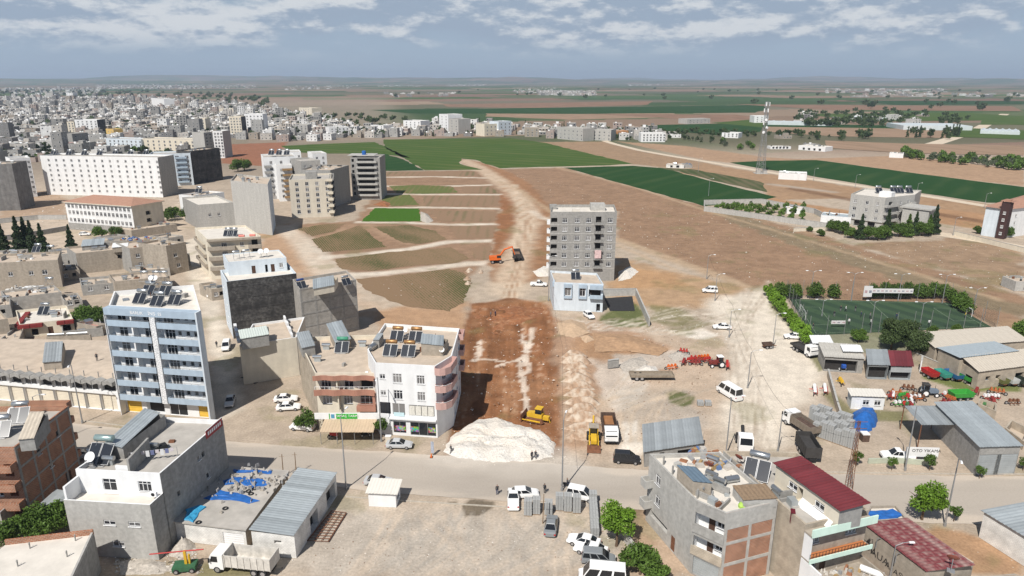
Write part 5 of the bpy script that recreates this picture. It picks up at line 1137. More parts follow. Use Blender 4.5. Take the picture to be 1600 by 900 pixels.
wall('concrete orchard wall around the young trees', [(1100, 330), (1290, 357), (1302, 349), (1272, 334), (1190, 318), (1100, 320)], 2.4, M_concl, closed=True)
wall('long beige wall in front of the brown and white apartment', [(1490, 368), (1640, 405)], 1.9, M_cream)
wall('cream wall running left from the grey apartment garden', [(1240, 362), (1288, 360), (1330, 355)], 1.5, M_cream)
wall('grey school yard wall on the left', [(0, 377), (50, 370), (107, 360)], 2.0, M_conc)
wall('pale boundary wall behind the school yard', [(0, 349), (60, 343), (104, 343)], 2.0, M_concl)
wall('short white wall stub beside the pitch hedge', [(1437, 582), (1438, 575)], 2.8, M_white)
wall('broken white wall beside the lane next to the roadside tree', [(976, 845), (1000, 880)], 1.4, M_concl)
wall('chain of low concrete blocks beside the rubble in the yard', [(951, 575), (965, 573)], 1.8, M_conc, .4)
sheet('tarred_plot', px((944, 466), (988, 463), (992, 486), (953, 486)), mat('black sheeting', (.03, .03, .032), .8, .3, 1.5), .035)
# ================================================================== MIDDLE DISTANCE
# --- B8: bare grey seven-storey block
h = 21.7
P = RP(h, (860, 331), (964, 331), (957, 320), (861, 320)); P[2] = P[1] + Vector((1.0, 13)); P[3] = P[0] + Vector((1.0, 13))
zs = [4.6 + 2.75 * i for i in range(6)]
B8 = Bld('apartment_block', 'bare grey seven-storey concrete apartment block in the middle of the fields', 'apartment block', P, h, [M_conc, M_conc, M_conc, M_conc],
         {0: grid(zs, [(.06, 1.9, 1.5, 'open'), (.22, 1.5, 1.45, 'w3'), (.41, 1.5, 1.45, 'w3'), (.58, 1.5, 1.45, 'w3'), (.73, 1.7, 1.9, 'open'), (.905, 1.5, 1.45, 'w3')]) + [(.65, .3, 1.4, 2.2, 'open'), (.55, .6, 2.2, 1.8, 'none')],
          3: grid(zs, [(.3, 1.5, 1.45, 'w3'), (.7, 1.5, 1.45, 'w3')])}, .9, .25, M_roofw)
for z in zs:
    o = B8.balcony(0, .665, .80, z - .35, .9, .05, M_conc, rail=True, inner=M_black); B8.balcony(3, .8, .99, z - .4, 1.0, 1.0, M_white)
Lw = B8.E[0][3]
for z in zs: B8.boxpart('concrete_beam', .01, Lw - .01, -.035, .1, z - .75, z - .5, M_concl)
B8.boxpart('parapet_block', 7, 9.2, 3, 5, h - .9, h + .3, M_roofw); B8.boxpart('parapet_block', .3, 2.5, 9, 11, h - .9, h + .5, M_conc); B8.boxpart('roof_hut', 13, 17.5, 6.5, 10, h - .9, h + 1.2, M_concl)
r = thing('flag_banner', 'red and white cloth hung from a balcony of the bare grey block', 'banner', (*B8.world(Lw * .73, -1.0)[:2], zs[2] - 1.6), B8.rz); MB().box(-1.0, 1.0, -.03, .0, -1.1, 1.5).build('cloth', mat('pink white cloth', (.62, .45, .44), .8, .3, 1.2), r)
# --- B9: small pale blue two-storey house
h = 7.9
P = RP(h, (866, 441), (943, 444), (945, 436), (862, 428)); P[2] = P[1] + Vector((-.5, 11)); P[3] = P[0] + Vector((-.5, 12))
B9 = Bld('small_house', 'pale blue two-storey house with box windows in front of the bare grey block', 'house', P, h, M_bluew, {0: [(.28, 4.3, 1.6, 2.2, 'w2'), (.58, 4.3, 1.5, 2.2, 'w2'), (.83, 4.2, 3.2, 2.1, 'open'), (.91, .1, 1.0, 2.2, 'open')]}, .6, .22, M_roof)
Lw = B9.E[0][3]
for a, b in ((.2, .37), (.5, .67)): 
    x0, x1 = a * Lw, b * Lw
    mb = MB().box(x0, x1, -.45, -.01, 6.6, 7.6).box(x0, x1, -.45, -.01, 3.6, 4.2).box(x0, x0 + .2, -.45, -.01, 4.21, 6.59).box(x1 - .2, x1, -.45, -.01, 4.21, 6.59); mb.build('window_surround', M_blue, B9.root)
B9.balcony(0, .73, .995, 4.1, 1.0, .9, M_blue); B9.boxpart('fascia', Lw * .73, Lw * .995, -1.0, -.02, 6.5, 7.6, M_blue); B9.boxpart('fascia', -.5, -.02, .5, 3.5, 6.5, 7.6, M_blue)
heater((*U(899, 432, h), h - .6), 0, 'black collector heater at the rear of the small pale blue house', panels=True, sc_=1.2)
# --- left cluster of concrete houses.  TL, TR, BL in the photo, depth
def house(label, TL, TR, BL, dep, wm, name='concrete_house', cat='house', holes=None, par=.7, roof=None, skew=0., near=True):
    P, h = quadF(TL, TR, BL, dep, skew or (-.28 * dep if TL[0] < 430 and TL[1] > 275 else 0)); B = Bld(name, label, cat, P, h, wm, holes, par, .2, roof, near=near); clutter(B, 3 + int(min(B.E[0][3], 30) / 2.5), label); return B
def w2(z, us, w=1.2, h=1.3, k='w2'): return [(u, z, w, h, k) for u in us]
B = house('long tan and grey two-storey concrete house behind the blue apartment block', (118, 396), (201, 388), (128, 428), 12, [M_conct, M_conc, M_conc, M_conc], holes={0: [(.83, 3.8, 2.0, 1.2, 'open')]})
lean(B, [(*U(127, 383, 8), 7.6), (*U(161, 380, 8), 7.6), (*U(160, 373, 8), 8), (*U(130, 375, 8), 8)], M_galvb, M_conc, base=B.hr); lean(B, [(*U(175, 386, 8), 7.8), (*U(199, 384, 8), 7.8), (*U(201, 378, 8), 8), (*U(177, 380, 8), 8)], MC['white sheet'], M_conct, base=B.hr)
B = house('tan two-storey house with two stacked windows next to the long concrete house', (202, 388), (258, 382), (206, 428), 12, [M_conct, M_conc, M_conc, M_conc], holes={0: w2(5.2, (.2,)) + w2(2.2, (.24,))})
junk('blue tarp, red cloths and clutter on the flat roof of the tan house', U(217, 374, B.hr), B.hr, 6, 2.5, 40, 21, 'clutter', .2, .7, 'roof_clutter', junkm + [M_tarp, M_red])
B = house('narrow house end with two windows facing the lane behind the blue apartment', (259, 384), (290, 378), (266, 430), 11, M_conct, holes={0: w2(5.5, (.4,)) + w2(2.0, (.5,))})
B = house('grey house with a row of steel tanks on its roof behind the blue apartment block', (127, 446), (178, 442), (130, 462), 9, M_conc, holes={0: w2(1.2, (.25, .75))}); 
B = house('low tan house with steel tanks on the roof between the lane and the blue block', (178, 440), (265, 432), (180, 462), 9, M_conct)
for k, x in enumerate((226, 245, 257)): heater((*U(x, 438, B.hr), B.hr), .05, ['left', 'middle', 'right'][k] + ' steel tank on the low tan house behind the blue block', panels=False, sc_=1.3)
B = house('two-storey house with a flat porch roof at the left edge', (-30, 412), (90, 406), (-10, 455), 12, M_conct, holes={0: w2(4.2, (.35, .62)) + w2(4.2, (.8,), 1.4, 1.4)})
heater((*U(80, 397, B.hr), B.hr), 0, 'steel tank on the flat porch-roofed house at the left edge', panels=False, sc_=1.3); heater((*U(60, 393, B.hr), B.hr), 0, 'dark collector heater on the porch-roofed house at the left edge', sc_=1.2)
B = house('upper grey block room on the left behind the porch-roofed house', (-10, 399), (42, 396), (0, 432), 7, M_block, holes={0: [(.8, 4, 1.2, 1.8, 'open')]})
B = house('small block house with white junk strewn over its roof on the left', (10, 466), (96, 456), (17, 487), 9, [M_block, M_conc, M_conc, M_conc], holes={0: w2(1.8, (.15,), .7, .9)})
junk('white sheets and junk covering the small block house roof', U(45, 452, B.hr), B.hr, 7, 3, 46, 22, 'scrap', .2, .9, 'scrap_pile', [junkm[1], junkm[1], junkm[2], junkm[4], M_pvc])
heater((*U(78, 448, B.hr), B.hr), 0, 'steel tank behind the junk on the small block house roof', panels=False, sc_=1.3)
B = house('cream house with dark red canvas awnings and a pale roof', (30, 507), (114, 498), (36, 528), 13, M_cream, holes={0: [(.25, .3, 1.5, 1.6, 'open'), (.55, .1, 1.1, 2.0, 'door'), (.85, .5, 1.8, 1.6, 'open')]}, roof=M_roofw)
Lw = B.E[0][3]; M_aw = mat('dark red awning', (.20, .03, .028), .8, .12)
for a, b in ((-.02, .2), (.21, .43), (.7, .85), (.86, 1.02)): B.boxpart('awning', a * Lw, b * Lw, -1.1, -.02, B.h - .9, B.h - .1, M_aw)
B.boxpart('side_awning', -1.1, -.02, .3, 11, B.h - .9, B.h - .1, M_aw)
heater((*U(72, 490, B.hr), B.hr), 0, 'single collector heater on the red-awning house', sc_=1.3)
B = house('roofless grey concrete pen next to the tree, behind the shop row', (97, 518), (160, 512), (100, 531), 9, M_conc, par=2.0)
B = house('small tan house with a pink roof sheet beside the blue apartment block', (150, 510), (166, 506), (152, 525), 7, M_conct, roof=mat('pink roof', (.42, .22, .18), .9, .1))
B = house('tan wall and house at the far left edge below the red-awning house', (-40, 505), (12, 498), (-30, 540), 12, M_conct)
B = house('concrete house with two brown doors in front of the school', (205, 360), (276, 350), (208, 372), 12, M_conct); junk('red rugs on the roof in front of the school', U(255, 349, B.hr), B.hr, 3, 1.5, 8, 31, 'rugs', .5, .9, 'rug_pile', [M_red, M_red, junkm[2]])
B = house('low grey sheds beside the school yard', (170, 373), (203, 368), (172, 385), 7, M_conc)
for lb, TL, TR, BL, dp, wm in (('grey block house squeezed behind the long concrete house', (150, 378), (205, 374), (153, 396), 9, M_block), ('low tan house in the alley left of the long concrete house', (92, 424), (124, 421), (95, 440), 8, M_conct), ('grey roofless yard walls behind the row of steel tanks', (205, 424), (265, 419), (207, 436), 6, M_block), ('grey house corner at the left edge above the red-awning house', (-30, 480), (16, 476), (-25, 500), 10, M_conc), ('pale house with a washing line at the left edge', (-40, 535), (30, 530), (-35, 552), 9, M_conct), ('small grey store beside the tree behind the blue apartment', (100, 470), (128, 467), (102, 484), 7, M_block), ('grey party-wall house across the lane from the cream balcony house', (268, 400), (296, 396), (271, 420), 9, M_conc), ('two-storey grey house behind the porch-roofed house', (85, 398), (116, 395), (88, 420), 9, M_concl), ('low concrete house at the lane mouth below the cream balcony house', (330, 452), (352, 449), (333, 470), 8, M_conct), ('unfinished grey house between the school and the stepped house', (262, 372), (286, 368), (264, 386), 9, M_block)):
    house(lb, TL, TR, BL, dp, wm, holes={0: [(.3, 1.2, 1.1, 1.2, 'w2'), (.7, 1.2, 1.1, 1.2, 'open')]})
# cream balcony building and grey stepped building by the lane
P, h = quadF((324, 379), (408, 374), (334, 437), 20, -6); h = 13.0
B = Bld('balcony_house', 'cream four-storey house with stacked balconies beside the lane', 'house', P, h, M_cream, {0: grid([1.0, 4.2, 7.4, 10.2], [(.3, 1.6, 1.4, 'w3'), (.63, 1.2, 1.3, 'w2'), (.87, 1.8, 1.8, 'open')])}, .7, .2, M_roofw)
for z in (3.2, 6.4, 9.6): B.balcony(0, .0, .5, z, 1.1, 1.0, M_conct); B.balcony(0, .75, 1.0, z, 1.1, 1.0, M_conct)
for z in (3.2, 6.4, 9.6): B.balcony(3, .1, .8, z, 1.0, .9, M_conct)
B.balcony(0, 0, 1, h - .5, 1.1, .45, M_conct, name='eave')
tag(MB().tube([(0, 0, .5), (1.8, 0, .5)], .4, 10).box(.2, .4, -.3, .3, 0, .2).box(1.4, 1.6, -.3, .3, 0, .2).build('water_tank', mat('salmon tank', (.62, .22, .18), .5, .1)), 'salmon pink tank on the cream balcony house roof, nearer the lane', 'tank'); o = bpy.data.objects['water_tank.003']; o.location = (*U(373, 368, h), h - .6); o2 = o.copy(); C.objects.link(o2); o2['label'] = 'salmon pink tank on the cream balcony house roof, farther from the lane'; o2.location = (*U(390, 367, h), h - .6)
for k, x in enumerate((357, 366)): heater((*U(x, 365, h), h - .7), 0, ['left', 'right'][k] + ' steel heater on the cream balcony house roof', sc_=1.2)
P, h = quadF((309, 320), (365, 316), (314, 360), 24, -5)
B = Bld('stepped_house', 'grey rendered house with a white stepped upper storey', 'house', P, h, [M_concl, M_bluew, M_conc, M_conc], {0: w2(5.5, (.3, .55))}, .8, .2, M_roofw)
house('tall plain grey party-wall building left of the beige apartment', (360, 282), (418, 288), (373, 359), 15, [M_concl, M_bluew, M_conc, M_conc], 'apartment_block', 'apartment block', skew=-15)
B = house('white roof-terrace storey of the grey stepped house', (303, 306), (350, 300), (310, 340), 9, M_white, holes={0: w2(8.0, (.3, .6), 1.6, 1.0)}); heater((*U(312, 302, B.hr), B.hr), 0, 'heater panels on the white roof terrace', sc_=1.5)
# --- school
P, h = quadF((101, 315), (205, 322), (107, 358), 22)
P[2] = U(253, 314, h); P[3] = P[0] + (P[2] - P[1])
S = Bld('school', 'white school with rows of windows and a terracotta hipped roof', 'school', P, h, [M_white, M_cream, M_cream, M_cream], {0: [(.05 + .9 * i / 15, z, 1.35, 1.6, 'w2') for i in range(16) for z in (3.4, 6.6, 9.2)] + [(.12 + .8 * i / 9, .6, 1.5, 1.5, 'w2') for i in range(10)], 1: grid([1, 4, 7], [(.5, 2.2, 1.6, 'open')])}, 0)
mb = MB(); q = inset(S.P, -.7); c0 = (q[0] + q[3]) / 2; c1 = (q[1] + q[2]) / 2; r0 = c0.lerp(c1, .22); r1 = c0.lerp(c1, .8)
for f in ([q[0], q[1], r1, r0], [q[1], q[2], r1], [q[2], q[3], r0, r1], [q[3], q[0], r0]): mb.face([(p.x, p.y, h + (2.3 if (p is r0 or p is r1) else .05)) for p in f])
mb.build('tiled_roof', mat('terracotta tiles', (.36, .205, .145), .85, .12, .8), S.root); MB().prism(q, h - .25, h + .04).build('eave', M_cream, S.root)
S.boxpart('plinth', -.04, S.E[0][3] + .04, -.06, .02, 0, 2.9, M_conc)
# --- white slab blocks
def slab(label, TL, TR, BL, dep, wm, rows, cols, w=1.2, hh=1.3, name='apartment_block', par=.8, roof=None, holes=None, z0=1.5, extra=None):
    P, h = quadF(TL, TR, BL, dep); dz = (h - z0 - .8) / max(rows, 1)
    H = {0: [(.5 * w / 20 + (i + .6) / (cols + .2), z0 + dz * k + .5, w, hh, 'w2') for i in range(cols) for k in range(rows)]}
    if holes: H.update(holes)
    return Bld(name, label, 'apartment block', P, h, wm, H, par, .2, roof or M_roofg)
M_darkside = mat('dark side wall', (.09, .085, .085), .9, .25, .8)  # dark tone given only to the right-hand walls of some blocks
B = slab('long white six-storey slab block with rows of small windows', (62, 243), (246, 246), (80, 304), 14, [M_white, M_conc, M_conc, M_conc], 7, 15)
B = slab('white block with stacked balconies at the left end of the long slab', (15, 248), (47, 246), (40, 310), 13, [M_white, M_conc, M_conc, M_white], 7, 4)
B = slab('pale blue balconied block with black tarred end wall beside the long slab', (232, 241), (297, 239), (262, 292), 16, [M_bluew, M_tar, M_conc, M_conc], 6, 4, 2.0, 1.6); [B.balcony(0, a, a + .28, 2 + 2.8 * k, 1.0, .9, M_blue) for k in range(6) for a in (.1, .62)]
house('black tarred end building behind the pale blue balconied block', (298, 236), (343, 231), (310, 288), 12, M_tar, 'apartment_block', 'apartment block')
house('dark grey rough block at the far left edge', (-40, 257), (18, 256), (-20, 330), 14, mat('dark grey rough block', (.17, .165, .16), .9, .3, .6, .2), 'apartment_block', 'apartment block')
for k, x in enumerate(range(85, 250, 24)): heater((*U(x, 240, 21), 20.2), .02, 'solar heater number %s from the left on the long white slab block' % ['one', 'two', 'three', 'four', 'five', 'six', 'seven'][k], sc_=1.4)
# --- new apartments in the centre left
B = slab('beige six-storey apartment block with small square windows', (451, 281), (517, 279), (457, 341), 20, [mat('beige plaster', (.60, .55, .46), .85, .06, .6, .1), M_conc, M_conc, M_conc], 6, 4, 1.5, 1.6, holes={1: [(.2 + .3 * i, 2 + 2.9 * k, 2.0, 1.7, 'open') for i in range(3) for k in range(6)]}); B.boxpart('roof_hut', 7, 12, 6, 12, B.hr, B.hr + 3.2, M_conc)
for k in range(6): B.balcony(1, .1, .95, 1.9 + 2.9 * k, 1.1, 1.0, M_conc); B.balcony(0, .9, 1.03, 1.9 + 2.9 * k, .9, 1.0, M_cream)
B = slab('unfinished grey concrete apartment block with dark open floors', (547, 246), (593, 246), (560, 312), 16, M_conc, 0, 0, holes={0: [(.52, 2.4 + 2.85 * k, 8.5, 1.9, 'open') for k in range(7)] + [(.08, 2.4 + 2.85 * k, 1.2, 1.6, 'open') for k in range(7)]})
[B.balcony(0, .2, .9, 2.2 + 2.85 * k, 1.1, .9, M_concl) for k in range(7)]; B.boxpart('roof_canopy', -2, 12, 3, 13, B.h + .5, B.h + .8, M_concl); tag(MB().tube([(0, 0, 0), (0, 0, 1.8)], 1.1, 12).tube([(0, 0, 1.8), (0, 0, 2.1)], [1.1, .4], 12).build('water_drum', M_tarp), 'blue water drum on the unfinished grey block roof', 'water drum'); bpy.data.objects['water_drum'].location = (*B.world(6, 6)[:2], B.h + .8)
house('grey concrete tower wing between the beige and the unfinished block', (516, 266), (545, 258), (530, 325), 16, M_conc, 'apartment_block', 'apartment block', holes={1: [(.3 + .35 * i, 3 + 2.9 * k, 2.2, 1.8, 'open') for i in range(2) for k in range(6)]})
B = slab('white apartment block with brown balcony panels behind the beige block', (411, 246), (462, 244), (437, 312), 18, [M_white, M_darkside, M_conc, M_white], 6, 3, 1.4, 1.5); [B.balcony(0, 0, .22, 2.4 + 2.9 * k, 1.1, .9, M_conc) for k in range(6)]
B = slab('apartment block with brown and gold balconies left of the beige block', (432, 259), (456, 258), (437, 315), 16, [M_white, M_darkside, M_conc, M_white], 6, 2, 1.2, 1.4); [B.balcony(0, .35, 1.0, 2 + 2.8 * k, 1.2, .9, mat('gold brown panel', (.30, .19, .09), .7, .1)) for k in range(6)]
for k, x in enumerate((425, 437, 449)): heater((*U(x, 242, 22), 22), 0, ['left', 'middle', 'right'][k] + ' heater on the white and brown apartment roof', sc_=1.4)
slab('tall grey block filling the gap behind the beige apartment', (470, 252), (500, 250), (478, 318), 16, [M_concl, M_darkside, M_conc, M_conc], 6, 3); slab('pale block right behind the white and brown apartment', (440, 238), (470, 237), (450, 292), 14, [M_white, M_darkside, M_conc, M_conc], 6, 4)
slab('white block behind the brown balconied apartment', (488, 240), (510, 239), (500, 295), 14, [M_white, M_darkside, M_conc, M_white], 6, 2)
# --- right: grey apartment and brown/white apartment
P, h = quadF((1330, 303), (1385, 309), (1334, 351), 14); h = 13.4; c = U(1435, 303, h); P = [P[0], U(1384, 309, h), U(1430, 304, h), U(1440, 297, h), U(1350, 294, h)]
B = Bld('apartment_block', 'light grey four-storey apartment with laundry on its balconies above a row of garden trees', 'apartment block', P, h, M_concl, {0: grid([3.6, 6.7, 9.8], [(.15, 1.4, 1.4, 'w2'), (.5, 1.2, 1.4, 'w2'), (.8, 1.2, 1.4, 'w2')]) + [(.3, .2, 3, 2.4, 'open'), (.7, .2, 3, 2.4, 'open')], 1: grid([3.6, 6.7, 9.8], [(.2, 2.4, 1.6, 'open'), (.55, 1.2, 1.4, 'w2'), (.8, 1.2, 1.4, 'w2')]) + [(.4, .2, 3, 2.4, 'open')]}, .7, .2, M_roofw)
for z in (3.3, 6.4, 9.5): B.balcony(1, 0, .42, z, 1.2, .9, M_concl); B.balcony(1, .85, 1.0, z, 1.2, .9, M_concl)
B.boxpart('overhang', -.4, B.E[0][3] + .2, -.5, -.01, 2.9, 3.2, M_concl); B.boxpart('roof_terrace', 18, 30, 6, 16, 9.2, 9.8, M_concl); B.boxpart('terrace_wall', 19, 29, 6.5, 15.5, 0, 9.19, M_concl)
for k, x in enumerate((1372, 1395, 1405, 1419)): heater((*U(x, 299, h), h - .6), 0, ['leftmost', 'second', 'third', 'rightmost'][k] + ' solar heater on the light grey apartment above the garden trees', sc_=1.4)
B.boxpart('roof_hut', 9, 14, 6, 10, h - .7, h + 1.4, M_white)
P, h = quadF((1541, 323), (1565, 326), (1545, 366), 16); h = 11.6; P = [U(1541, 323, h), U(1573, 327, h), U(1640, 320, h), U(1600, 306, h)]
B = Bld('apartment_block', 'white and dark brown apartment with a hipped tile roof at the right edge', 'apartment block', P, h, [M_bluew, M_white, M_white, M_white], {1: grid([2, 5, 8], [(.25, 1.0, 1.2, 'w2'), (.6, 1.0, 1.2, 'w2')])}, 0)
mb = MB(); q = inset(B.P, -.8); c = sum((v for v in q), Vector((0, 0))) / 4
for i in range(4): mb.face([(*q[i], h + .1), (*q[(i + 1) % 4], h + .1), (*c, h + 2.6)])
mb.build('tiled_roof', MC['terracotta tiles'], B.root)
a = B.P[1]; tw = MB().box(a.x - 1.6, a.x + 1.4, a.y - 1.3, a.y + 1.8, 0, h + 2.6); o = tw.build('stair_tower', mat('dark brown paint', (.055, .028, .026), .8, .1), B.root); MB().box(a.x - 2.0, a.x + 1.9, a.y - 1.7, a.y + 2.2, h + 3.2, h + 3.4).box(a.x - 1.0, a.x + 1.0, a.y - .8, a.y + 1.2, h + 3.4, h + 3.9).build('tower_roof', MC['terracotta tiles'], o)
for dx in (-1.5, 1.1): MB().box(a.x + dx, a.x + dx + .3, a.y - 1.2, a.y - .9, h + 2.6, h + 3.2).build('tower_post', MC['dark brown paint'], o)
for k in range(4): put('window', winmesh('w2', .9, 1.1, M_pvc)[0], o, (a.x - .5, a.y - 1.38, 1.6 + 2.7 * k)); put('pane', winmesh('w2', .9, 1.1, M_pvc)[1], o, (a.x - .5, a.y - 1.38, 1.6 + 2.7 * k))
# small structures in the fields
def cab(label, TL, TR, BL, dep, wm, holes=None, roof=None, par=.3): return house(label, TL, TR, BL, dep, wm, 'farm_building', 'farm building', holes, par, roof)
cab('low white farm store with a blue roof end in the green field', (1041, 257), (1069, 258), (1041, 262), 8, M_blockw, {0: [(.3, .2, 1.6, 1.6, 'open'), (.65, .2, 2.0, 1.7, 'open')]}); cab('blue-roofed end of the farm store in the green field', (1069, 257), (1082, 257), (1069, 262), 8, M_conc, None, M_tarp)
cab('white walled enclosure beside the farm track', (1217, 270), (1261, 272), (1217, 280), 12, M_white, None, M_roofg, .9)
cab('small white hut in the orchard', (1230, 325), (1256, 326), (1230, 334), 5, M_white, {0: [(.5, .3, 1.2, 1.6, 'open')]}); cab('low white building with a blue-grey roof left of the garden trees', (1283, 336), (1330, 340), (1283, 349), 9, M_white, None, MC['blue grey sheet'])
cab('half-ruined grey hut at the right edge of the brown field', (1588, 440), (1620, 440), (1588, 455), 6, M_concl, {0: [(.6, .2, 2, 1.8, 'open')]})
cab('white farmhouse with a long arcade on the track', (1248, 227), (1290, 230), (1248, 234), 14, M_white, {0: [(.2 + .2 * i, .3, 2.2, 2, 'open') for i in range(4)]}, M_roofw); cab('long white store beside the farmhouse on the track', (1204, 229), (1236, 229), (1204, 233), 9, M_white, {0: [(.15 + .17 * i, .3, 2, 2, 'open') for i in range(5)]}, M_roofw); cab('white pump house at the edge of the tan field', (1390, 239), (1412, 240), (1390, 246), 10, M_white, None, M_roofw)
# ================================================================== TREES
def leafx(t, tcn, base, b):
    oi = t.nodes.new('ShaderNodeObjectInfo'); f = nodenoise(t, tcn.outputs['Object'], 1.4, .3, .7, 3)
    ad = t.nodes.new('ShaderNodeMath'); ad.operation = 'MULTIPLY_ADD'; ad.inputs[1].default_value = .5; t.links.new(oi.outputs['Random'], ad.inputs[0])
    m = t.nodes.new('ShaderNodeMath'); m.operation = 'MULTIPLY'; m.inputs[1].default_value = .6; t.links.new(f, m.inputs[0]); t.links.new(m.outputs[0], ad.inputs[2])
    r = t.nodes.new('ShaderNodeMapRange'); r.inputs[3].default_value = .6; r.inputs[4].default_value = 1.5; t.links.new(ad.outputs[0], r.inputs[0])
    v = t.nodes.new('ShaderNodeVectorMath'); v.operation = 'SCALE'; t.links.new(base, v.inputs[0]); t.links.new(r.outputs[0], v.inputs['Scale']); return v.outputs[0]
LF = {'olive': mat('dark olive leaves', (.045, .068, .022), .7, 0, extra=leafx), 'green': mat('green leaves', (.065, .115, .018), .65, 0, extra=leafx), 'bright': mat('bright green leaves', (.115, .21, .018), .6, 0, extra=leafx), 'conifer': mat('conifer needles', (.028, .048, .018), .8, 0, extra=leafx), 'grey': mat('grey green leaves', (.085, .105, .06), .8, 0, extra=leafx)}
M_bark = mat('bark', (.13, .09, .06), .95, .3, 4)
def crown_mesh(key, rx, rz, zc, n, s, seed, clumps=9, shape='round'):
    rn = random.Random(seed); V = []; Fc = []; cl = []
    for k in range(clumps):
        while True:
            p = Vector((rn.uniform(-1, 1), rn.uniform(-1, 1), rn.uniform(-1, 1)))
            if p.length < 1: break
        cl.append((p * .68, rn.uniform(.3, .52)))
    for k in range(n):
        if shape == 'cone':
            z = rn.random() ** 1.4; r_ = (1 - z) * rn.uniform(.55, 1.05) * (.8 + .2 * math.sin(z * 30)); a = rn.uniform(0, 6.283); c = Vector((r_ * math.cos(a), r_ * math.sin(a), z * 2 - 1))
        else:
            cc, cr = rn.choice(cl); d = Vector((rn.gauss(0, 1), rn.gauss(0, 1), rn.gauss(0, 1))).normalized(); c = cc + d * cr * rn.uniform(.55, 1.05)
            if c.z < -.75: c.z = -.75 + rn.uniform(0, .2)
        c = Vector((c.x * rx, c.y * rx, zc + c.z * rz)); u = Vector((rn.gauss(0, 1), rn.gauss(0, 1), rn.gauss(0, .6))).normalized(); w_ = u.orthogonal().normalized(); w_ = (Matrix.Rotation(rn.uniform(0, 6.28), 3, u) @ w_); q = s * rn.uniform(.6, 1.25)
        b = len(V); t_ = u.cross(w_)
        V += [tuple(c - w_ * q), tuple(c + t_ * q * .45), tuple(c + w_ * q), tuple(c - t_ * q * .45)]; Fc.append((b, b + 1, b + 2, b + 3))
    me = bpy.data.meshes.new('crown'); me.from_pydata(V, [], Fc); me.materials.append(LF[key]); return me
def trunk_mesh(r, h, ht, rx, seed, n=5):
    rn = random.Random(seed); mb = MB(); mb.tube([(0, 0, -.1), (.03, 0, h * .5), (0, .05, h)], [r * 1.3, r, r * .75], 7)
    for k in range(n):
        a = 6.283 * k / n + rn.uniform(-.4, .4); e = rx * rn.uniform(.45, .75); mb.tube([(0, 0, h * rn.uniform(.75, 1)), (e * .45 * math.cos(a), e * .45 * math.sin(a), h + (ht - h) * .35), (e * math.cos(a), e * math.sin(a), h + (ht - h) * rn.uniform(.5, .8))], [r * .6, r * .4, r * .12], 5)
    return mb.mesh('trunk', M_bark)
TC = {}
def tree(kind, loc, label, sc_=1.0, rz=0., group=None, name=None):
    """kind -> (leaf key, crown radius, crown half height, crown centre, leaves, leaf size, trunk radius, trunk height, shape)"""
    if kind not in TC:
        k, rx, rz_, zc, n, s, tr, th, shp, sd_ = TK[kind]; TC[kind] = (crown_mesh(k, rx, rz_, zc, n, s, sd_, 12 if n > 600 else 7, shp), trunk_mesh(tr, th, zc + rz_ * .5, rx, sd_))
    c, t_ = TC[kind]; r = thing(name or ('conifer_tree' if 'con' in kind else 'tree'), label, 'tree', loc, rz, group); r.scale = (sc_,) * 3; put('crown', c, r); put('trunk', t_, r); return r
TK = {'round': ('bright', 2.4, 2.0, 3.4, 5200, .17, .14, 1.6, 'round', 1), 'bush': ('green', 2.2, 1.6, 1.7, 4200, .2, .12, .5, 'round', 2), 'bush2': ('green', 2.6, 1.9, 2.2, 4600, .2, .14, .7, 'round', 3),
      'big': ('olive', 4.2, 3.0, 4.2, 6500, .27, .22, 1.6, 'round', 4), 'loose': ('green', 2.3, 1.9, 2.5, 1900, .2, .12, 1.2, 'round', 5), 'small': ('green', 1.1, 1.0, 2.0, 800, .16, .06, 1.1, 'round', 6),
      'hedge': ('bright', 1.7, 1.5, 1.6, 1700, .2, .1, .4, 'round', 7), 'hedge2': ('green', 2.0, 1.9, 2.1, 1800, .24, .12, .5, 'round', 8), 'conifer': ('conifer', 1.8, 3.4, 4.0, 1700, .32, .14, 1.0, 'cone', 9), 'conifer2': ('green', 1.7, 2.6, 3.1, 1500, .3, .12, .8, 'cone', 10),
      'fa': ('olive', 4.5, 3.4, 4.2, 260, 1.15, .25, 1.5, 'round', 11), 'fb': ('conifer', 3.8, 3.6, 4.4, 230, 1.15, .22, 1.4, 'round', 12), 'fc': ('green', 3.6, 2.6, 3.2, 220, 1.0, .2, 1.2, 'round', 13), 'fcon': ('conifer', 1.6, 5.0, 5.6, 170, .9, .2, 1.0, 'cone', 14), 'sap': ('green', .9, .8, 1.1, 160, .26, .05, .5, 'round', 15), 'olive': ('grey', 2.3, 1.7, 2.2, 240, .5, .14, .8, 'round', 16)}
# ================================================================== FAR TOWN
town_m = [mat('far plaster %d' % i, c, .9, .2, .25) for i, c in enumerate([(.25, .245, .235), (.36, .355, .34), (.31, .27, .225), (.62, .62, .61), (.33, .325, .31), (.52, .51, .49), (.28, .275, .26), (.45, .425, .39), (.19, .185, .18), (.34, .28, .25)])]
town_c = ['grey', 'light grey', 'tan', 'white', 'pale grey', 'whitewashed', 'mid-grey', 'off-white', 'dark grey', 'pinkish']
roofs_ = [M_roof, M_roofw, M_roofg, M_roofw, M_roofg]
def fwin():
    f = MB(); f.box(0, 1.3, -.04, .1, 0, 1.5, M_pvc); f.face([(.1, -.05, .1), (1.2, -.05, .1), (1.2, -.05, 1.4), (.1, -.05, 1.4)], M_glass); return f.mesh('window')
FW = fwin(); ft_ = MB().tube([(-.9, 0, 1.2), (.9, 0, 1.2)], .5, 8).box(-.7, .7, -.4, .4, 0, .8); FT = ft_.mesh('water_tank', M_pvc)
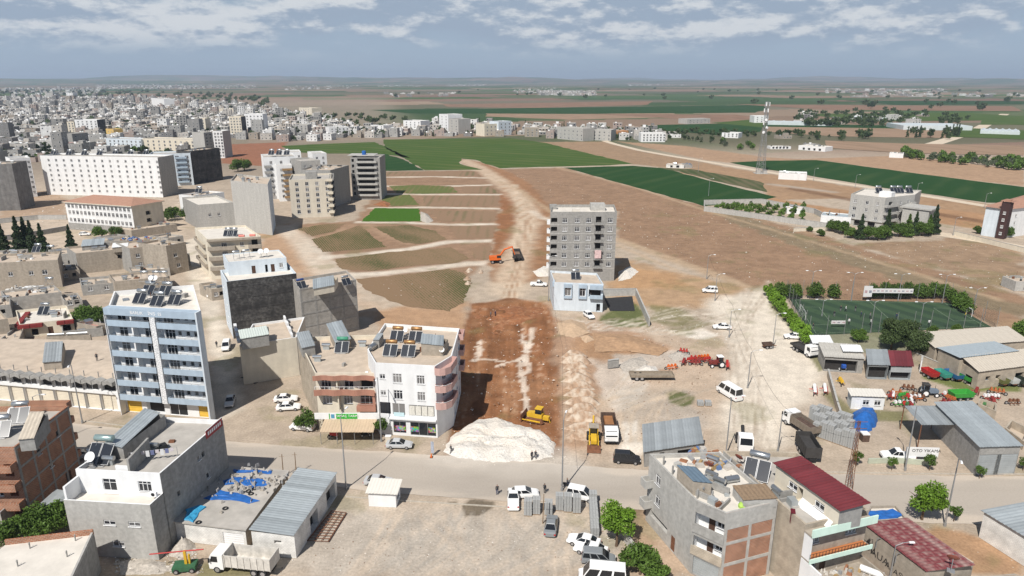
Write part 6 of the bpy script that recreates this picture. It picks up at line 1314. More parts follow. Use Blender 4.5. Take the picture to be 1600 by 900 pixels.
def in_poly(p, P):
    c = False; n = len(P)
    for i in range(n):
        a, b = P[i], P[(i + 1) % n]
        if (a[1] > p[1]) != (b[1] > p[1]) and p[0] < (b[0] - a[0]) * (p[1] - a[1]) / (b[1] - a[1]) + a[0]: c = not c
    return c
def proj(X, Y, Z=0):
    f = Y * cT - (Z - HC) * sT; u = Y * sT + (Z - HC) * cT; return 800 + F * X / f, 450 - F * u / f
# landmark buildings in the town: label, TL, TR, BL, depth, wall, rows, cols
LM = [('white six-storey block with a black end wall rising from the old town', (116, 187), (151, 187), (118, 212), 16, [M_white, M_tar, M_conc, M_conc], 6, 5), ('cream block left of the black-ended block in the old town', (104, 190), (115, 190), (105, 211), 14, M_cream, 5, 2), ('small yellow house in front of the black-ended block', (165, 201), (177, 202), (165, 213), 10, mat('yellow plaster', (.6, .42, .15), .85, .08), 2, 2),
      ('long bluish white block behind the white slab, left part', (165, 216), (220, 218), (168, 238), 14, M_bluew, 4, 8), ('long cream block with loggias behind the white slab', (222, 216), (302, 218), (225, 240), 14, M_cream, 4, 9), ('tall white tower block at the right end of the old town', (332, 205), (347, 205), (336, 247), 16, [M_white, M_concl, M_conc, M_conc], 8, 3), ('grey concrete block left of the tall white tower', (318, 207), (331, 206), (322, 245), 14, M_concl, 7, 2),
      ('white and brown striped block above the cream block', (357, 182), (376, 182), (360, 214), 14, [M_cream, M_darkside, M_conc, M_conc], 7, 4), ('white nine-storey pair of blocks near the ploughed field', (381, 178), (410, 178), (383, 207), 16, M_white, 6, 5), ('lone white block standing in the far old town', (236, 153), (256, 155), (238, 166), 22, M_white, 4, 4), ('pale grey square block far off in the trees', (70, 145), (82, 145), (70, 156), 30, M_concl, 5, 3), ('far cream and brown block pair in the trees', (103, 145), (113, 145), (103, 155), 26, M_white, 5, 3),
      ('bare concrete frame with open windows behind the long slab', (112, 209), (137, 207), (115, 234), 16, M_conc, 4, 3), ('grey flats with balcony bands in the old town', (304, 185), (320, 185), (306, 207), 14, M_cream, 5, 2), ('pale pink little house behind the slab roofs', (103, 224), (128, 223), (104, 240), 12, mat('pale pink plaster', (.58, .40, .38), .85, .08), 2, 2), ('white house with a terracotta roof in the upper town', (336, 170), (372, 170), (337, 180), 20, M_cream, 2, 5),
      ('white three-storey house with ten windows beside the fields', (514, 199), (545, 198), (515, 213), 16, M_white, 3, 5), ('grey four-storey house left of the fields', (460, 195), (480, 195), (462, 211), 16, M_concl, 4, 3), ('white house with a dark ground floor behind the green field', (579, 195), (599, 196), (580, 206), 16, M_white, 3, 3), ('white block cluster behind the wheat, left part', (630, 188), (657, 189), (631, 204), 18, M_white, 4, 4), ('tallest white block behind the wheat field', (686, 178), (700, 179), (687, 206), 20, M_white, 6, 2), ('grey block stuck to the tallest white one behind the wheat', (701, 185), (716, 186), (702, 208), 18, M_concl, 5, 2),
      ('white villa with a pale red roof behind the wheat field', (757, 194), (777, 193), (758, 213), 16, M_cream, 3, 3), ('bluish villa right of the red-roofed one', (779, 190), (799, 189), (780, 212), 16, M_bluew, 4, 3), ('grey row house behind the wheat with many windows', (871, 198), (911, 201), (872, 217), 16, M_concl, 3, 6), ('grey and white balconied house near the track', (924, 202), (955, 203), (925, 219), 16, M_concl, 3, 4), ('orange house beside the track', (956, 205), (982, 204), (957, 216), 14, mat('orange plaster', (.52, .26, .12), .85, .08), 2, 4), ('white block with dark window bands at the end of the track', (1002, 208), (1040, 208), (1003, 222), 14, [M_white] * 4, 3, 7),
      ('long grey unfinished block far behind the track', (1074, 186), (1110, 185), (1075, 194), 20, M_concl, 2, 6), ('white tall block behind the lattice tower', (1179, 181), (1201, 181), (1180, 192), 20, M_white, 3, 3), ('white house right of the tracks with dark trees', (1128, 207), (1154, 208), (1130, 215), 16, M_white, 2, 4), ('tan house in front of the wheat field villages', (820, 200), (842, 200), (821, 214), 14, M_conct, 3, 3), ('white cream block left of the wheat field cars', (467, 168), (487, 169), (468, 180), 20, M_cream, 4, 5)]
occ = []
for lb, TL, TR, BL, dp, wm, r_, c_ in LM:
    B = slab(lb, TL, TR, BL, dp, wm, r_, c_, 1.6, 1.6, name='town_block', z0=.6); cpt = (B.P[0] + B.P[2]) / 2; wv = B.world(*cpt); occ.append((wv.x, wv.y, B.E[0][3] / 2 + 4))
T1 = [(-120, 258), (30, 256), (215, 252), (318, 246), (330, 232), (345, 216), (440, 222), (520, 213), (560, 209), (560, 196), (500, 186), (420, 172), (330, 160), (200, 154), (-120, 154)]
T2 = [(470, 222), (560, 217), (640, 213), (800, 214), (960, 219), (1010, 222), (1060, 221), (1050, 210), (950, 202), (800, 196), (690, 192), (640, 200), (520, 206)]
T3 = [(1245, 200), (1330, 196), (1420, 196), (1500, 192), (1500, 184), (1400, 180), (1240, 183)]
T4 = [(1110, 210), (1200, 216), (1250, 232), (1320, 232), (1200, 205)]
T5 = [(840, 149), (930, 150), (930, 143), (840, 143)]
FARV = [[(590, 138), (660, 138), (660, 134), (590, 134)], [(700, 135), (760, 134), (760, 130), (700, 131)], [(440, 142), (560, 139), (560, 134), (440, 136)], [(150, 140), (400, 140), (400, 133), (150, 133)], [(980, 134), (1080, 134), (1080, 128), (980, 128)], [(1290, 146), (1480, 146), (1480, 140), (1290, 140)], [(600, 152), (720, 150), (720, 145), (600, 147)], [(800, 146), (870, 146), (870, 138), (800, 138)], [(0, 150), (160, 150), (160, 138), (0, 138)], [(1330, 152), (1600, 152), (1600, 147), (1330, 147)]]
rn = random.Random(11); cand = []
def scatter(Pp, cx, cy, ang, p, jit=2., big=.06):
    W_ = [U(a, b) for a, b in Pp]; xs = [q.x for q in W_]; ys = [q.y for q in W_]; ca, sa = math.cos(ang), math.sin(ang); R_ = int(max(max(map(abs, xs)), max(ys)) * 1.5)
    us_ = [(x * ca + y * sa, -x * sa + y * ca) for x, y in [(q.x, q.y) for q in W_]]; u0, u1 = min(q[0] for q in us_), max(q[0] for q in us_); v0, v1 = min(q[1] for q in us_), max(q[1] for q in us_)
    i = 0; u = u0
    while u < u1:
        i += 1; v = v0; j = 0
        while v < v1:
            j += 1
            if rn.random() < p:
                uu, vv = u + rn.uniform(-jit, jit), v + rn.uniform(-jit, jit); x, y = uu * ca - vv * sa, uu * sa + vv * ca
                if in_poly((x, y), W_) and abs(x) < y * .84 + 20 and not any(math.hypot(x - o[0], y - o[1]) < o[2] + 6 for o in occ): cand.append((y, x, ang, cx, cy))
            v += cy + (7 if j % 2 == 0 else .5)
        u += cx + (8 if i % 4 == 0 else .5)
scatter(T1, 13, 13, .12, .80); scatter(T2, 12, 12, -.10, .85); scatter(T3, 17, 15, .3, .14); scatter(T4, 16, 13, .2, .12); scatter(T5, 17, 15, .2, .5)
near_n = len(cand)
for q in FARV: scatter(q, 22, 24, .2, .10)
cand.sort(); st = MB(); nind = 0; seen = {}
LFT = ['behind the slab', 'in the old town', 'in the farthest town']
def place_of(x, y):
    a, b = proj(x, y)
    if a < 480: return LFT[0 if b > 205 else 1 if b > 180 else 2] + (' at far left' if a < 120 else ' near the black-ended block' if a < 240 else ' left of the towers' if a < 360 else ' near the ploughed field')
    if a < 700: return 'in the suburb beyond the green fields'
    if a < 960: return 'in the village strip behind the wheat field'
    return 'on the farms right of the village strip'
for (y, x, ang, cx, cy) in cand:
    w_ = rn.uniform(8, cx); d_ = rn.uniform(8, cy); fl_ = rn.choice([1, 1, 1, 2, 2, 2, 2, 3, 3]) if x < -.25 * y else rn.choice([1, 1, 1, 2, 2, 3]); fl_ = rn.choice([5, 6]) if rn.random() < .04 and x < -.25 * y else fl_
    hh = fl_ * 3 + .7; mi_ = rn.randrange(len(town_m)); m_ = town_m[mi_]; a_ = ang + rn.uniform(-.08, .08); ca, sa = math.cos(a_), math.sin(a_)
    L_ = [Vector((x + px_ * ca - py_ * sa, y + px_ * sa + py_ * ca)) for px_, py_ in ((-w_ / 2, -d_ / 2), (w_ / 2, -d_ / 2), (w_ / 2, d_ / 2), (-w_ / 2, d_ / 2))]
    rm_ = rn.choice(roofs_); hut = rn.random() < .45; tank = rn.random() < .5
    if nind < 255:
        nind += 1; nm = ['one', 'two', 'three', 'four', 'five', 'six'][fl_ - 1]
        lb = f"{'hut-topped ' if hut else 'tank-topped ' if tank else ''}{town_c[mi_]} {nm}-storey house {place_of(x, y)}"
        B = Bld('town_house', lb, 'house', L_, hh, m_, {}, .6, .25, rm_, group='houses of the town')
        for e in (0, 1, 3) if x < 0 else (0, 3, 1):
            n_ = max(1, int(B.E[e][3] / 3.4))
            if e != 0 and rn.random() < .6: continue
            for f_ in range(fl_):
                for k in range(n_):
                    if rn.random() < .82: p_ = B.W(e, (k + .5) / n_, f_ * 3 + .95, .0); d2 = B.E[e][1]; put('window', FW, B.root, p_ - Vector((d2.x * .65, d2.y * .65, 0)), math.atan2(d2.y, d2.x))
        if hut: B.boxpart('roof_hut', w_ * .55, w_ * .9, d_ * .4, d_ * .8, B.hr, B.hr + 2.6, m_)
        clutter(B, 5, nind)
        if tank: put('water_tank', FT, B.root, (w_ * .3, d_ * .4, B.hr))
    else:
        st.prism(L_, 0, hh - .6, m_, False); rf = inset(L_, .3); st.face([(*p, hh - .57) for p in rf], rm_)
        if hut: c_ = (L_[0] + L_[2]) / 2; st.box(c_.x - 1.5, c_.x + 1.8, c_.y - 1.2, c_.y + 1.8, hh - .5, hh + 1.8, rn.choice([m_, M_white, M_concl]))
        if tank and y < 1600: c_ = L_[0].lerp(L_[2], .3); st.box(c_.x - .9, c_.x + .9, c_.y - .4, c_.y + .4, hh - .4, hh + .7, M_pvc)
        if y < 2200:
            for f_ in range(fl_):
                for k in range(3):
                    if rn.random() < .7: u_ = (k + .5) / 3; p_ = L_[0].lerp(L_[1], u_); t_ = (L_[1] - L_[0]).normalized() * .75; n_ = Vector((t_.y, -t_.x)) * .06; q0, q1 = p_ - t_ + n_, p_ + t_ + n_; st.face([(*q0, f_ * 3 + .9), (*q1, f_ * 3 + .9), (*q1, f_ * 3 + 2.4), (*q0, f_ * 3 + 2.4)], M_glass)
stuff(st.build('distant_houses'), 'mass of tiny pale houses of the distant town and villages', 'houses')
# trees among the far houses and farms: largest as individuals, rest as one mass
tr = []
def tsc(Pp, n, kinds, s0, s1, place):
    W_ = [U(a, b) for a, b in Pp]; xs = [q.x for q in W_]; ys = [q.y for q in W_]; k = 0; g = 0
    while k < n and g < n * 60:
        g += 1; a = rn.uniform(min(q[0] for q in Pp), max(q[0] for q in Pp)); b = rn.uniform(min(q[1] for q in Pp), max(q[1] for q in Pp))
        if not in_poly((a, b), Pp): continue
        p = U(a, b); k += 1; tr.append((p.y, p.x, rn.choice(kinds), rn.uniform(s0, s1), place))
tsc(T1, 420, ['fa', 'fb', 'fb', 'fc'], .6, 1.3, 'among the old town roofs'); tsc(T2, 150, ['fa', 'fb', 'fc', 'fcon'], .5, 1.0, 'in the village strip behind the wheat'); tsc([(1240, 200), (1330, 200), (1500, 196), (1520, 186), (1400, 172), (1240, 178)], 110, ['fa', 'fb', 'fa'], .8, 1.5, 'around the farms on the right')
tsc([(480, 200), (560, 196), (640, 190), (560, 182), (400, 178), (420, 168), (300, 158), (400, 185)], 60, ['fb', 'fa'], .8, 1.4, 'beyond the old town'); tsc([(-60, 156), (250, 156), (420, 168), (420, 150), (200, 142), (-60, 142)], 150, ['fb', 'fa'], 1.1, 2.0, 'on the far left plain')
tsc([(1330, 217), (1360, 219), (1360, 210), (1330, 210)], 7, ['fb', 'fa'], .9, 1.2, 'standing alone in the tan field'); tsc([(1410, 215), (1500, 222), (1500, 208), (1410, 206)], 22, ['fa', 'fb', 'fcon'], .8, 1.3, 'beside the track crossing on the right')
tsc([(560, 213), (600, 215), (600, 200), (545, 200)], 12, ['fb', 'fa'], .9, 1.3, 'clumped beside the wheat field'); tsc([(1050, 212), (1190, 216), (1190, 208), (1050, 206)], 30, ['fa', 'fb', 'fc'], .6, 1.0, 'left of the lattice tower'); tsc([(1410, 248), (1600, 268), (1600, 255), (1410, 240)], 95, ['olive', 'fc', 'olive'], .9, 1.4, 'in the grove above the tan field')
tsc([(1050, 216), (1180, 238), (1180, 228), (1060, 211)], 26, ['olive', 'olive', 'fc'], .8, 1.2, 'in the orchard left of the lattice tower'); tsc([(600, 152), (1600, 176), (1600, 140), (600, 140)], 60, ['fb', 'fa'], 1.2, 2.2, 'on the far plain'); tsc([(1200, 215), (1320, 222), (1320, 212), (1200, 206)], 22, ['olive', 'fa'], .7, 1.2, 'right of the lattice tower')
tr.sort(key=lambda q: q[0] / q[3]); fm = MB(); rest = []
for i, (y, x, k, s_, pl) in enumerate(tr):
    if i < 230: tree(k, (x, y, 0), {'fa': 'broad olive green tree ', 'fb': 'dark rounded tree ', 'fc': 'mid green low tree ', 'fcon': 'slim dark cypress ', 'olive': 'grey green olive tree '}[k] + pl, s_, rn.uniform(0, 6), 'trees among the far houses and farms')
    else: rest.append((x, y, k, s_))
V = []; Fc = []
for (x, y, k, s_) in rest:
    src = TC[k][0]; vs_ = np.empty(len(src.vertices) * 3, np.float32); src.vertices.foreach_get('co', vs_); vs_ = vs_.reshape(-1, 3) * s_ + A((x, y, 0)); sel = vs_.reshape(-1, 4, 3)[::3]; sel = (sel - sel.mean(1, keepdims=True)) * 1.6 + sel.mean(1, keepdims=True)
    b = len(V); V += sel.reshape(-1, 3).tolist(); Fc += [(b + 4 * q, b + 4 * q + 1, b + 4 * q + 2, b + 4 * q + 3) for q in range(len(sel))]
me = bpy.data.meshes.new('distant_trees'); me.from_pydata(V, [], Fc); me.materials.append(LF['olive']); stuff(put('distant_trees', me), 'mass of tiny trees on the far plain', 'trees')
# greenhouses on the right
for lb, TL, TR, BL, dp in (('long pale greenhouse roof in the right-hand farmland', (1412, 196), (1520, 197), (1412, 203), 60), ('second pale greenhouse right of the track', (1532, 204), (1594, 206), (1532, 209), 40), ('pale greenhouse among the right-hand farms', (1350, 184), (1386, 184), (1350, 188), 40), ('greenhouse by the left farm road', (1200, 190), (1300, 192), (1200, 195), 30)):
    P, h_ = quadF(TL, TR, BL, dp); B = Bld('greenhouse', lb, 'greenhouse', P, max(3, h_), mat('greenhouse film', (.55, .60, .61), .4, .08, .2), {}, 0, roof=MC['greenhouse film']); Lg = B.E[0][3]
    for k in range(6): MB().ext([(Lg * k / 6, 3.02), (Lg * (k + .5) / 6, 5), (Lg * (k + 1) / 6, 3.02)], .2, dp - .2).build('bay_roof', MC['greenhouse film'], B.root)
# lattice tower
p = U(1188, 271); r = thing('lattice_tower', 'tall steel lattice telecom tower with white antennas beside the farm track', 'tower', (*p, 0)); Ht = 46.5; NS = 15
cw = lambda z: 2.4 - 1.5 * min(1, z / 32)
cor = lambda k, z: Vector((cw(z) * (1 if k in (1, 2) else -1), cw(z) * (1 if k in (2, 3) else -1), z))
for k in range(4): MB().tube([cor(k, 0), cor(k, 32), cor(k, Ht)], .13, 4).build('leg', M_pole, r)
for s_ in range(NS):
    z0_, z1_ = Ht * s_ / NS, Ht * (s_ + 1) / NS; mb = MB()
    for k in range(4): j = (k + 1) % 4; mb.tube([cor(k, z0_), cor(j, z1_)], .07, 3).tube([cor(j, z0_), cor(k, z1_)], .07, 3).tube([cor(k, z1_), cor(j, z1_)], .07, 3)
    mb.build('bracing', M_pole, r)
for k, (z, a) in enumerate([(45, 0), (45, 2), (45, 4), (41, 1), (41, 3), (41, 5), (37, 0.5), (33, 3.5)]): MB().box(1.5 * math.cos(a) - .3, 1.5 * math.cos(a) + .3, 1.5 * math.sin(a) - .2, 1.5 * math.sin(a) + .2, z - 1.2, z + 1.2).build('antenna', M_pvc, r)
for z, a in ((35, 4.5), (30, 5.2), (27, 4.0)): MB().tube([(1.3 * math.cos(a), 1.3 * math.sin(a), z), (2.0 * math.cos(a), 2.0 * math.sin(a), z)], [.9, .8], 12).build('dish_drum', M_pvc, r)
MB().box(-4, 4, -3.5, 3.5, 0, .3).box(-3.5, -1, -3, -1, .3, 2.4).box(1, 3.4, -3, -1.2, .3, 2.1).build('base_slab', M_concl, r)
# ================================================================== HEAPS
def heap(label, P, hgt, m, seed, name='earth_heap', cat='heap', group=None, rough=.35, rings=10, peak=1.25, z=-.05, ridge=0., world=False, dev=.4):
    P = P if world else [tuple(U(a, b)) for a, b in P]; P = ragged(P, .7, .2, seed); n = len(P); c = Vector((sum(p[0] for p in P) / n, sum(p[1] for p in P) / n)); V = []; rn = random.Random(seed)
    xs = np.array([p[0] for p in P]); ys = np.array([p[1] for p in P])
    for k in range(rings):
        t_ = 1 - k / rings; X = c.x + (xs - c.x) * t_; Y = c.y + (ys - c.y) * t_
        if ridge: X = c.x + (xs - c.x) * (t_ + (1 - t_) * ridge)
        Z = z + hgt * (1 - t_ ** 1.3) ** peak * (1 + rough * (fbm(X / 2.2, Y / 2.2, seed) - .5) * 2) + (rough * .35 * (fbm(X / .6, Y / .6, seed + 9) - .5) if k else 0)
        if k == 0: Z = Z * 0 + z
        V += list(zip(X.tolist(), Y.tolist(), Z.tolist()))
    Fc = []
    for k in range(rings - 1):
        for i in range(n): j = (i + 1) % n; Fc.append((k * n + i, k * n + j, (k + 1) * n + j, (k + 1) * n + i))
    b = len(V); V.append((c.x, c.y, z + hgt)); Fc += [((rings - 1) * n + i, (rings - 1) * n + (i + 1) % n, b) for i in range(n)]
    me = bpy.data.meshes.new(name); me.from_pydata(V, [], Fc); me.polygons.foreach_set('use_smooth', [True] * len(Fc)); me.materials.append(m); return tag(put(name, me), label, cat, group)
def soilx(c2, sc_, lo, hi):
    def ex(t, tcn, base, b): return nodemix(t, nodenoise(t, tcn.outputs['Object'], sc_, lo, hi, 8), base, c2)
    return ex
M_wgr = mat('white gravel', (.66, .63, .58), .95, .2, 2.6, bump=.55, extra=soilx((.74, .67, .58), .25, .4, .7)); M_eh = mat('tipped earth', (.345, .235, .16), .95, .3, 1.5, bump=.2, extra=soilx((.54, .46, .37), .8, .42, .66)); M_re = mat('red earth', (.25, .105, .047), .95, .3, 1.2, bump=.15, extra=soilx((.40, .22, .12), .5, .5, .75)); M_rub = mat('grey rubble', (.42, .38, .33), .95, .35, 2.5, bump=.2); M_pb = mat('pale earth', (.46, .33, .22), .95, .2, 1.2, bump=.12)
heap('big bright white gravel heap closing off the dug strip at the road', [(693, 706), (703, 683), (725, 668), (748, 655), (775, 652), (800, 662), (830, 669), (850, 675), (868, 695), (864, 714), (830, 721), (770, 723), (715, 716)], 1.0, M_wgr, 3, 'gravel_heap', rough=1.3, peak=.55, ridge=.55, rings=14)
a_, b_ = U(897, 556), U(916, 682); od = ['first', 'second', 'third', 'fourth', 'fifth', 'sixth', 'seventh', 'eighth', 'ninth', 'tenth', 'eleventh', 'twelfth']
for k in range(12):
    c_ = a_.lerp(b_, k / 11); w_ = 3.1 + .8 * k / 11 + .4 * math.sin(k * 2.1); heap(f'tipped earth ridge beside the dug strip, {od[k]} counting from the far end', [(c_.x - w_, c_.y - .6), (c_.x - w_ * .5, c_.y - 1.3), (c_.x + w_ * .6, c_.y - 1.6), (c_.x + w_, c_.y - .9), (c_.x + w_ * .8, c_.y + .9), (c_.x, c_.y + 1.4), (c_.x - w_ * .7, c_.y + 1.0)], 1.55 + .3 * math.sin(k * 1.7), M_eh, 30 + k, 'earth_ridge', 'earth ridge', 'tipped earth ridges along the dug strip', .5, world=True, ridge=.35, rings=7)
heap('broad red earth mound at the head of the dug strip', [(738, 492), (770, 474), (820, 470), (855, 476), (866, 500), (840, 520), (790, 518), (750, 520)], 1.1, M_re, 50, rough=.9, peak=1.3, z=-.62)
heap('pale earth mound left of the small blue house plot', [(870, 505), (890, 498), (915, 505), (920, 520), (895, 528), (872, 522)], 1.2, M_pb, 51); heap('low pale sand mound in the yard', [(905, 525), (920, 522), (930, 530), (915, 536)], .8, M_pb, 52)
heap('long orange earth bank across the yard', [(925, 520), (985, 522), (1045, 545), (1030, 556), (980, 548), (930, 550)], .9, mat('orange earth', (.37, .235, .14), .95, .25, 1, bump=.15), 53, rough=.6)
heap('grey rubble heap beside the concrete stubs', [(966, 570), (985, 560), (1005, 556), (1015, 566), (1000, 578), (975, 580)], 1.0, M_rub, 54, 'rubble_heap', 'rubble'); heap('white rubble heap in the middle of the yard', [(985, 582), (1005, 570), (1025, 572), (1032, 582), (1010, 590)], .9, M_wgr, 55, 'rubble_heap', 'rubble'); heap('dark grey rubble heap near the red implements', [(1042, 556), (1060, 547), (1080, 552), (1078, 560), (1055, 564)], .8, M_rub, 56, 'rubble_heap', 'rubble')
heap('white lime heap left of the bare grey block', [(832, 424), (850, 415), (862, 418), (862, 432), (840, 433)], .8, M_wgr, 57, 'lime_heap'); heap('white lime heap right of the bare grey block', [(965, 425), (985, 415), (998, 424), (985, 436), (966, 440)], .9, M_wgr, 58, 'lime_heap')
heap('stone heap beside the bright clover field', [(656, 345), (657, 330), (668, 334), (678, 345), (668, 349)], 1.4, M_rub, 59, 'stone_heap'); heap('red earth heap beside the unfinished grey block', [(582, 320), (600, 313), (612, 318), (606, 324)], 1.2, M_re, 60)
for k, (x, y, w_) in enumerate([(730, 435, 7), (731, 442, 7), (733, 422, 6), (752, 424, 5)]): heap('pale spoil heap on the crop field edge, ' + ['nearer of the close pair', 'nearest to the road cut', 'farthest of the close pair', 'by the excavator'][k], [(x - w_, y + 2), (x, y - 3), (x + w_, y), (x + w_ * .6, y + 3), (x - w_ * .5, y + 4)], .9, M_eh, 61 + k, 'spoil_heap')
heap('pile of broken brick and concrete against the terrace house', [(262, 868), (275, 845), (295, 838), (308, 850), (300, 866), (280, 874)], 1.9, M_rub, 70, 'rubble_heap', 'rubble', rough=.7); heap('spread of pale builders rubble behind the low roof', [(178, 880), (220, 870), (262, 878), (285, 890), (240, 898), (190, 898)], .5, M_rub, 71, 'rubble_heap', 'rubble', rough=.9)
heap('dark pile of firewood in the shade below the cream house', [(375, 590), (392, 578), (415, 580), (420, 592), (398, 600)], 1.1, mat('dark brush', (.10, .085, .07), .95, .4, 3, bump=.2), 72, 'brush_pile', 'brush pile', rough=.9); heap('rubble patch between the terracotta house and the bare grey house', [(550, 535), (575, 525), (590, 530), (580, 550), (560, 555)], .6, M_rub, 73, 'rubble_heap', 'rubble', rough=.8)
# blue tarpaulin mound on the right
heap('bright blue tarpaulin draped over a mound beside the paving block stacks', [(1328, 667), (1332, 648), (1345, 641), (1365, 642), (1372, 658), (1362, 672), (1345, 678), (1332, 676)], 2.0, M_tarp, 74, 'tarpaulin_mound', 'tarpaulin', rough=.4, peak=.5)
# ================================================================== VEHICLES
M_tyre = mat('tyre', (.025, .025, .026), .85, .1); M_rim = mat('wheel rim', (.45, .45, .46), .4, .05, 3, 0, 0, .6); M_lamp = mat('headlamp', (.7, .7, .7), .15, 0, spec=.6); M_tail = mat('tail lamp', (.4, .02, .02), .3, 0); M_cglass = mat('car glass', (.015, .017, .02), .06, 0, spec=.6)
def paint(n, c, r_=.28): return mat('car paint ' + n, c, r_, .02, 2, spec=.6)
PW, PS, PG, PK, PGM = paint('white', (.80, .80, .79)), paint('silver', (.46, .47, .48)), paint('grey', (.15, .155, .165)), paint('black', (.02, .021, .024)), paint('gunmetal', (.22, .235, .245))
WHL = {}
def wheel(parent, x, y, r_, w_, rimm=None):
    rimm = rimm or M_rim; k = (r_, w_, rimm.name)
    if k not in WHL:
        t_ = MB().tube([(0, -w_ / 2, 0), (0, -w_ / 2 + .03, 0), (0, w_ / 2 - .03, 0), (0, w_ / 2, 0)], [r_ * .88, r_, r_, r_ * .88], 14); q = MB().tube([(0, -w_ / 2 - .012, 0), (0, w_ / 2 + .012, 0)], r_ * .6, 10); WHL[k] = (t_.mesh('wheel', M_tyre), q.mesh('rim', rimm))
    o = put('wheel', WHL[k][0], parent, (x, y, r_)); put('rim', WHL[k][1], o); return o
KINDS = {'sedan': dict(st=[(-2.25, .74, .70), (-2.15, .95, .83), (-1.3, 1.0, .86), (0, .97, .87), (1.0, .96, .86), (1.95, .80, .83), (2.2, .68, .76), (2.27, .5, .68)], gb=(-1.7, .98), gr=(-1.0, .15), H=1.45, gw=(.83, .60), wb=(-1.33, 1.38), wr=.32),
         'hatch': dict(st=[(-2.0, .8, .70), (-1.95, 1.0, .82), (-1.2, 1.02, .85), (0, 1.0, .86), (.9, .98, .85), (1.8, .82, .82), (2.05, .7, .75), (2.12, .5, .66)], gb=(-1.93, 1.0), gr=(-1.5, .1), H=1.5, gw=(.82, .62), wb=(-1.2, 1.3), wr=.31),
         'mpv': dict(st=[(-2.2, .9, .78), (-2.15, 1.12, .86), (-1.2, 1.14, .88), (0, 1.12, .88), (1.0, 1.1, .87), (1.9, .92, .84), (2.15, .78, .77), (2.22, .52, .68)], gb=(-2.14, 1.35), gr=(-1.95, .45), H=1.85, gw=(.85, .72), wb=(-1.35, 1.4), wr=.33),
         'bus': dict(st=[(-2.95, 1.1, .9), (-2.9, 1.3, .98), (-1.5, 1.32, 1.0), (1.5, 1.32, 1.0), (2.3, 1.25, .98), (2.85, 1.05, .92), (3.0, .6, .82)], gb=(-2.9, 2.45), gr=(-2.75, 1.6), H=2.6, gw=(.97, .82), wb=(-1.8, 1.9), wr=.36),
         'pickup': dict(st=[(-2.6, .95, .82), (-2.55, 1.02, .86), (-.2, 1.04, .88), (1.1, 1.05, .88), (2.1, .95, .85), (2.45, .8, .78), (2.5, .5, .7)], gb=(-.7, 1.2), gr=(-.45, .35), H=1.75, gw=(.85, .68), wb=(-1.55, 1.6), wr=.38)}
CM = {}
def car_meshes(kind, pm):
    d = KINDS[kind]; b = MB(); st = d['st']; zb = .26; rings = []
    for x, zt, w_ in st: rings.append([(x, -w_ * .86, zb), (x, -w_, zb + .12), (x, -w_, (zt + zb) * .58), (x, -w_ * .93, zt), (x, w_ * .93, zt), (x, w_, (zt + zb) * .58), (x, w_, zb + .12), (x, w_ * .86, zb)])
    for r0, r1 in zip(rings, rings[1:]):
        for i in range(8): j = (i + 1) % 8; b.face([r0[i], r0[j], r1[j], r1[i]])
    b.face(rings[0][::-1]); b.face(rings[-1])
    zb_ = max(s[1] for s in st) - .05; H_ = d['H']; g0, g1 = d['gb']; r0, r1 = d['gr']; w0, w1 = d['gw']
    B_ = [Vector(p) for p in ((g0, -w0, zb_), (g1, -w0, zb_), (g1, w0, zb_), (g0, w0, zb_))]; T_ = [Vector(p) for p in ((r0, -w1, H_), (r1, -w1, H_), (r1, w1, H_), (r0, w1, H_))]
    cc = sum(T_, Vector()) / 4; T2_ = [cc + (p - cc) * .9 + Vector((0, 0, .05)) for p in T_]
    for i in range(4): j = (i + 1) % 4; b.face([B_[i], B_[j], T_[j], T_[i]]); b.face([T_[i], T_[j], T2_[j], T2_[i]])
    b.face(T2_)
    gl_ = []
    for i, nm in enumerate(('side_window', 'windscreen', 'side_window', 'rear_window')):
        j = (i + 1) % 4; q = [B_[i], B_[j], T_[j], T_[i]]; c_ = sum(q, Vector()) / 4; nrm = (q[1] - q[0]).cross(q[3] - q[0]).normalized()
        f = .90 if i % 2 else .93; g = MB()
        if i % 2: g.face([c_ + (p - c_) * f + nrm * .012 for p in q])
        else:
            n_ = 3 if kind in ('mpv', 'bus') else 2
            for k in range(n_):
                a0, a1 = k / n_ + .025, (k + 1) / n_ - .025; lo = [q[0].lerp(q[1], a0), q[0].lerp(q[1], a1)]; hi = [q[3].lerp(q[2], a0), q[3].lerp(q[2], a1)]; g.face([lo[0].lerp(hi[0], .1) + nrm * .012, lo[1].lerp(hi[1], .1) + nrm * .012, lo[1].lerp(hi[1], .88) + nrm * .012, lo[0].lerp(hi[0], .88) + nrm * .012])
        gl_.append((nm, g.mesh(nm, M_cglass)))
    xf = st[-1][0]; xr = st[0][0]; zt = st[-2][1]; w_ = st[-1][2]
    hl = MB().box(xf - .22, xf + .0, -.17, .17, zt - .18, zt - .03).mesh('headlight', M_lamp); tl = MB().box(xr - .02, xr + .1, -.12, .12, st[0][1] - .22, st[0][1] - .02).mesh('tail_light', M_tail)
    bp = MB().box(xf - .1, xf + .05, -w_ * .9, w_ * .9, zb + .02, zb + .2).mesh('bumper', M_black)
    me = b.mesh('body', pm); me.polygons.foreach_set('use_smooth', [i < len(st) * 8 - 8 and False for i in range(len(me.polygons))])
    return me, gl_, hl, tl, bp, w_
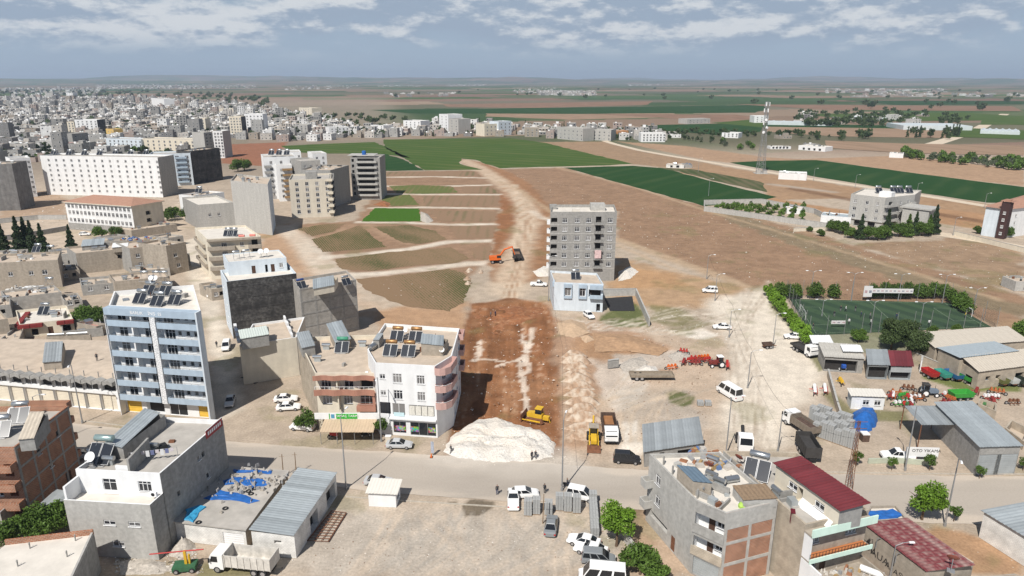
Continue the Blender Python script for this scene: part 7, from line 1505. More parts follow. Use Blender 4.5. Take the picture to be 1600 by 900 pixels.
def car(label, kind, pm, base, rz, group=None, cat=None, extra=None):
    k = (kind, pm.name)
    if k not in CM: CM[k] = car_meshes(kind, pm)
    body, gl_, hl, tl, bp, w_ = CM[k]; p = U(*base) if isinstance(base, tuple) else base; z = extra or .03
    r = thing({'bus': 'minibus', 'mpv': 'van', 'pickup': 'pickup'}.get(kind, 'car'), label, cat or {'bus': 'minibus', 'mpv': 'van', 'pickup': 'pickup'}.get(kind, 'car'), (*p, z), rz, group)
    put('body', body, r); d = KINDS[kind]
    for nm, g in gl_: put(nm, g, r)
    for s_ in (-1, 1): put('headlight', hl, r, (0, s_ * (w_ - .1), 0)); put('tail_light', tl, r, (0, s_ * (w_ - .0), 0))
    put('bumper', bp, r)
    for x in d['wb']:
        for s_ in (-1, 1): wheel(r, x, s_ * (d['st'][2][2] - .08), d['wr'], .2)
    return r
G = 'cars parked in the street and yards'
car('silver sedan parked at the kerb before the grocery', 'sedan', PS, (624, 699), R(-2), G)
car('white sedan, farther of the two beside the terracotta house', 'sedan', PW, (447, 627), R(8), G); car('white sedan, nearer of the two beside the terracotta house', 'sedan', PW, (451, 640), R(8), G)
car('white hatchback half under the tree beside the farm shop', 'mpv', PW, (473, 671), R(170), G); car('silver grey car in the lane shadow below the blue apartment', 'sedan', PS, (360, 631), R(-75), G); car('white car behind the blue apartment in the upper lane', 'hatch', PW, (335, 466), R(-20), G); car('white utility car parked beside the cream house', 'mpv', PW, (354, 545), R(-75), G)
car('dark silver car mostly hidden behind the white kiosk', 'sedan', PS, (592, 757), R(-5), G); car('silver car in the shadow between brick house and terrace house', 'sedan', PS, (127, 716), R(40), G)
car('dark gunmetal sedan parked alone on the dusty lot', 'sedan', PGM, (861, 826), R(82), G); car('white sedan, farthest of the row on the dusty lot', 'sedan', PW, (912, 851), R(160), G); car('white sedan next to the grey van on the dusty lot', 'sedan', PW, (923, 864), R(160), G); car('dark grey van parked between white cars on the dusty lot', 'mpv', PGM, (935, 879), R(-8), G); car('white van cut off by the bottom edge of the lot', 'bus', PW, (941, 910), R(172), G)
car('white car left of the paving block stacks at the road edge', 'hatch', PW, (820, 776), R(4), G); car('white car nosing out behind the paving block stacks', 'mpv', PW, (908, 779), R(-20), G); car('small white pickup at the road, left edge of the block stacks', 'pickup', PW, (802, 784), R(90), G)
car('black van driving on the road behind the grey house', 'mpv', PK, (979, 722), R(-8), G); car('white minibus parked on the pale dirt road', 'bus', PW, (1139, 619), R(112), G); car('white car at the small pale blue house', 'hatch', PW, (920, 496), R(-70), G); car('white sedan on the pale dirt road beside the lime patch', 'sedan', PW, (1128, 514), R(175), G); car('white estate car under the far lamp on the dirt road', 'mpv', PW, (1109, 457), R(172), G)
car('white sedan at the hedge of the pitch', 'sedan', PW, (1240, 529), R(172), G); car('white double-cab parked behind the lime heap', 'pickup', PW, (842, 447), R(-8), G); car('white pickup standing at the car wash wall', 'pickup', PW, (1401, 717), R(172), G); car('white car parked in the shade of the school', 'hatch', PW, (133, 368), R(10), G); car('dark car in the alley behind the porch-roofed house', 'sedan', PG, (112, 413), R(85), G)
r = thing('sign_board', 'long white board reading OTO YIKAMA beside the white pickup', 'sign', (*U(1438, 722), 0), R(-3)); MB().box(-2.6, 2.6, -.05, .05, 1.0, 2.7).build('board', M_white, r); text('OTO YIKAMA', .75, M_ink, r, (.6, -.07, 2.1), (R(90), 0, 0)); [MB().box(x - .05, x + .05, -.04, .04, 0, 1.0).build('leg', M_pole, r) for x in (-2.4, 2.4)]
def truck(label, base, rz, cabm, bedm, L=6.5, hb=1.6, w_=2.4, name='dump_truck', cat='truck', load=None, cab=True, slats=False, zb=1.1):
    r = thing(name, label, cat, (*U(*base), .02), rz); xf = L / 2
    MB().box(-xf, xf, -.5, .5, .6, zb - .1).build('chassis', M_black, r)
    if cab:
        c_ = MB().ext([(xf - 1.9, .6), (xf, .6), (xf + .06, 1.5), (xf - .12, 2.3), (xf - .35, 2.75), (xf - 1.9, 2.75)], -w_ / 2 + .05, w_ / 2 - .05).build('cab', cabm, r)
        MB().face([(xf + .05, -w_ / 2 + .2, 1.62), (xf + .05, w_ / 2 - .2, 1.62), (xf - .24, w_ / 2 - .25, 2.58), (xf - .24, -w_ / 2 + .25, 2.58)]).build('windscreen', M_cglass, c_)
        for s_ in (-1, 1):
            y = s_ * (w_ / 2 - .04); MB().face([(xf - 1.2, y, 1.65), (xf - .2, y, 1.65), (xf - .42, y, 2.5), (xf - 1.2, y, 2.5)][::s_ * -1]).build('side_window', M_cglass, c_); MB().box(xf - .02, xf + .09, s_ * .85 - .18, s_ * .85 + .18, .8, 1.05).build('headlight', M_lamp, c_); MB().box(xf - .25, xf - .1, s_ * (w_ / 2 + .18) - .08, s_ * (w_ / 2 + .18) + .08, 1.7, 2.3).build('mirror', M_black, c_)
        MB().box(xf - .02, xf + .12, -w_ / 2 + .1, w_ / 2 - .1, .55, .78).build('bumper', M_black, c_)
    x0, x1 = -xf - .1, xf - 2.1 if cab else xf; t_ = .09; bd = MB().box(x0, x1, -w_ / 2, w_ / 2, zb, zb + .12).box(x0, x1, -w_ / 2, -w_ / 2 + t_, zb + .12, zb + hb).box(x0, x1, w_ / 2 - t_, w_ / 2, zb + .12, zb + hb).box(x1 - t_, x1, -w_ / 2 + t_, w_ / 2 - t_, zb + .12, zb + hb + (.25 if cab else 0)).box(x0, x0 + t_, -w_ / 2 + t_, w_ / 2 - t_, zb + .12, zb + hb)
    o = bd.build('bed', bedm, r); n_ = int((x1 - x0) / .8)
    for k in range(n_ + 1):
        x = x0 + (x1 - x0 - .1) * k / n_
        for s_ in (-1, 1): MB().box(x, x + .1, s_ * (w_ / 2 + .04) - .04, s_ * (w_ / 2 + .04) + .04, zb, zb + hb).build('bed_rib', bedm, o)
    if load: MB().box(x0 + .2, x1 - .2, -w_ / 2 + .15, w_ / 2 - .15, zb + .12, zb + hb * .72, load, .35, .3).build('load', load, o)
    for x in ((xf - 1.0, -xf + 1.1, -xf + 2.3) if cab else (-xf + 1.2, -xf + 2.3)):
        for s_ in (-1, 1): wheel(r, x, s_ * (w_ / 2 - .2), .5, .32)
    return r
M_ty = mat('machine yellow', (.60, .37, .03), .5, .12, 2); M_bw = mat('brown truck bed', (.10, .065, .05), .8, .3, 2); M_dk = mat('dark truck bed', (.05, .047, .045), .8, .2, 2); M_or = mat('excavator orange', (.62, .13, .02), .5, .1, 2)
truck('white-cabbed dump truck with a brown open bed facing the road', (952, 680), R(-92), M_whitep, M_bw, 7.2, 1.5, load=mat('rusty earth load', (.30, .14, .06), .95, .2))
truck('black dump truck driving up the dirt track beside the excavator', (808, 404), R(95), M_dk, M_dk, 8.0, 1.5, 2.6, load=mat('brown spoil load', (.2, .13, .09), .95, .2))
truck('old white cargo truck with high slatted sides at the bottom left', (383, 890), R(172), M_whitep, mat('grubby white boards', (.60, .57, .52), .8, .2, 2, .2), 8.2, 1.7)
truck('white-cabbed dump truck with a dark bed behind the paving block stacks', (1250, 672), R(108), M_whitep, mat('dusty bed', (.20, .165, .13), .8, .2), 7.0, 1.3, load=M_bw); truck('black covered tipper trailer parked behind the maroon roof', (1261, 712), R(-95), M_dk, M_dk, 5.5, 1.9, cab=False, load=M_dk, name='tipper_trailer', cat='trailer')
truck('white tow truck parked at the pitch hedge', (1256, 552), R(-72), M_whitep, M_dk, 6.5, .5, name='flatbed_truck'); truck('rusty old flatbed trailer lying in the yard', (1018, 592), R(0), M_rust, mat('old grey timber bed', (.26, .215, .165), .9, .25, 2), 9.0, .5, cab=False, name='flatbed_trailer', cat='trailer', zb=.8)
r = thing('truck_tractor', 'white and black tractor unit without trailer behind the grey house', 'truck', (*U(1161, 698), .02), R(-100)); MB().box(-2.6, 2.6, -.5, .5, .6, 1.0).build('chassis', M_black, r); c_ = MB().ext([(.7, .6), (2.7, .6), (2.75, 1.7), (2.4, 3.0), (.7, 3.1)], -1.15, 1.15).build('cab', M_whitep, r); MB().face([(2.74, -1, 1.75), (2.74, 1, 1.75), (2.45, .95, 2.85), (2.45, -.95, 2.85)]).build('windscreen', M_cglass, c_); MB().box(-2.2, .5, -1, 1, 1.0, 1.5).tube([(-1, 0, 1.5), (-2.4, 0, 2.8)], .3, 6).build('coupling', M_black, r); [wheel(r, x, s_ * 1.0, .5, .3) for x in (1.9, -1.2, -2.2) for s_ in (-1, 1)]
def trailer(label, base, rz, m, L=4.0, w_=2.0, hb=.9, grp='farm trailers in a row', inner=None):
    r = thing('farm_trailer', label, 'trailer', (*U(*base), .02), rz, grp); mb = MB()
    for a, b in (((-L / 2, -w_ / 2), (L / 2, -w_ / 2)), ((L / 2, -w_ / 2), (L / 2, w_ / 2)), ((L / 2, w_ / 2), (-L / 2, w_ / 2)), ((-L / 2, w_ / 2), (-L / 2, -w_ / 2))):
        f = 1.12; mb.face([(*a, .8), (*b, .8), (b[0] * f, b[1] * f, .8 + hb), (a[0] * f, a[1] * f, .8 + hb)]); mb.face([(a[0] * .96, a[1] * .96, .82), (a[0] * f * .97, a[1] * f * .96, .8 + hb), (b[0] * f * .97, b[1] * f * .96, .8 + hb), (b[0] * .96, b[1] * .96, .82)]); mb.face([(a[0] * f, a[1] * f, .8 + hb), (b[0] * f, b[1] * f, .8 + hb), (b[0] * f * .97, b[1] * f * .96, .8 + hb), (a[0] * f * .97, a[1] * f * .96, .8 + hb)])
    mb.face([(-L / 2, -w_ / 2, .83), (L / 2, -w_ / 2, .83), (L / 2, w_ / 2, .83), (-L / 2, w_ / 2, .83)]); mb.build('tub', m, r)
    MB().box(-L / 2, L / 2, -.4, .4, .55, .79).build('chassis', M_rust, r); MB().tube([(L / 2, .3, .6), (L / 2 + 1.2, 0, .5)], .06, 4).tube([(L / 2, -.3, .6), (L / 2 + 1.2, 0, .5)], .06, 4).build('drawbar', M_rust, r); [wheel(r, x, s_ * (w_ / 2 - .05), .4, .22) for x in (-L * .2, L * .2) for s_ in (-1, 1)]; return r
tc_ = [('red', (.38, .03, .03)), ('teal', (.06, .30, .24)), ('blue', (.03, .12, .28)), ('green', (.05, .30, .05)), ('slate blue', (.12, .17, .24)), ('olive', (.13, .14, .05)), ('pale grey', (.5, .52, .52)), ('black', (.04, .05, .04))]
for (x, y, l_, k) in ((1452, 590, 3.8, 0), (1472, 592, 3.6, 1), (1489, 593, 4.2, 2), (1509, 597, 4, 3), (1530, 598, 4.6, 4), (1560, 601, 3.8, 5), (1576, 601, 3.6, 6), (1592, 602, 3.6, 7)): trailer(f'{tc_[k][0]} farm trailer in the row on the weeds', (x, y), R(100), mat('trailer ' + tc_[k][0], tc_[k][1], .5, .12, 2), l_ * .82, 1.6)
trailer('bright green empty trailer beside the dirt lane', (1500, 624), R(5), MC['trailer green'], 3.8, grp=None); trailer('small grey cart alone on the pale dirt road', (1199, 544), R(10), M_bw, 2.2, 1.4, .5, grp=None)
def tractor(label, base, rz, m, roofm):
    r = thing('tractor', label, 'tractor', (*U(*base), .02), rz); MB().ext([(0, .7), (1.9, .7), (1.95, 1.35), (1.7, 1.5), (0, 1.55)], -.4, .4).build('hood', m, r); MB().box(-1.0, .3, -.4, .4, .6, 1.1).box(-1.1, .1, -.95, -.55, 1.2, 1.35).box(-1.1, .1, .55, .95, 1.2, 1.35).build('frame', m, r)
    c_ = MB(); [c_.box(x - .04, x + .04, y - .04, y + .04, 1.1, 2.45) for x in (-.95, .1) for y in (-.6, .6)]; c_ = c_.build('cab_frame', m, r); MB().box(-1.1, .25, -.72, .72, 2.45, 2.58, None, .1, .1).build('cab_roof', roofm, c_); MB().box(-.9, .06, -.56, .56, 1.3, 2.42).build('cab_glass', M_cglass, c_); MB().tube([(1.4, .2, 1.5), (1.4, .2, 2.2)], .04, 5).build('exhaust', M_black, r)
    for s_ in (-1, 1): wheel(r, -.6, s_ * .8, .78, .42, M_pvc); wheel(r, 1.5, s_ * .7, .45, .28, M_pvc)
    return r
def implement(label, base, rz, m, n=5, L=3.0, um=None, grp='red farm implements', name='seed_drill'):
    r = thing(name, label, 'farm implement', (*U(*base), .02), rz, grp); MB().box(-L / 2, L / 2, -.1, .1, .6, .75).box(-L / 2, L / 2, -.7, -.6, .5, .6).tube([(-.4, 0, .7), (0, .9, .6)], .05, 4).tube([(.4, 0, .7), (0, .9, .6)], .05, 4).build('frame', m, r)
    for k in range(n): x = -L / 2 + L * (k + .5) / n; MB().box(x - .2, x + .2, -.45, .15, .76, 1.25, None, .06, .06).build('hopper', um or m, r); MB().tube([(x, -.3, .6), (x, -.6, .0)], .05, 4).build('tine', M_rust, r)
    [wheel(r, x, .1, .35, .15) for x in (-L / 2 - .1, L / 2 + .1)]; return r
tractor('dark red tractor with a white cab roof among the implements', (1121, 573), R(185), mat('tractor red', (.19, .035, .03), .5, .1), M_pvc); tractor('old blue grey tractor with white wheels beside the dirt lane', (1448, 618), R(-10), mat('tractor blue grey', (.16, .20, .25), .6, .15), M_dk); tractor('small blue tractor inside the open workshop', (1311, 575), R(-85), mat('tractor blue', (.03, .10, .40), .5, .1), MC['tractor blue'])
for k, (x, y, a, m, lb, n, L_) in enumerate([(1080, 566, 20, M_red, 'dark red cultivator, left one behind the red tractor', 4, 2.6), (1098, 562, 15, MC['excavator orange'], 'orange red cultivator between the two implements behind the red tractor', 4, 3), (1135, 574, 75, M_red, 'dark red seed drill attached behind the red tractor', 5, 3.2), (1049, 577, 15, MC['excavator orange'], 'orange rusty plough standing apart in the yard', 3, 2.4),
        (1271, 613, 70, M_red, 'red and white seed drill, left of the pair at the yard wall', 5, 3.6), (1287, 612, 70, M_red, 'red and white seed drill, right of the pair at the yard wall', 5, 3.6), (1393, 622, 60, MC['excavator orange'], 'orange spreader behind the white office', 3, 2.2), (1410, 622, 20, MC['trailer green'], 'green plough frame beside the orange spreader', 4, 2.4), (1428, 625, 5, MC['excavator orange'], 'orange baler with white drums beside the green plough', 3, 2.6), (1478, 620, 5, M_red, 'red frame with white tanks at the blue tractor', 2, 2.0), (1547, 624, 0, M_red, 'white-hoppered red drill beside the lane on the right', 5, 3.2), (1582, 632, 0, M_rust, 'rusty plough at the right edge of the lane', 3, 2.2), (1410, 634, 3, MC['trailer green'], 'low green roller behind the white office', 5, 4.0), (1312, 600, 80, M_ty, 'yellow spray tanks inside the fence left of the office', 3, 2.4), (1587, 582, 10, M_ty, 'bright yellow sprayer beside the warehouse', 3, 2.0)]):
    implement(lb, (x, y), R(a), m, n, L_, M_pvc if 'white' in lb else None, None)
rq = random.Random(3); mm = [(mat('dull red', (.24, .035, .032), .7, .2), 'dull red'), (M_rust, 'rusty'), (mat('dull green', (.06, .17, .06), .7, .2), 'green'), (M_red, 'red'), (mat('dull orange', (.40, .12, .04), .7, .2), 'orange')]
for k in range(22): m_, c_ = mm[rq.randrange(5) if k < 16 else (k % 2) * 3]; implement(c_ + ' farm implement crowded in the machinery yard', (rq.uniform(1388, 1440), rq.uniform(606, 640)) if k < 10 else (rq.uniform(1470, 1600), rq.uniform(612, 636)) if k < 16 else (rq.uniform(1060, 1110), rq.uniform(552, 572)), R(rq.uniform(0, 180)), m_, rq.randint(2, 4), rq.uniform(1.6, 2.8), None, 'machines in the yards')
tag(MB().box(-.6, .6, -.6, .6, 0, 1.3, M_bw).box(-.62, .62, -.62, .62, 1.3, 1.5, M_pvc).build('water_box'), 'small brown and white box in front of the blue tarpaulin mound', 'box'); bpy.data.objects['water_box'].location = (*U(1350, 688), 0)
# backhoe loader
r = thing('backhoe_loader', 'yellow backhoe loader facing the road beside the dump truck', 'backhoe loader', (*U(927, 690), .02), R(-95)); MB().ext([(.3, .8), (2.4, .8), (2.4, 1.4), (.3, 1.7)], -.5, .5).build('hood', M_ty, r); MB().box(-1.3, .3, -.8, .8, .7, 1.2).build('frame', M_ty, r); c_ = MB(); [c_.box(x - .06, x + .06, y - .06, y + .06, 1.2, 2.75) for x in (-1.1, .2) for y in (-.7, .7)]; c_ = c_.build('cab_frame', M_ty, r); MB().box(-1.25, .4, -.85, .85, 2.75, 2.9).build('cab_roof', M_conct, c_); MB().box(-1.06, .16, -.66, .66, 1.3, 2.73).build('cab_glass', M_cglass, c_)
for s_ in (-1, 1): wheel(r, -.7, s_ * .95, .75, .45, M_ty); wheel(r, 2.0, s_ * .85, .5, .35, M_ty); MB().tube([(.6, s_ * .75, 1.5), (2.2, s_ * .75, 1.2), (3.2, s_ * .75, .6)], .11, 5).build('loader_arm', M_ty, r)
MB().ext([(3.1, .1), (4.0, .05), (3.9, .2), (3.35, .35), (3.2, 1.0), (3.05, 1.0)], -1.15, 1.15).build('front_bucket', M_rust, r); o = MB().tube([(-1.4, 0, .9), (-2.3, 0, 3.0), (-2.6, .0, 3.6)], .17, 6).tube([(-2.6, 0, 3.6), (-3.4, 0, 1.9)], .14, 6).build('backhoe_boom', M_ty, r); MB().ext([(-3.6, 1.9), (-3.2, 1.9), (-2.9, 1.3), (-3.4, 1.1)], -.3, .3).build('backhoe_bucket', M_rust, o)
# bulldozer
r = thing('bulldozer', 'yellow bulldozer working in the dug red strip', 'bulldozer', (*U(838, 654), -.35), R(158))
for s_ in (-1, 1): o = MB().ext([(-1.8, .3), (-1.4, 0), (1.5, 0), (1.9, .35), (1.5, .8), (-1.4, .9)], s_ * 1.05 - .25, s_ * 1.05 + .25).build('track', M_rust, r); MB().box(-1.2, 1.3, s_ * 1.32 - .03, s_ * 1.32 + .03, .3, .6).build('track_frame', M_ty, o); MB().tube([(-.8, s_ * 1.4, .4), (2.3, s_ * 1.4, .5)], .1, 5).build('push_arm', M_ty, r)
MB().ext([(.2, .7), (1.7, .7), (1.7, 1.5), (.2, 1.75)], -.5, .5).build('hood', M_ty, r); c_ = MB().box(-1.3, .2, -.75, .75, .8, 1.6).box(-1.2, .1, -.7, .7, 2.55, 2.72).build('cab_frame', M_ty, r); MB().box(-1.1, .05, -.62, .62, 1.6, 2.54).build('cab_glass', M_cglass, c_); MB().ext([(2.3, .05), (2.5, .0), (2.45, .6), (2.65, 1.2), (2.5, 1.25), (2.3, .6)], -1.75, 1.75).build('blade', M_rust, r); MB().box(-2.5, -1.35, -.4, .4, .5, 1.2).tube([(-2.4, 0, .9), (-2.7, 0, .0)], .1, 5).build('ripper', M_ty, r)
# wheeled excavator
r = thing('excavator', 'orange wheeled excavator with raised boom beside the black dump truck', 'excavator', (*U(775, 411), .02), R(8)); MB().box(-1.8, 1.9, -.6, .6, .6, 1.1).build('undercarriage', M_black, r); [wheel(r, x, s_ * 1.0, .6, .45) for x in (-1.3, 1.4) for s_ in (-1, 1)]; MB().box(-2.3, .8, -1.2, 1.2, 1.25, 2.5, None, .1, .08).build('upper_body', M_or, r); c_ = MB().box(.1, 1.6, -1.15, -.1, 1.3, 3.0, None, .12, .06).build('cab', M_or, r); MB().box(.22, 1.63, -1.17, -.08, 2.0, 2.85).build('cab_glass', M_cglass, c_)
o = MB().tube([(1.0, .4, 1.9), (3.0, .4, 4.6), (5.6, .4, 5.3)], [.3, .34, .24], 6).build('boom', M_or, r); o2 = MB().tube([(5.6, .4, 5.5), (6.6, .4, 2.6)], [.24, .18], 6).tube([(4.0, .4, 5.4), (5.9, .4, 5.6)], .09, 5).build('stick', M_or, r); MB().ext([(6.9, 2.7), (6.4, 2.6), (5.7, 1.6), (6.2, 1.1), (7.0, 1.6)], -.15, .95).build('bucket', M_dk, r)
# small crane by the rubble
r = thing('winch_crane', 'small green and yellow winch crane with a red boom in front of the terrace house', 'crane', (*U(293, 890), .02), R(8)); MB().box(-1.6, 1.2, -.8, .8, .3, .9).build('base', mat('dark green machine', (.04, .12, .06), .6, .2), r); MB().box(-.2, .1, -.1, .2, .9, 2.8).box(.3, .5, -.1, .2, .9, 2.2).build('mast', M_ty, r); MB().tube([(-4.2, 0, 2.75), (2.3, 0, 2.8)], .09, 5).build('boom', M_red, r); [wheel(r, x, s_ * .8, .35, .2) for x in (-1.1, .8) for s_ in (-1, 1)]
# motorbike
def motorbike(label, base, rz):
    r = thing('motorcycle', label, 'motorcycle', (*U(*base), .03), rz); wheel(r, -.65, 0, .3, .12); wheel(r, .65, 0, .3, .12); MB().ext([(-.8, .75), (-.1, .7), (.2, .85), (.35, .8), (.3, .4), (-.4, .35)], -.14, .14).build('body', M_black, r); MB().tube([(.65, 0, .3), (.4, 0, 1.0)], .05, 5).tube([(.38, -.35, 1.02), (.38, .35, 1.02)], .03, 4).build('fork', M_pole, r); return r
motorbike('black motorcycle ridden along the road', (886, 761), R(-5)); motorbike('motorcycle parked under the shop awning, right end', (572, 683), R(10)); motorbike('motorcycle under the shop awning, left end', (520, 685), R(10))
# ================================================================== PAVING BLOCK STACKS
M_pav = mat('grey paving block', (.34, .345, .34), .9, .12, 3); PLM = {}
def pallet(label, base, rz, grp, nl=9, w_=1.15, d_=1.15, z=0, hl=.2):
    k = (nl, w_, d_)
    if k not in PLM:
        pl = MB().box(-w_ / 2, w_ / 2, -d_ / 2, d_ / 2, 0, .03).box(-w_ / 2, w_ / 2, -.06, .06, .03, .12).box(-w_ / 2, w_ / 2, -d_ / 2, -d_ / 2 + .1, .03, .12).box(-w_ / 2, w_ / 2, d_ / 2 - .1, d_ / 2, .03, .12); lay = MB()
        for i in range(3):
            for j in range(3): lay.box(-w_ / 2 + w_ * i / 3 + .012, -w_ / 2 + w_ * (i + 1) / 3 - .012, -d_ / 2 + d_ * j / 3 + .012, -d_ / 2 + d_ * (j + 1) / 3 - .012, 0, hl - .03)
        PLM[k] = (pl.mesh('pallet_base', M_wood), lay.mesh('block_layer', M_pav))
    r = thing('block_pallet', label, 'paving blocks', (*base, z), rz, grp); put('pallet_base', PLM[k][0], r); q = random.Random(str(label))
    for i in range(nl): o = put('block_layer', PLM[k][1], r, (q.uniform(-.02, .02), q.uniform(-.02, .02), .125 + i * hl)); o['kind'] = 'stuff'
    return r
for k, (x, y, n_) in enumerate([(825, 803, 12), (838, 801, 12), (857, 802, 10), (874, 795, 12), (887, 797, 13), (901, 799, 13)]): pallet('tall paving block stack at the road edge, ' + od[k] + ' from the left', U(x, y), R(-4), 'paving block stacks on the lot', n_)
for k in range(8): pallet('lower paving block stack in the file beside the round tree, ' + od[k] + ' from the road', U(926, 786).lerp(U(929, 836), k / 7), R(-2), 'paving block stacks on the lot', 7 if k else 9)
for k in range(2): pallet(['left', 'right'][k] + ' of two small paving block stacks by the weed patch', U(1094 + 12 * k, 633), R(-4), None, 4)
c0 = U(1275, 680); ux = (U(1331, 700) - c0) / 5; uy = (U(1270, 655) - c0) / 3
for i in range(6):
    for j in range(4):
        nm = f'paving stack in the big block, {od[i]} column from left, {od[j]} row from front'
        pallet(nm, c0 + ux * i * 1.0 + uy * j * 1.05, math.atan2(ux.y, ux.x), 'big block of paving stacks', 15 if (i + j) % 3 else 12, ux.length * .96, ux.length * .96)
# ================================================================== NEAR TREES
for k, (kd, x, y, s_, lb) in enumerate([('round', 963, 853, 1.25, 'round bright green tree beside the parked white cars'), ('bush', 1000, 897, 1.35, 'dark leafy bush at the bottom edge below the bright round tree'), ('bush', 1030, 915, .9, 'small light green bush cut by the bottom edge'), ('round', 1440, 812, 1.25, 'leaning bright green tree beside the road near the maroon workshop'), ('bush2', 18, 848, 1.1, 'leafy green tree at the left edge beside the low roof'), ('bush2', 50, 838, 1.15, 'leafy green tree between the tin shed and the low roof'), ('bush2', 84, 838, 1.2, 'bushy tree against the grey front of the terrace house'), ('bush', 98, 805, .8, 'small bush beside the white terrace corner'),
      ('loose', 480, 672, 1.0, 'roadside tree over the white hatchback'), ('small', 595, 684, 1.3, 'small tree with a thick pale trunk before the corner building'), ('bush2', 128, 508, 1.35, 'leafy tree beside the red-awning house'), ('bush2', 150, 510, 1.3, 'leafy tree against the blue apartment block'), ('big', 1392, 545, 1.0, 'large olive green tree on the left behind the open sheds'), ('big', 1418, 540, .9, 'large olive green tree in the middle behind the open sheds'), ('big', 1438, 560, .95, 'large spreading tree on the right behind the maroon shed'), ('bush2', 1341, 535, .85, 'round shade tree on the green yard at the pitch'), ('bush', 1457, 522, .7, 'low bush between pitch and warehouse, left'), ('bush', 1494, 520, .7, 'low bush between pitch and warehouse, right'), ('bush2', 1595, 530, 1.5, 'green tree at the right edge beside the beige warehouse'), ('small', 820, 905, .01, '')]):
    if lb: tree(kd, (*U(x, y), 0), lb, s_, k * 1.3)
for k in range(11): p = U(1201, 462).lerp(U(1258, 536), k / 10); tree('hedge', (*p, 0), 'clipped bright green hedge tree on the lane side of the pitch', 1.25 - .1 * (k % 3), k, 'hedge trees along the lane')
for k, x in enumerate((1216, 1232, 1246, 1272, 1301, 1365, 1380, 1395, 1405, 1415, 1433, 1442, 1455, 1472, 1488, 1498, 1508)): tree('hedge2', (*U(x, 466 + (k > 13) * 8 * (k - 13)), 0), 'leafy green tree behind the far net of the pitch', 1.15 + .2 * (k % 3 == 0), k * 2.1, 'trees behind the pitch')
for k, (x, y, s_, kd) in enumerate([(1300, 362, 1.3, 'bush2'), (1317, 366, 1.4, 'bush2'), (1330, 372, 1.3, 'bush'), (1343, 374, 1.35, 'conifer'), (1357, 374, 1.5, 'bush2'), (1372, 374, 1.6, 'bush2'), (1384, 371, 1.5, 'conifer'), (1405, 370, 1.5, 'bush2'), (1417, 370, 1.6, 'conifer2'), (1428, 368, 1.3, 'conifer'), (1440, 368, 1.6, 'bush2'), (1450, 366, 1.4, 'conifer2'), (1458, 366, 1.6, 'conifer'), (1282, 369, .9, 'bush'), (1265, 362, .7, 'bush')]): tree(kd, (*U(x, y), 0), ('dark conifer' if kd == 'conifer' else 'bright green conifer' if kd == 'conifer2' else 'leafy tree') + ' in the garden of the light grey apartment', s_, k, 'garden trees of the grey apartment')
for k, (x, y, s_) in enumerate([(8, 395, 1.5), (33, 396, 1.8), (44, 393, 1.7), (54, 396, 1.6), (69, 397, 1.5), (112, 388, 1.2), (-8, 393, 1.3)]): tree('conifer', (*U(x, y), 0), 'dark conifer in the school yard on the left', s_, k, 'conifers of the school yard')
for k, (x, y, s_) in enumerate([(262, 345, 1.6), (270, 340, 1.3), (297, 345, 1.6), (160, 372, 1.3), (185, 370, 1.2), (372, 268, 2.4), (382, 266, 2.0)]): tree('bush2', (*U(x, y), 0), ['bushy tree right of the school, nearer', 'bushy tree right of the school, farther', 'tree beside the lane right of the school', 'left bush before the school front', 'right bush before the school front', 'wide green tree at the ploughed red field, left', 'wide green tree at the ploughed red field, right'][k], s_, k)
for i in range(4):
    for k in range(9):
        p = U(1112 + i * 9, 327).lerp(U(1262, 352 - i * 8), (k + .5) / 9); tree('sap', (*p, 0), 'young fruit tree inside the walled orchard', 1.7 + .5 * ((i + k) % 2), k, 'young trees of the walled orchard', 'young_tree')
for k, (x, y) in enumerate([(1393, 735), (1338, 728), (1452, 735), (1530, 748), (1490, 815), (1520, 730), (1598, 735), (1012, 706)]): tree('small', (*U(x, y), 0), ['young roadside tree in front of the white pickup', 'young tree at the lattice mast', 'young tree at the end of the pale green wall', 'bent young tree in front of the metal shed', 'young sapling beside the bottom right lamp', 'young tree left of the metal shed shutters', 'young tree at the right edge of the road', 'small tree at the corner of the tin garage'][k], .8 + .1 * (k % 3), k)
tree('bush', (*U(1570, 370), 0), 'round bush in front of the brown and white apartment', 1.6); tree('bush', (*U(1527, 365), 0), 'low bush left of the brown and white apartment', 1.0); tree('bush', (*U(1540, 367), 0), 'middle low bush at the brown and white apartment', .9)
# ================================================================== POLES
def lamp(label, base, topy, arm, grp='street lamps', two=False, cable=False):
    p = U(*base); h_ = ZT(topy, p.y); r = thing('street_lamp', label, 'street lamp', (*p, 0), 0, grp); MB().tube([(0, 0, 0), (0, 0, h_ * .5), (0, 0, h_)], [.13, .10, .065], 8).build('pole', M_pole, r); MB().tube([(0, 0, 0), (0, 0, .5)], .2, 8).build('base', M_pole, r)
    for s_ in ((1, -1) if two else (1,)): a = Vector((math.cos(arm), math.sin(arm), 0)) * s_; o = MB().tube([(0, 0, h_ - .05), a * .8 + Vector((0, 0, h_ + .35)), a * 1.7 + Vector((0, 0, h_ + .45))], .045, 5).build('arm', M_pole, r); q = a * 1.9 + Vector((0, 0, h_ + .45)); MB().box(q.x - .35, q.x + .35, q.y - .14, q.y + .14, q.z - .08, q.z + .06, None, .05, .03, arm).build('lamp_head', M_pvc, o)
    return h_
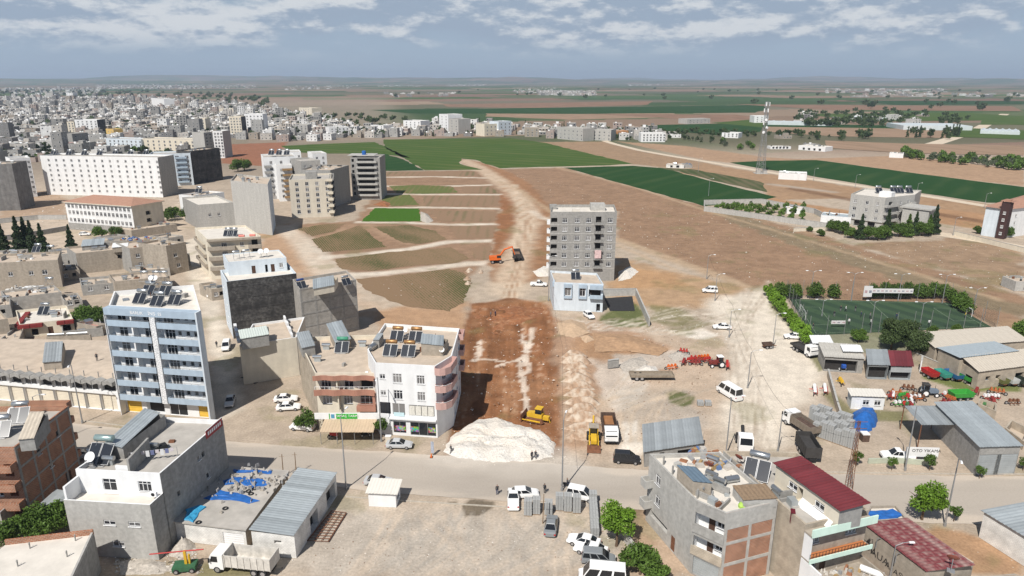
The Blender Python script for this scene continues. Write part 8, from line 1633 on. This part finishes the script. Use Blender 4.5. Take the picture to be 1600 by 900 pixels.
for lb, b, ty, a in (('tall street lamp beside the long shed and white kiosk', (541, 764), 650, 1.3), ('street lamp before the shop row', (129, 661), 570, -1.2), ('street lamp between the block stacks and the road', (878, 767), 656, 1.3), ('street lamp before the corner building', (596, 690), 590, -1.5), ('tall lamp beside the tractor unit', (1134, 712), 622, 0), ('lamp left of the dark tipper', (1215, 706), 648, 0), ('lamp by the white minibus', (1168, 606), 550, 0), ('lamp beside the white lime patch', (1139, 527), 486, 0), ('lamp beside the white estate car', (1117, 470), 430, 0), ('lamp on the edge of the big brown field', (1104, 436), 400, 0), ('lamp on the lane at the pitch hedge', (1207, 545), 492, 0), ('lamp in front of the white pickup', (1414, 735), 635, 1.5), ('tall lamp at the bottom right road edge', (1476, 822), 716, -2), ('lamp at the small pale blue house', (857, 470), 402, 0), ('lamp at the beige wall on the right', (1489, 368), 341, 0), ('lamp pole in the dark green field', (1107, 306), 280, 0), ('lamp pole behind the green field', (1091, 268), 248, 0), ('lamp on the farm track, left of the grey apartment', (1271, 282), 264, 0), ('lamp on the farm track behind the enclosure', (1336, 293), 274, 0), ('lamp behind the grey apartment', (1432, 306), 287, 0), ('lamp on the farm track at the right', (1538, 325), 303, 0), ('thin pole before the maroon workshop', (1390, 905), 852, 0), ('lamp behind the terrace house', (68, 700), 620, 0)): lamp(lb, b, ty, a, None)
p = U(1326, 763); r = thing('lattice_mast', 'slim rusty lattice power mast beside the road', 'mast', (*p, 0)); H_ = 11.5; cr = lambda k, z: Vector(((.42 - .025 * z) * (1 if k in (1, 2) else -1), (.42 - .025 * z) * (1 if k in (2, 3) else -1), z))
[MB().tube([cr(k, 0), cr(k, H_)], .045, 4).build('leg', M_rust, r) for k in range(4)]
for s_ in range(12):
    mb = MB(); z0_, z1_ = H_ * s_ / 12, H_ * (s_ + 1) / 12
    for k in range(4): j = (k + 1) % 4; mb.tube([cr(k, z0_), cr(j, z1_)], .028, 3)
    mb.build('bracing', M_rust, r)
[MB().tube([(-1.3, 0, z), (1.3, 0, z)], .05, 4).build('cross_arm', M_rust, r) for z in (10.2, 11.3)]
for lb, b, ty in (('thin wooden pole behind the shed roofs', (443, 745), 716), ('braced wooden pole behind the shed roofs', (463, 742), 714), ('leaning wooden post at the block stacks', (848, 818), 772)):
    p = U(*b); tag(MB().tube([(0, 0, 0), (.1, 0, max(4, ZT(ty, p.y)))], [.09, .06], 6).tube([(-.4, 0, 3.6), (.4, 0, 3.6)], .03, 4).build('wooden_pole', M_wood), lb, 'pole').location = (*p, 0)
def wire(label, pts):
    mb = MB()
    for a, b in zip(pts, pts[1:]):
        a, b = Vector(a), Vector(b); P = [a.lerp(b, t_ / 8) - Vector((0, 0, 1.1 * 4 * (t_ / 8) * (1 - t_ / 8))) for t_ in range(9)]; mb.tube(P, .022, 3)
    return tag(mb.build('overhead_wire', M_black), label, 'wire')
wire('overhead wire sagging along the pale dirt road', [(*U(*b), 8.5) for b in ((1104, 436), (1117, 470), (1139, 527), (1168, 606), (1215, 706), (1326, 763))]); wire('overhead wire running past the small pale blue house', [(*U(*b), 8) for b in ((857, 470), (878, 600), (878, 767))])
# road sign and cones
r = thing('road_sign', 'narrow tall notice panel at the edge of the gravel heap', 'sign', (*U(676, 712), 0), -.2); MB().box(-.25, .25, -.03, .03, .5, 2.6).build('panel', mat('blue grey panel', (.35, .38, .45), .5, .3, 3), r); MB().tube([(0, .05, 0), (0, .05, 2.7)], .04, 5).build('post', M_pole, r)
for lb, b in (('orange traffic cone at the notice panel', (674, 715)), ('orange traffic cone on the white gravel', (767, 709))): r = thing('traffic_cone', lb, 'cone', (*U(*b), .03)); MB().tube([(0, 0, .03), (0, 0, .75)], [.2, .04], 8).build('cone', M_or, r); MB().box(-.25, .25, -.25, .25, 0, .04).build('foot', M_black, r)
r = thing('shop_stand', 'red stand sign before the farm shop', 'sign', (*U(522, 688), 0), -.3); MB().box(-.8, .8, -.05, .05, .9, 1.7).build('panel', M_red, r); [MB().box(x - .04, x + .04, -.04, .04, 0, .9).build('leg', M_pole, r) for x in (-.6, .6)]
r = thing('meter_box', 'cream utility box at the kerb before the corner building', 'utility box', (*U(607, 691), 0)); MB().box(-.45, .45, -.3, .3, 0, 1.2).build('cabinet', M_cream, r); MB().box(-.5, .5, -.34, .34, 1.2, 1.28).build('lid', M_pvc, r)
# ================================================================== PEOPLE
M_skin = mat('skin', (.36, .2, .13), .6, .05); M_hair = mat('dark hair', (.02, .016, .012), .7, .1)
def person_mesh(pose):
    s_ = {'stand': 0., 'walk': .28, 'sit': 0.}[pose]; V = [(0, 0, .95), (0, 0, 1.2), (0, .0, 1.42), (0, 0, 1.52), (0, .01, 1.64), (0, .0, 1.74)]; E = [(0, 1), (1, 2), (2, 3), (3, 4), (4, 5)]; Rr = [(.15, .11), (.145, .1), (.15, .09), (.055, .055), (.085, .1), (.07, .08)]
    for q in (-1, 1):
        b = len(V); f = s_ * q
        if pose == 'sit': V += [(.1 * q, 0, .9), (.16 * q, -.42, .85), (.16 * q, -.4, .42), (.16 * q, -.55, .4)]
        else: V += [(.1 * q, 0, .88), (.1 * q, -f * .5, .5), (.1 * q, -f * .7 + (.06 if f else 0), .08), (.1 * q, -f * .7 - .14, .05)]
        Rr += [(.09, .09), (.065, .065), (.045, .045), (.045, .035)]; E += [(0, b), (b, b + 1), (b + 1, b + 2), (b + 2, b + 3)]; b = len(V)
        if pose == 'sit': V += [(.2 * q, 0, 1.4), (.26 * q, -.15, 1.15), (.26 * q, -.42, 1.08), (.25 * q, -.5, 1.08)]
        else: V += [(.2 * q, 0, 1.4), (.25 * q, .04 + f * .3, 1.12), (.24 * q, -.08 + f * .6, .88), (.23 * q, -.1 + f * .62, .8)]
        Rr += [(.06, .06), (.045, .045), (.035, .035), (.03, .045)]; E += [(2, b), (b, b + 1), (b + 1, b + 2), (b + 2, b + 3)]
    me = bpy.data.meshes.new('p'); me.from_pydata([(x, y, z) for x, y, z in V], E, []); o = bpy.data.objects.new('p', me); C.objects.link(o); sk = o.modifiers.new('s', 'SKIN'); 
    for i, r_ in enumerate(Rr): me.skin_vertices[0].data[i].radius = r_; me.skin_vertices[0].data[i].use_root = i == 0
    o.modifiers.new('u', 'SUBSURF').levels = 1; dg = bpy.context.evaluated_depsgraph_get(); m2 = bpy.data.meshes.new_from_object(o.evaluated_get(dg)); bpy.data.objects.remove(o); return m2
PM = {k: person_mesh(k) for k in ('stand', 'walk', 'sit')}
def person(label, base, rz, top, bot, pose='stand', grp=None, z=0.02):
    me = PM[pose].copy(); [me.materials.append(m) for m in (top, bot, M_skin, M_hair, M_black)]
    for p in me.polygons:
        c_ = p.center; p.material_index = 3 if c_.z > 1.70 or (c_.z > 1.6 and c_.y > .04) else 2 if c_.z > 1.5 else 4 if c_.z < .1 and pose != 'sit' else 1 if c_.z < .93 and abs(c_.x) < .19 else 2 if abs(c_.x) > .19 and c_.z < .86 else 0
        p.use_smooth = True
    o = put('person', me, None, (*U(*base), z), rz); return tag(o, label, 'person', grp)
CD = mat('dark cloth', (.03, .032, .04), .9, .1); CW = mat('white cloth', (.7, .7, .7), .9, .05); CB = mat('navy cloth', (.03, .045, .11), .9, .1); CG = mat('grey cloth', (.2, .2, .2), .9, .1); CY = mat('yellow cloth', (.65, .48, .04), .9, .05)
for lb, b, a, t_, q, ps in (('person in dark clothes walking at the left foot of the white gravel heap', (705, 709), 2, CD, CD, 'walk'), ('person in black, left of the pair on the white gravel', (831, 719), .5, CD, CD, 'stand'), ('person in black, right of the pair on the white gravel', (837, 718), -.4, CD, CG, 'stand'), ('person in a dark jacket standing on the road before the puddle', (777, 773), .2, CD, CB, 'stand'), ('person in dark clothes standing behind the block stacks at the road', (851, 771), 2.6, CD, CD, 'stand'), ('person in black in the lane beside the white utility car', (339, 543), 0, CD, CD, 'stand'), ('person working in the dug strip, left', (767, 496), 1, CG, CD, 'stand'), ('person working in the dug strip, right', (774, 495), 1, CB, CD, 'stand')): person(lb, b, a, t_, q, ps)
person('motorcycle rider in dark clothes on the road', (886, 761), R(85), CD, CB, 'sit', z=-.12)
o = person('person in black on the shop row roof', (152, 565), .4, CD, CD, 'stand'); o.location = (*U(152, 564, 6.2), 6.2)
for k, (x, y, c_, w_) in enumerate([(1313, 487, CD, 'dark'), (1321, 487, CW, 'white'), (1336, 487, CD, 'dark'), (1303, 495, CD, 'dark'), (1345, 496, CB, 'navy'), (1400, 499, CB, 'navy'), (1326, 507, CW, 'white'), (1360, 508, CW, 'white'), (1359, 498, CG, 'grey'), (1451, 509, CW, 'white'), (1508, 497, CY, 'yellow'), (1270, 515, CD, 'dark')]): person(f'football player in {w_} on the pitch', (x, y), k, c_, CD if c_ != CD else CG, 'walk' if k % 2 else 'stand', 'football players')
# ================================================================== FOOTBALL PITCH
pc_ = [U(1234, 467), U(1482, 473), U(1549, 511), U(1268, 524)]
def turfx(t, tcn, base, b):
    wv = t.nodes.new('ShaderNodeTexWave'); wv.bands_direction = 'X'; wv.inputs['Scale'].default_value = .055; wv.inputs['Distortion'].default_value = .4; mp = t.nodes.new('ShaderNodeMapping'); mp.inputs['Rotation'].default_value = (0, 0, -.5); t.links.new(tcn.outputs['Object'], mp.inputs[0]); t.links.new(mp.outputs[0], wv.inputs['Vector']); r_ = t.nodes.new('ShaderNodeMapRange'); r_.inputs[1].default_value = .35; r_.inputs[2].default_value = .65; t.links.new(wv.outputs[1], r_.inputs[0]); return nodemix(t, r_.outputs[0], (.028, .056, .030), (.042, .078, .038))
struct(MB().face([(*pc_[3], .04), (*pc_[2], .04), (*pc_[1], .04), (*pc_[0], .04)]).build('football_turf', mat('artificial turf', (1, 1, 1), .9, 0, extra=turfx)))
def bil(u, v, z=0): a = pc_[3].lerp(pc_[2], u); b = pc_[0].lerp(pc_[1], u); q = a.lerp(b, v); return Vector((q.x, q.y, z))
ml_ = mat('faded pitch line', (.20, .26, .17), .9, .2)
for a, b in (((.03, .04), (.97, .04)), ((.03, .96), (.97, .96)), ((.03, .04), (.03, .96)), ((.97, .04), (.97, .96)), ((.5, .04), (.5, .96)), ((.03, .25), (.15, .25)), ((.15, .25), (.15, .75)), ((.03, .75), (.15, .75)), ((.97, .25), (.85, .25)), ((.85, .25), (.85, .75)), ((.97, .75), (.85, .75))): p, q = bil(*a), bil(*b); strip('pitch_line', [(p.x, p.y), (q.x, q.y)], .12, ml_, .046)
r = thing('pitch_net_fence', 'tall dark net fence on slim posts around the football pitch', 'fence', (0, 0, 0)); ring = [bil(-.02, -.03), bil(1.02, -.03), bil(1.02, 1.04), bil(-.02, 1.04)]; HN = 5.2; M_net = mat('dark net cord', (.04, .045, .042), .9, .1)
for k in range(4):
    a, b = ring[k], ring[(k + 1) % 4]; Ln = (b - a).length; n_ = int(Ln / 4.5); mb = MB()
    for i in range(n_): p = a.lerp(b, i / n_); MB().tube([(p.x, p.y, 0), (p.x, p.y, HN + .2)], .055, 5).build('post', M_pole, r)
    for z in np.arange(.3, HN + .1, .45): mb.tube([(a.x, a.y, z), (b.x, b.y, z)], .011, 3, None, False)
    m_ = int(Ln / .45)
    for i in range(m_): p = a.lerp(b, i / m_); mb.tube([(p.x, p.y, .1), (p.x, p.y, HN)], .011, 3, None, False)
    stuff(mb.build('net', M_net, r))
for k, (x, y) in enumerate([(1266, 466), (1330, 470), (1403, 470), (1472, 474), (1284, 494), (1360, 520), (1436, 516), (1520, 490)]): lamp(['floodlight post at the far left net', 'floodlight post left of the small banner', 'floodlight post behind the long banner', 'floodlight post at the far right net', 'floodlight post at the left side of the pitch', 'floodlight post in the near net, left', 'floodlight post in the near net, right', 'floodlight post at the right goal'][k], (x, y), (425, 428, 430, 431, 470, 472, 474, 452)[k], 0, 'pitch floodlights', True)
for k, u_ in enumerate((.985, .015)):
    a, b = bil(u_, .38), bil(u_, .62); d = Vector((1.2 if k == 0 else -1.2, 0, 0)); g = thing('football_goal', ['white goal at the right end of the pitch', 'white goal at the left end of the pitch'][k], 'goal', (0, 0, 0), 0, 'goals'); MB().tube([(a.x, a.y, .05), (a.x, a.y, 2.1), (b.x, b.y, 2.1), (b.x, b.y, .05)], .07, 5).build('frame', M_pvc, g); nb = MB()
    for i in range(9): p = a.lerp(b, i / 8); nb.tube([(p.x, p.y, 2.1), (p.x + d.x, p.y, .05)], .012, 3)
    for i in range(5): t_ = i / 4; nb.tube([(a.x + d.x * t_, a.y, 2.1 - 2.05 * t_), (b.x + d.x * t_, b.y, 2.1 - 2.05 * t_)], .012, 3)
    stuff(nb.build('net', M_pvc, g))
M_ban = mat('white printed banner', (.66, .64, .64), .7, .05)
for lb, x, y, w_, h_, z in (('long white printed banner on the far net of the pitch', 1392, 470, 11.5, 1.3, 2.3), ('small square white banner left of the long one', 1354, 470, 2.4, 3.2, 1.2), ('white banner lying in the near net of the pitch', 1309, 512, 3.6, .9, 1.0)):
    b = thing('banner', lb, 'banner', (*U(x, y), 0), R(-2)); MB().box(-w_ / 2, w_ / 2, -.05, .05, z, z + h_).build('cloth', M_ban, b); n_ = int(w_ / 1.1)
    for i in range(n_): MB().box(-w_ / 2 + .3 + i * w_ / n_, -w_ / 2 + .3 + (i + .6) * w_ / n_, -.06, -.051, z + h_ * .35, z + h_ * .6).build('print_block', mat('print %d' % (i % 2), [(.45, .3, .32), (.25, .25, .3)][i % 2], .8, .2), b)
# ================================================================== loose stones and litter
rs = np.random.RandomState(4); V = []; Fc = []; cs = [M_wgr, M_rub, mat('soil clod', (.2, .125, .08), .95, .2)]; mi2 = []
zones = [([(880, 500), (1060, 520), (1130, 600), (1100, 690), (890, 690)], 1500, .04, .18, (2, 1, 2)), ([(735, 480), (870, 480), (880, 690), (705, 690)], 900, .05, .25, (2, 2, 0)), ([(800, 270), (1100, 330), (1560, 480), (1190, 450), (960, 370)], 1300, .08, .3, (2, 0, 2)), ([(1100, 335), (1560, 380), (1590, 470), (1300, 400)], 700, .08, .28, (2, 1, 0)), ([(440, 830), (1000, 800), (960, 895), (420, 895)], 900, .03, .12, (0, 1, 2)), ([(560, 440), (740, 425), (720, 480), (600, 465)], 150, .06, .2, (1, 0, 2)), ([(1000, 480), (1150, 470), (1150, 560), (1000, 540)], 500, .05, .2, (0, 1, 2)), ([(180, 870), (300, 850), (320, 895), (180, 898)], 500, .06, .3, (0, 1, 1)), ([(0, 300), (300, 300), (280, 380), (0, 345)], 500, .15, .5, (0, 1, 2)), ([(690, 690), (880, 700), (890, 730), (690, 728)], 450, .04, .16, (0, 0, 1))]
for Pp, n_, s0, s1, mk in zones:
    W_ = [tuple(U(*p)) for p in Pp]; xs = [p[0] for p in W_]; ys = [p[1] for p in W_]; k = 0
    while k < n_:
        x, y = rs.uniform(min(xs), max(xs)), rs.uniform(min(ys), max(ys)); 
        if not in_poly((x, y), W_): continue
        k += 1; s_ = s0 + (s1 - s0) * rs.rand() ** 4; b = len(V); a, c_, e_ = s_ * rs.uniform(.6, 1.4), s_ * rs.uniform(.6, 1.4), s_ * rs.uniform(.4, 1)
        V += [(x - a, y, 0), (x, y - c_, .0), (x + a, y, 0), (x, y + c_, 0), (x + rs.uniform(-.3, .3) * a, y, e_)]; Fc += [(b, b + 1, b + 4), (b + 1, b + 2, b + 4), (b + 2, b + 3, b + 4), (b + 3, b, b + 4)]; mi2 += [mk[rs.randint(3)]] * 4
me = bpy.data.meshes.new('loose_stones'); me.from_pydata(V, [], Fc); [me.materials.append(m) for m in cs]; me.polygons.foreach_set('material_index', mi2); stuff(put('loose_stones', me), 'loose stones, clods and litter strewn over the yards and fields', 'stones')
# ================================================================== make shared labels point at one thing each
by = {}
for o in C.objects:
    if o.parent is None and o.get('label'): by.setdefault(o['label'], []).append(o)
for lb, os_ in by.items():
    if len(os_) > 1:
        os_.sort(key=lambda o: proj(o.location.x, o.location.y)[0] if o.location.y > 5 else 0)
        for i, o in enumerate(os_): n_ = i + 1; o['label'] = lb + ', ' + (od[i] if i < 12 else f"{n_}{'th' if 10 < n_ % 100 < 14 else {1: 'st', 2: 'nd', 3: 'rd'}.get(n_ % 10, 'th')}") + ' from left'
# ================================================================== HAZE
hz = MB().box(-26000, 26000, -30, 23500, -40, 260)
hm = bpy.data.materials.new('haze'); hm.use_nodes = True; t = hm.node_tree; t.nodes.clear()
pv = t.nodes.new('ShaderNodeVolumePrincipled'); pv.inputs['Color'].default_value = (.66, .80, 1.0, 1); pv.inputs['Density'].default_value = 8e-5; pv.inputs['Anisotropy'].default_value = .1
oo = t.nodes.new('ShaderNodeOutputMaterial'); t.links.new(pv.outputs[0], oo.inputs['Volume'])
stuff(hz.build('haze', hm))
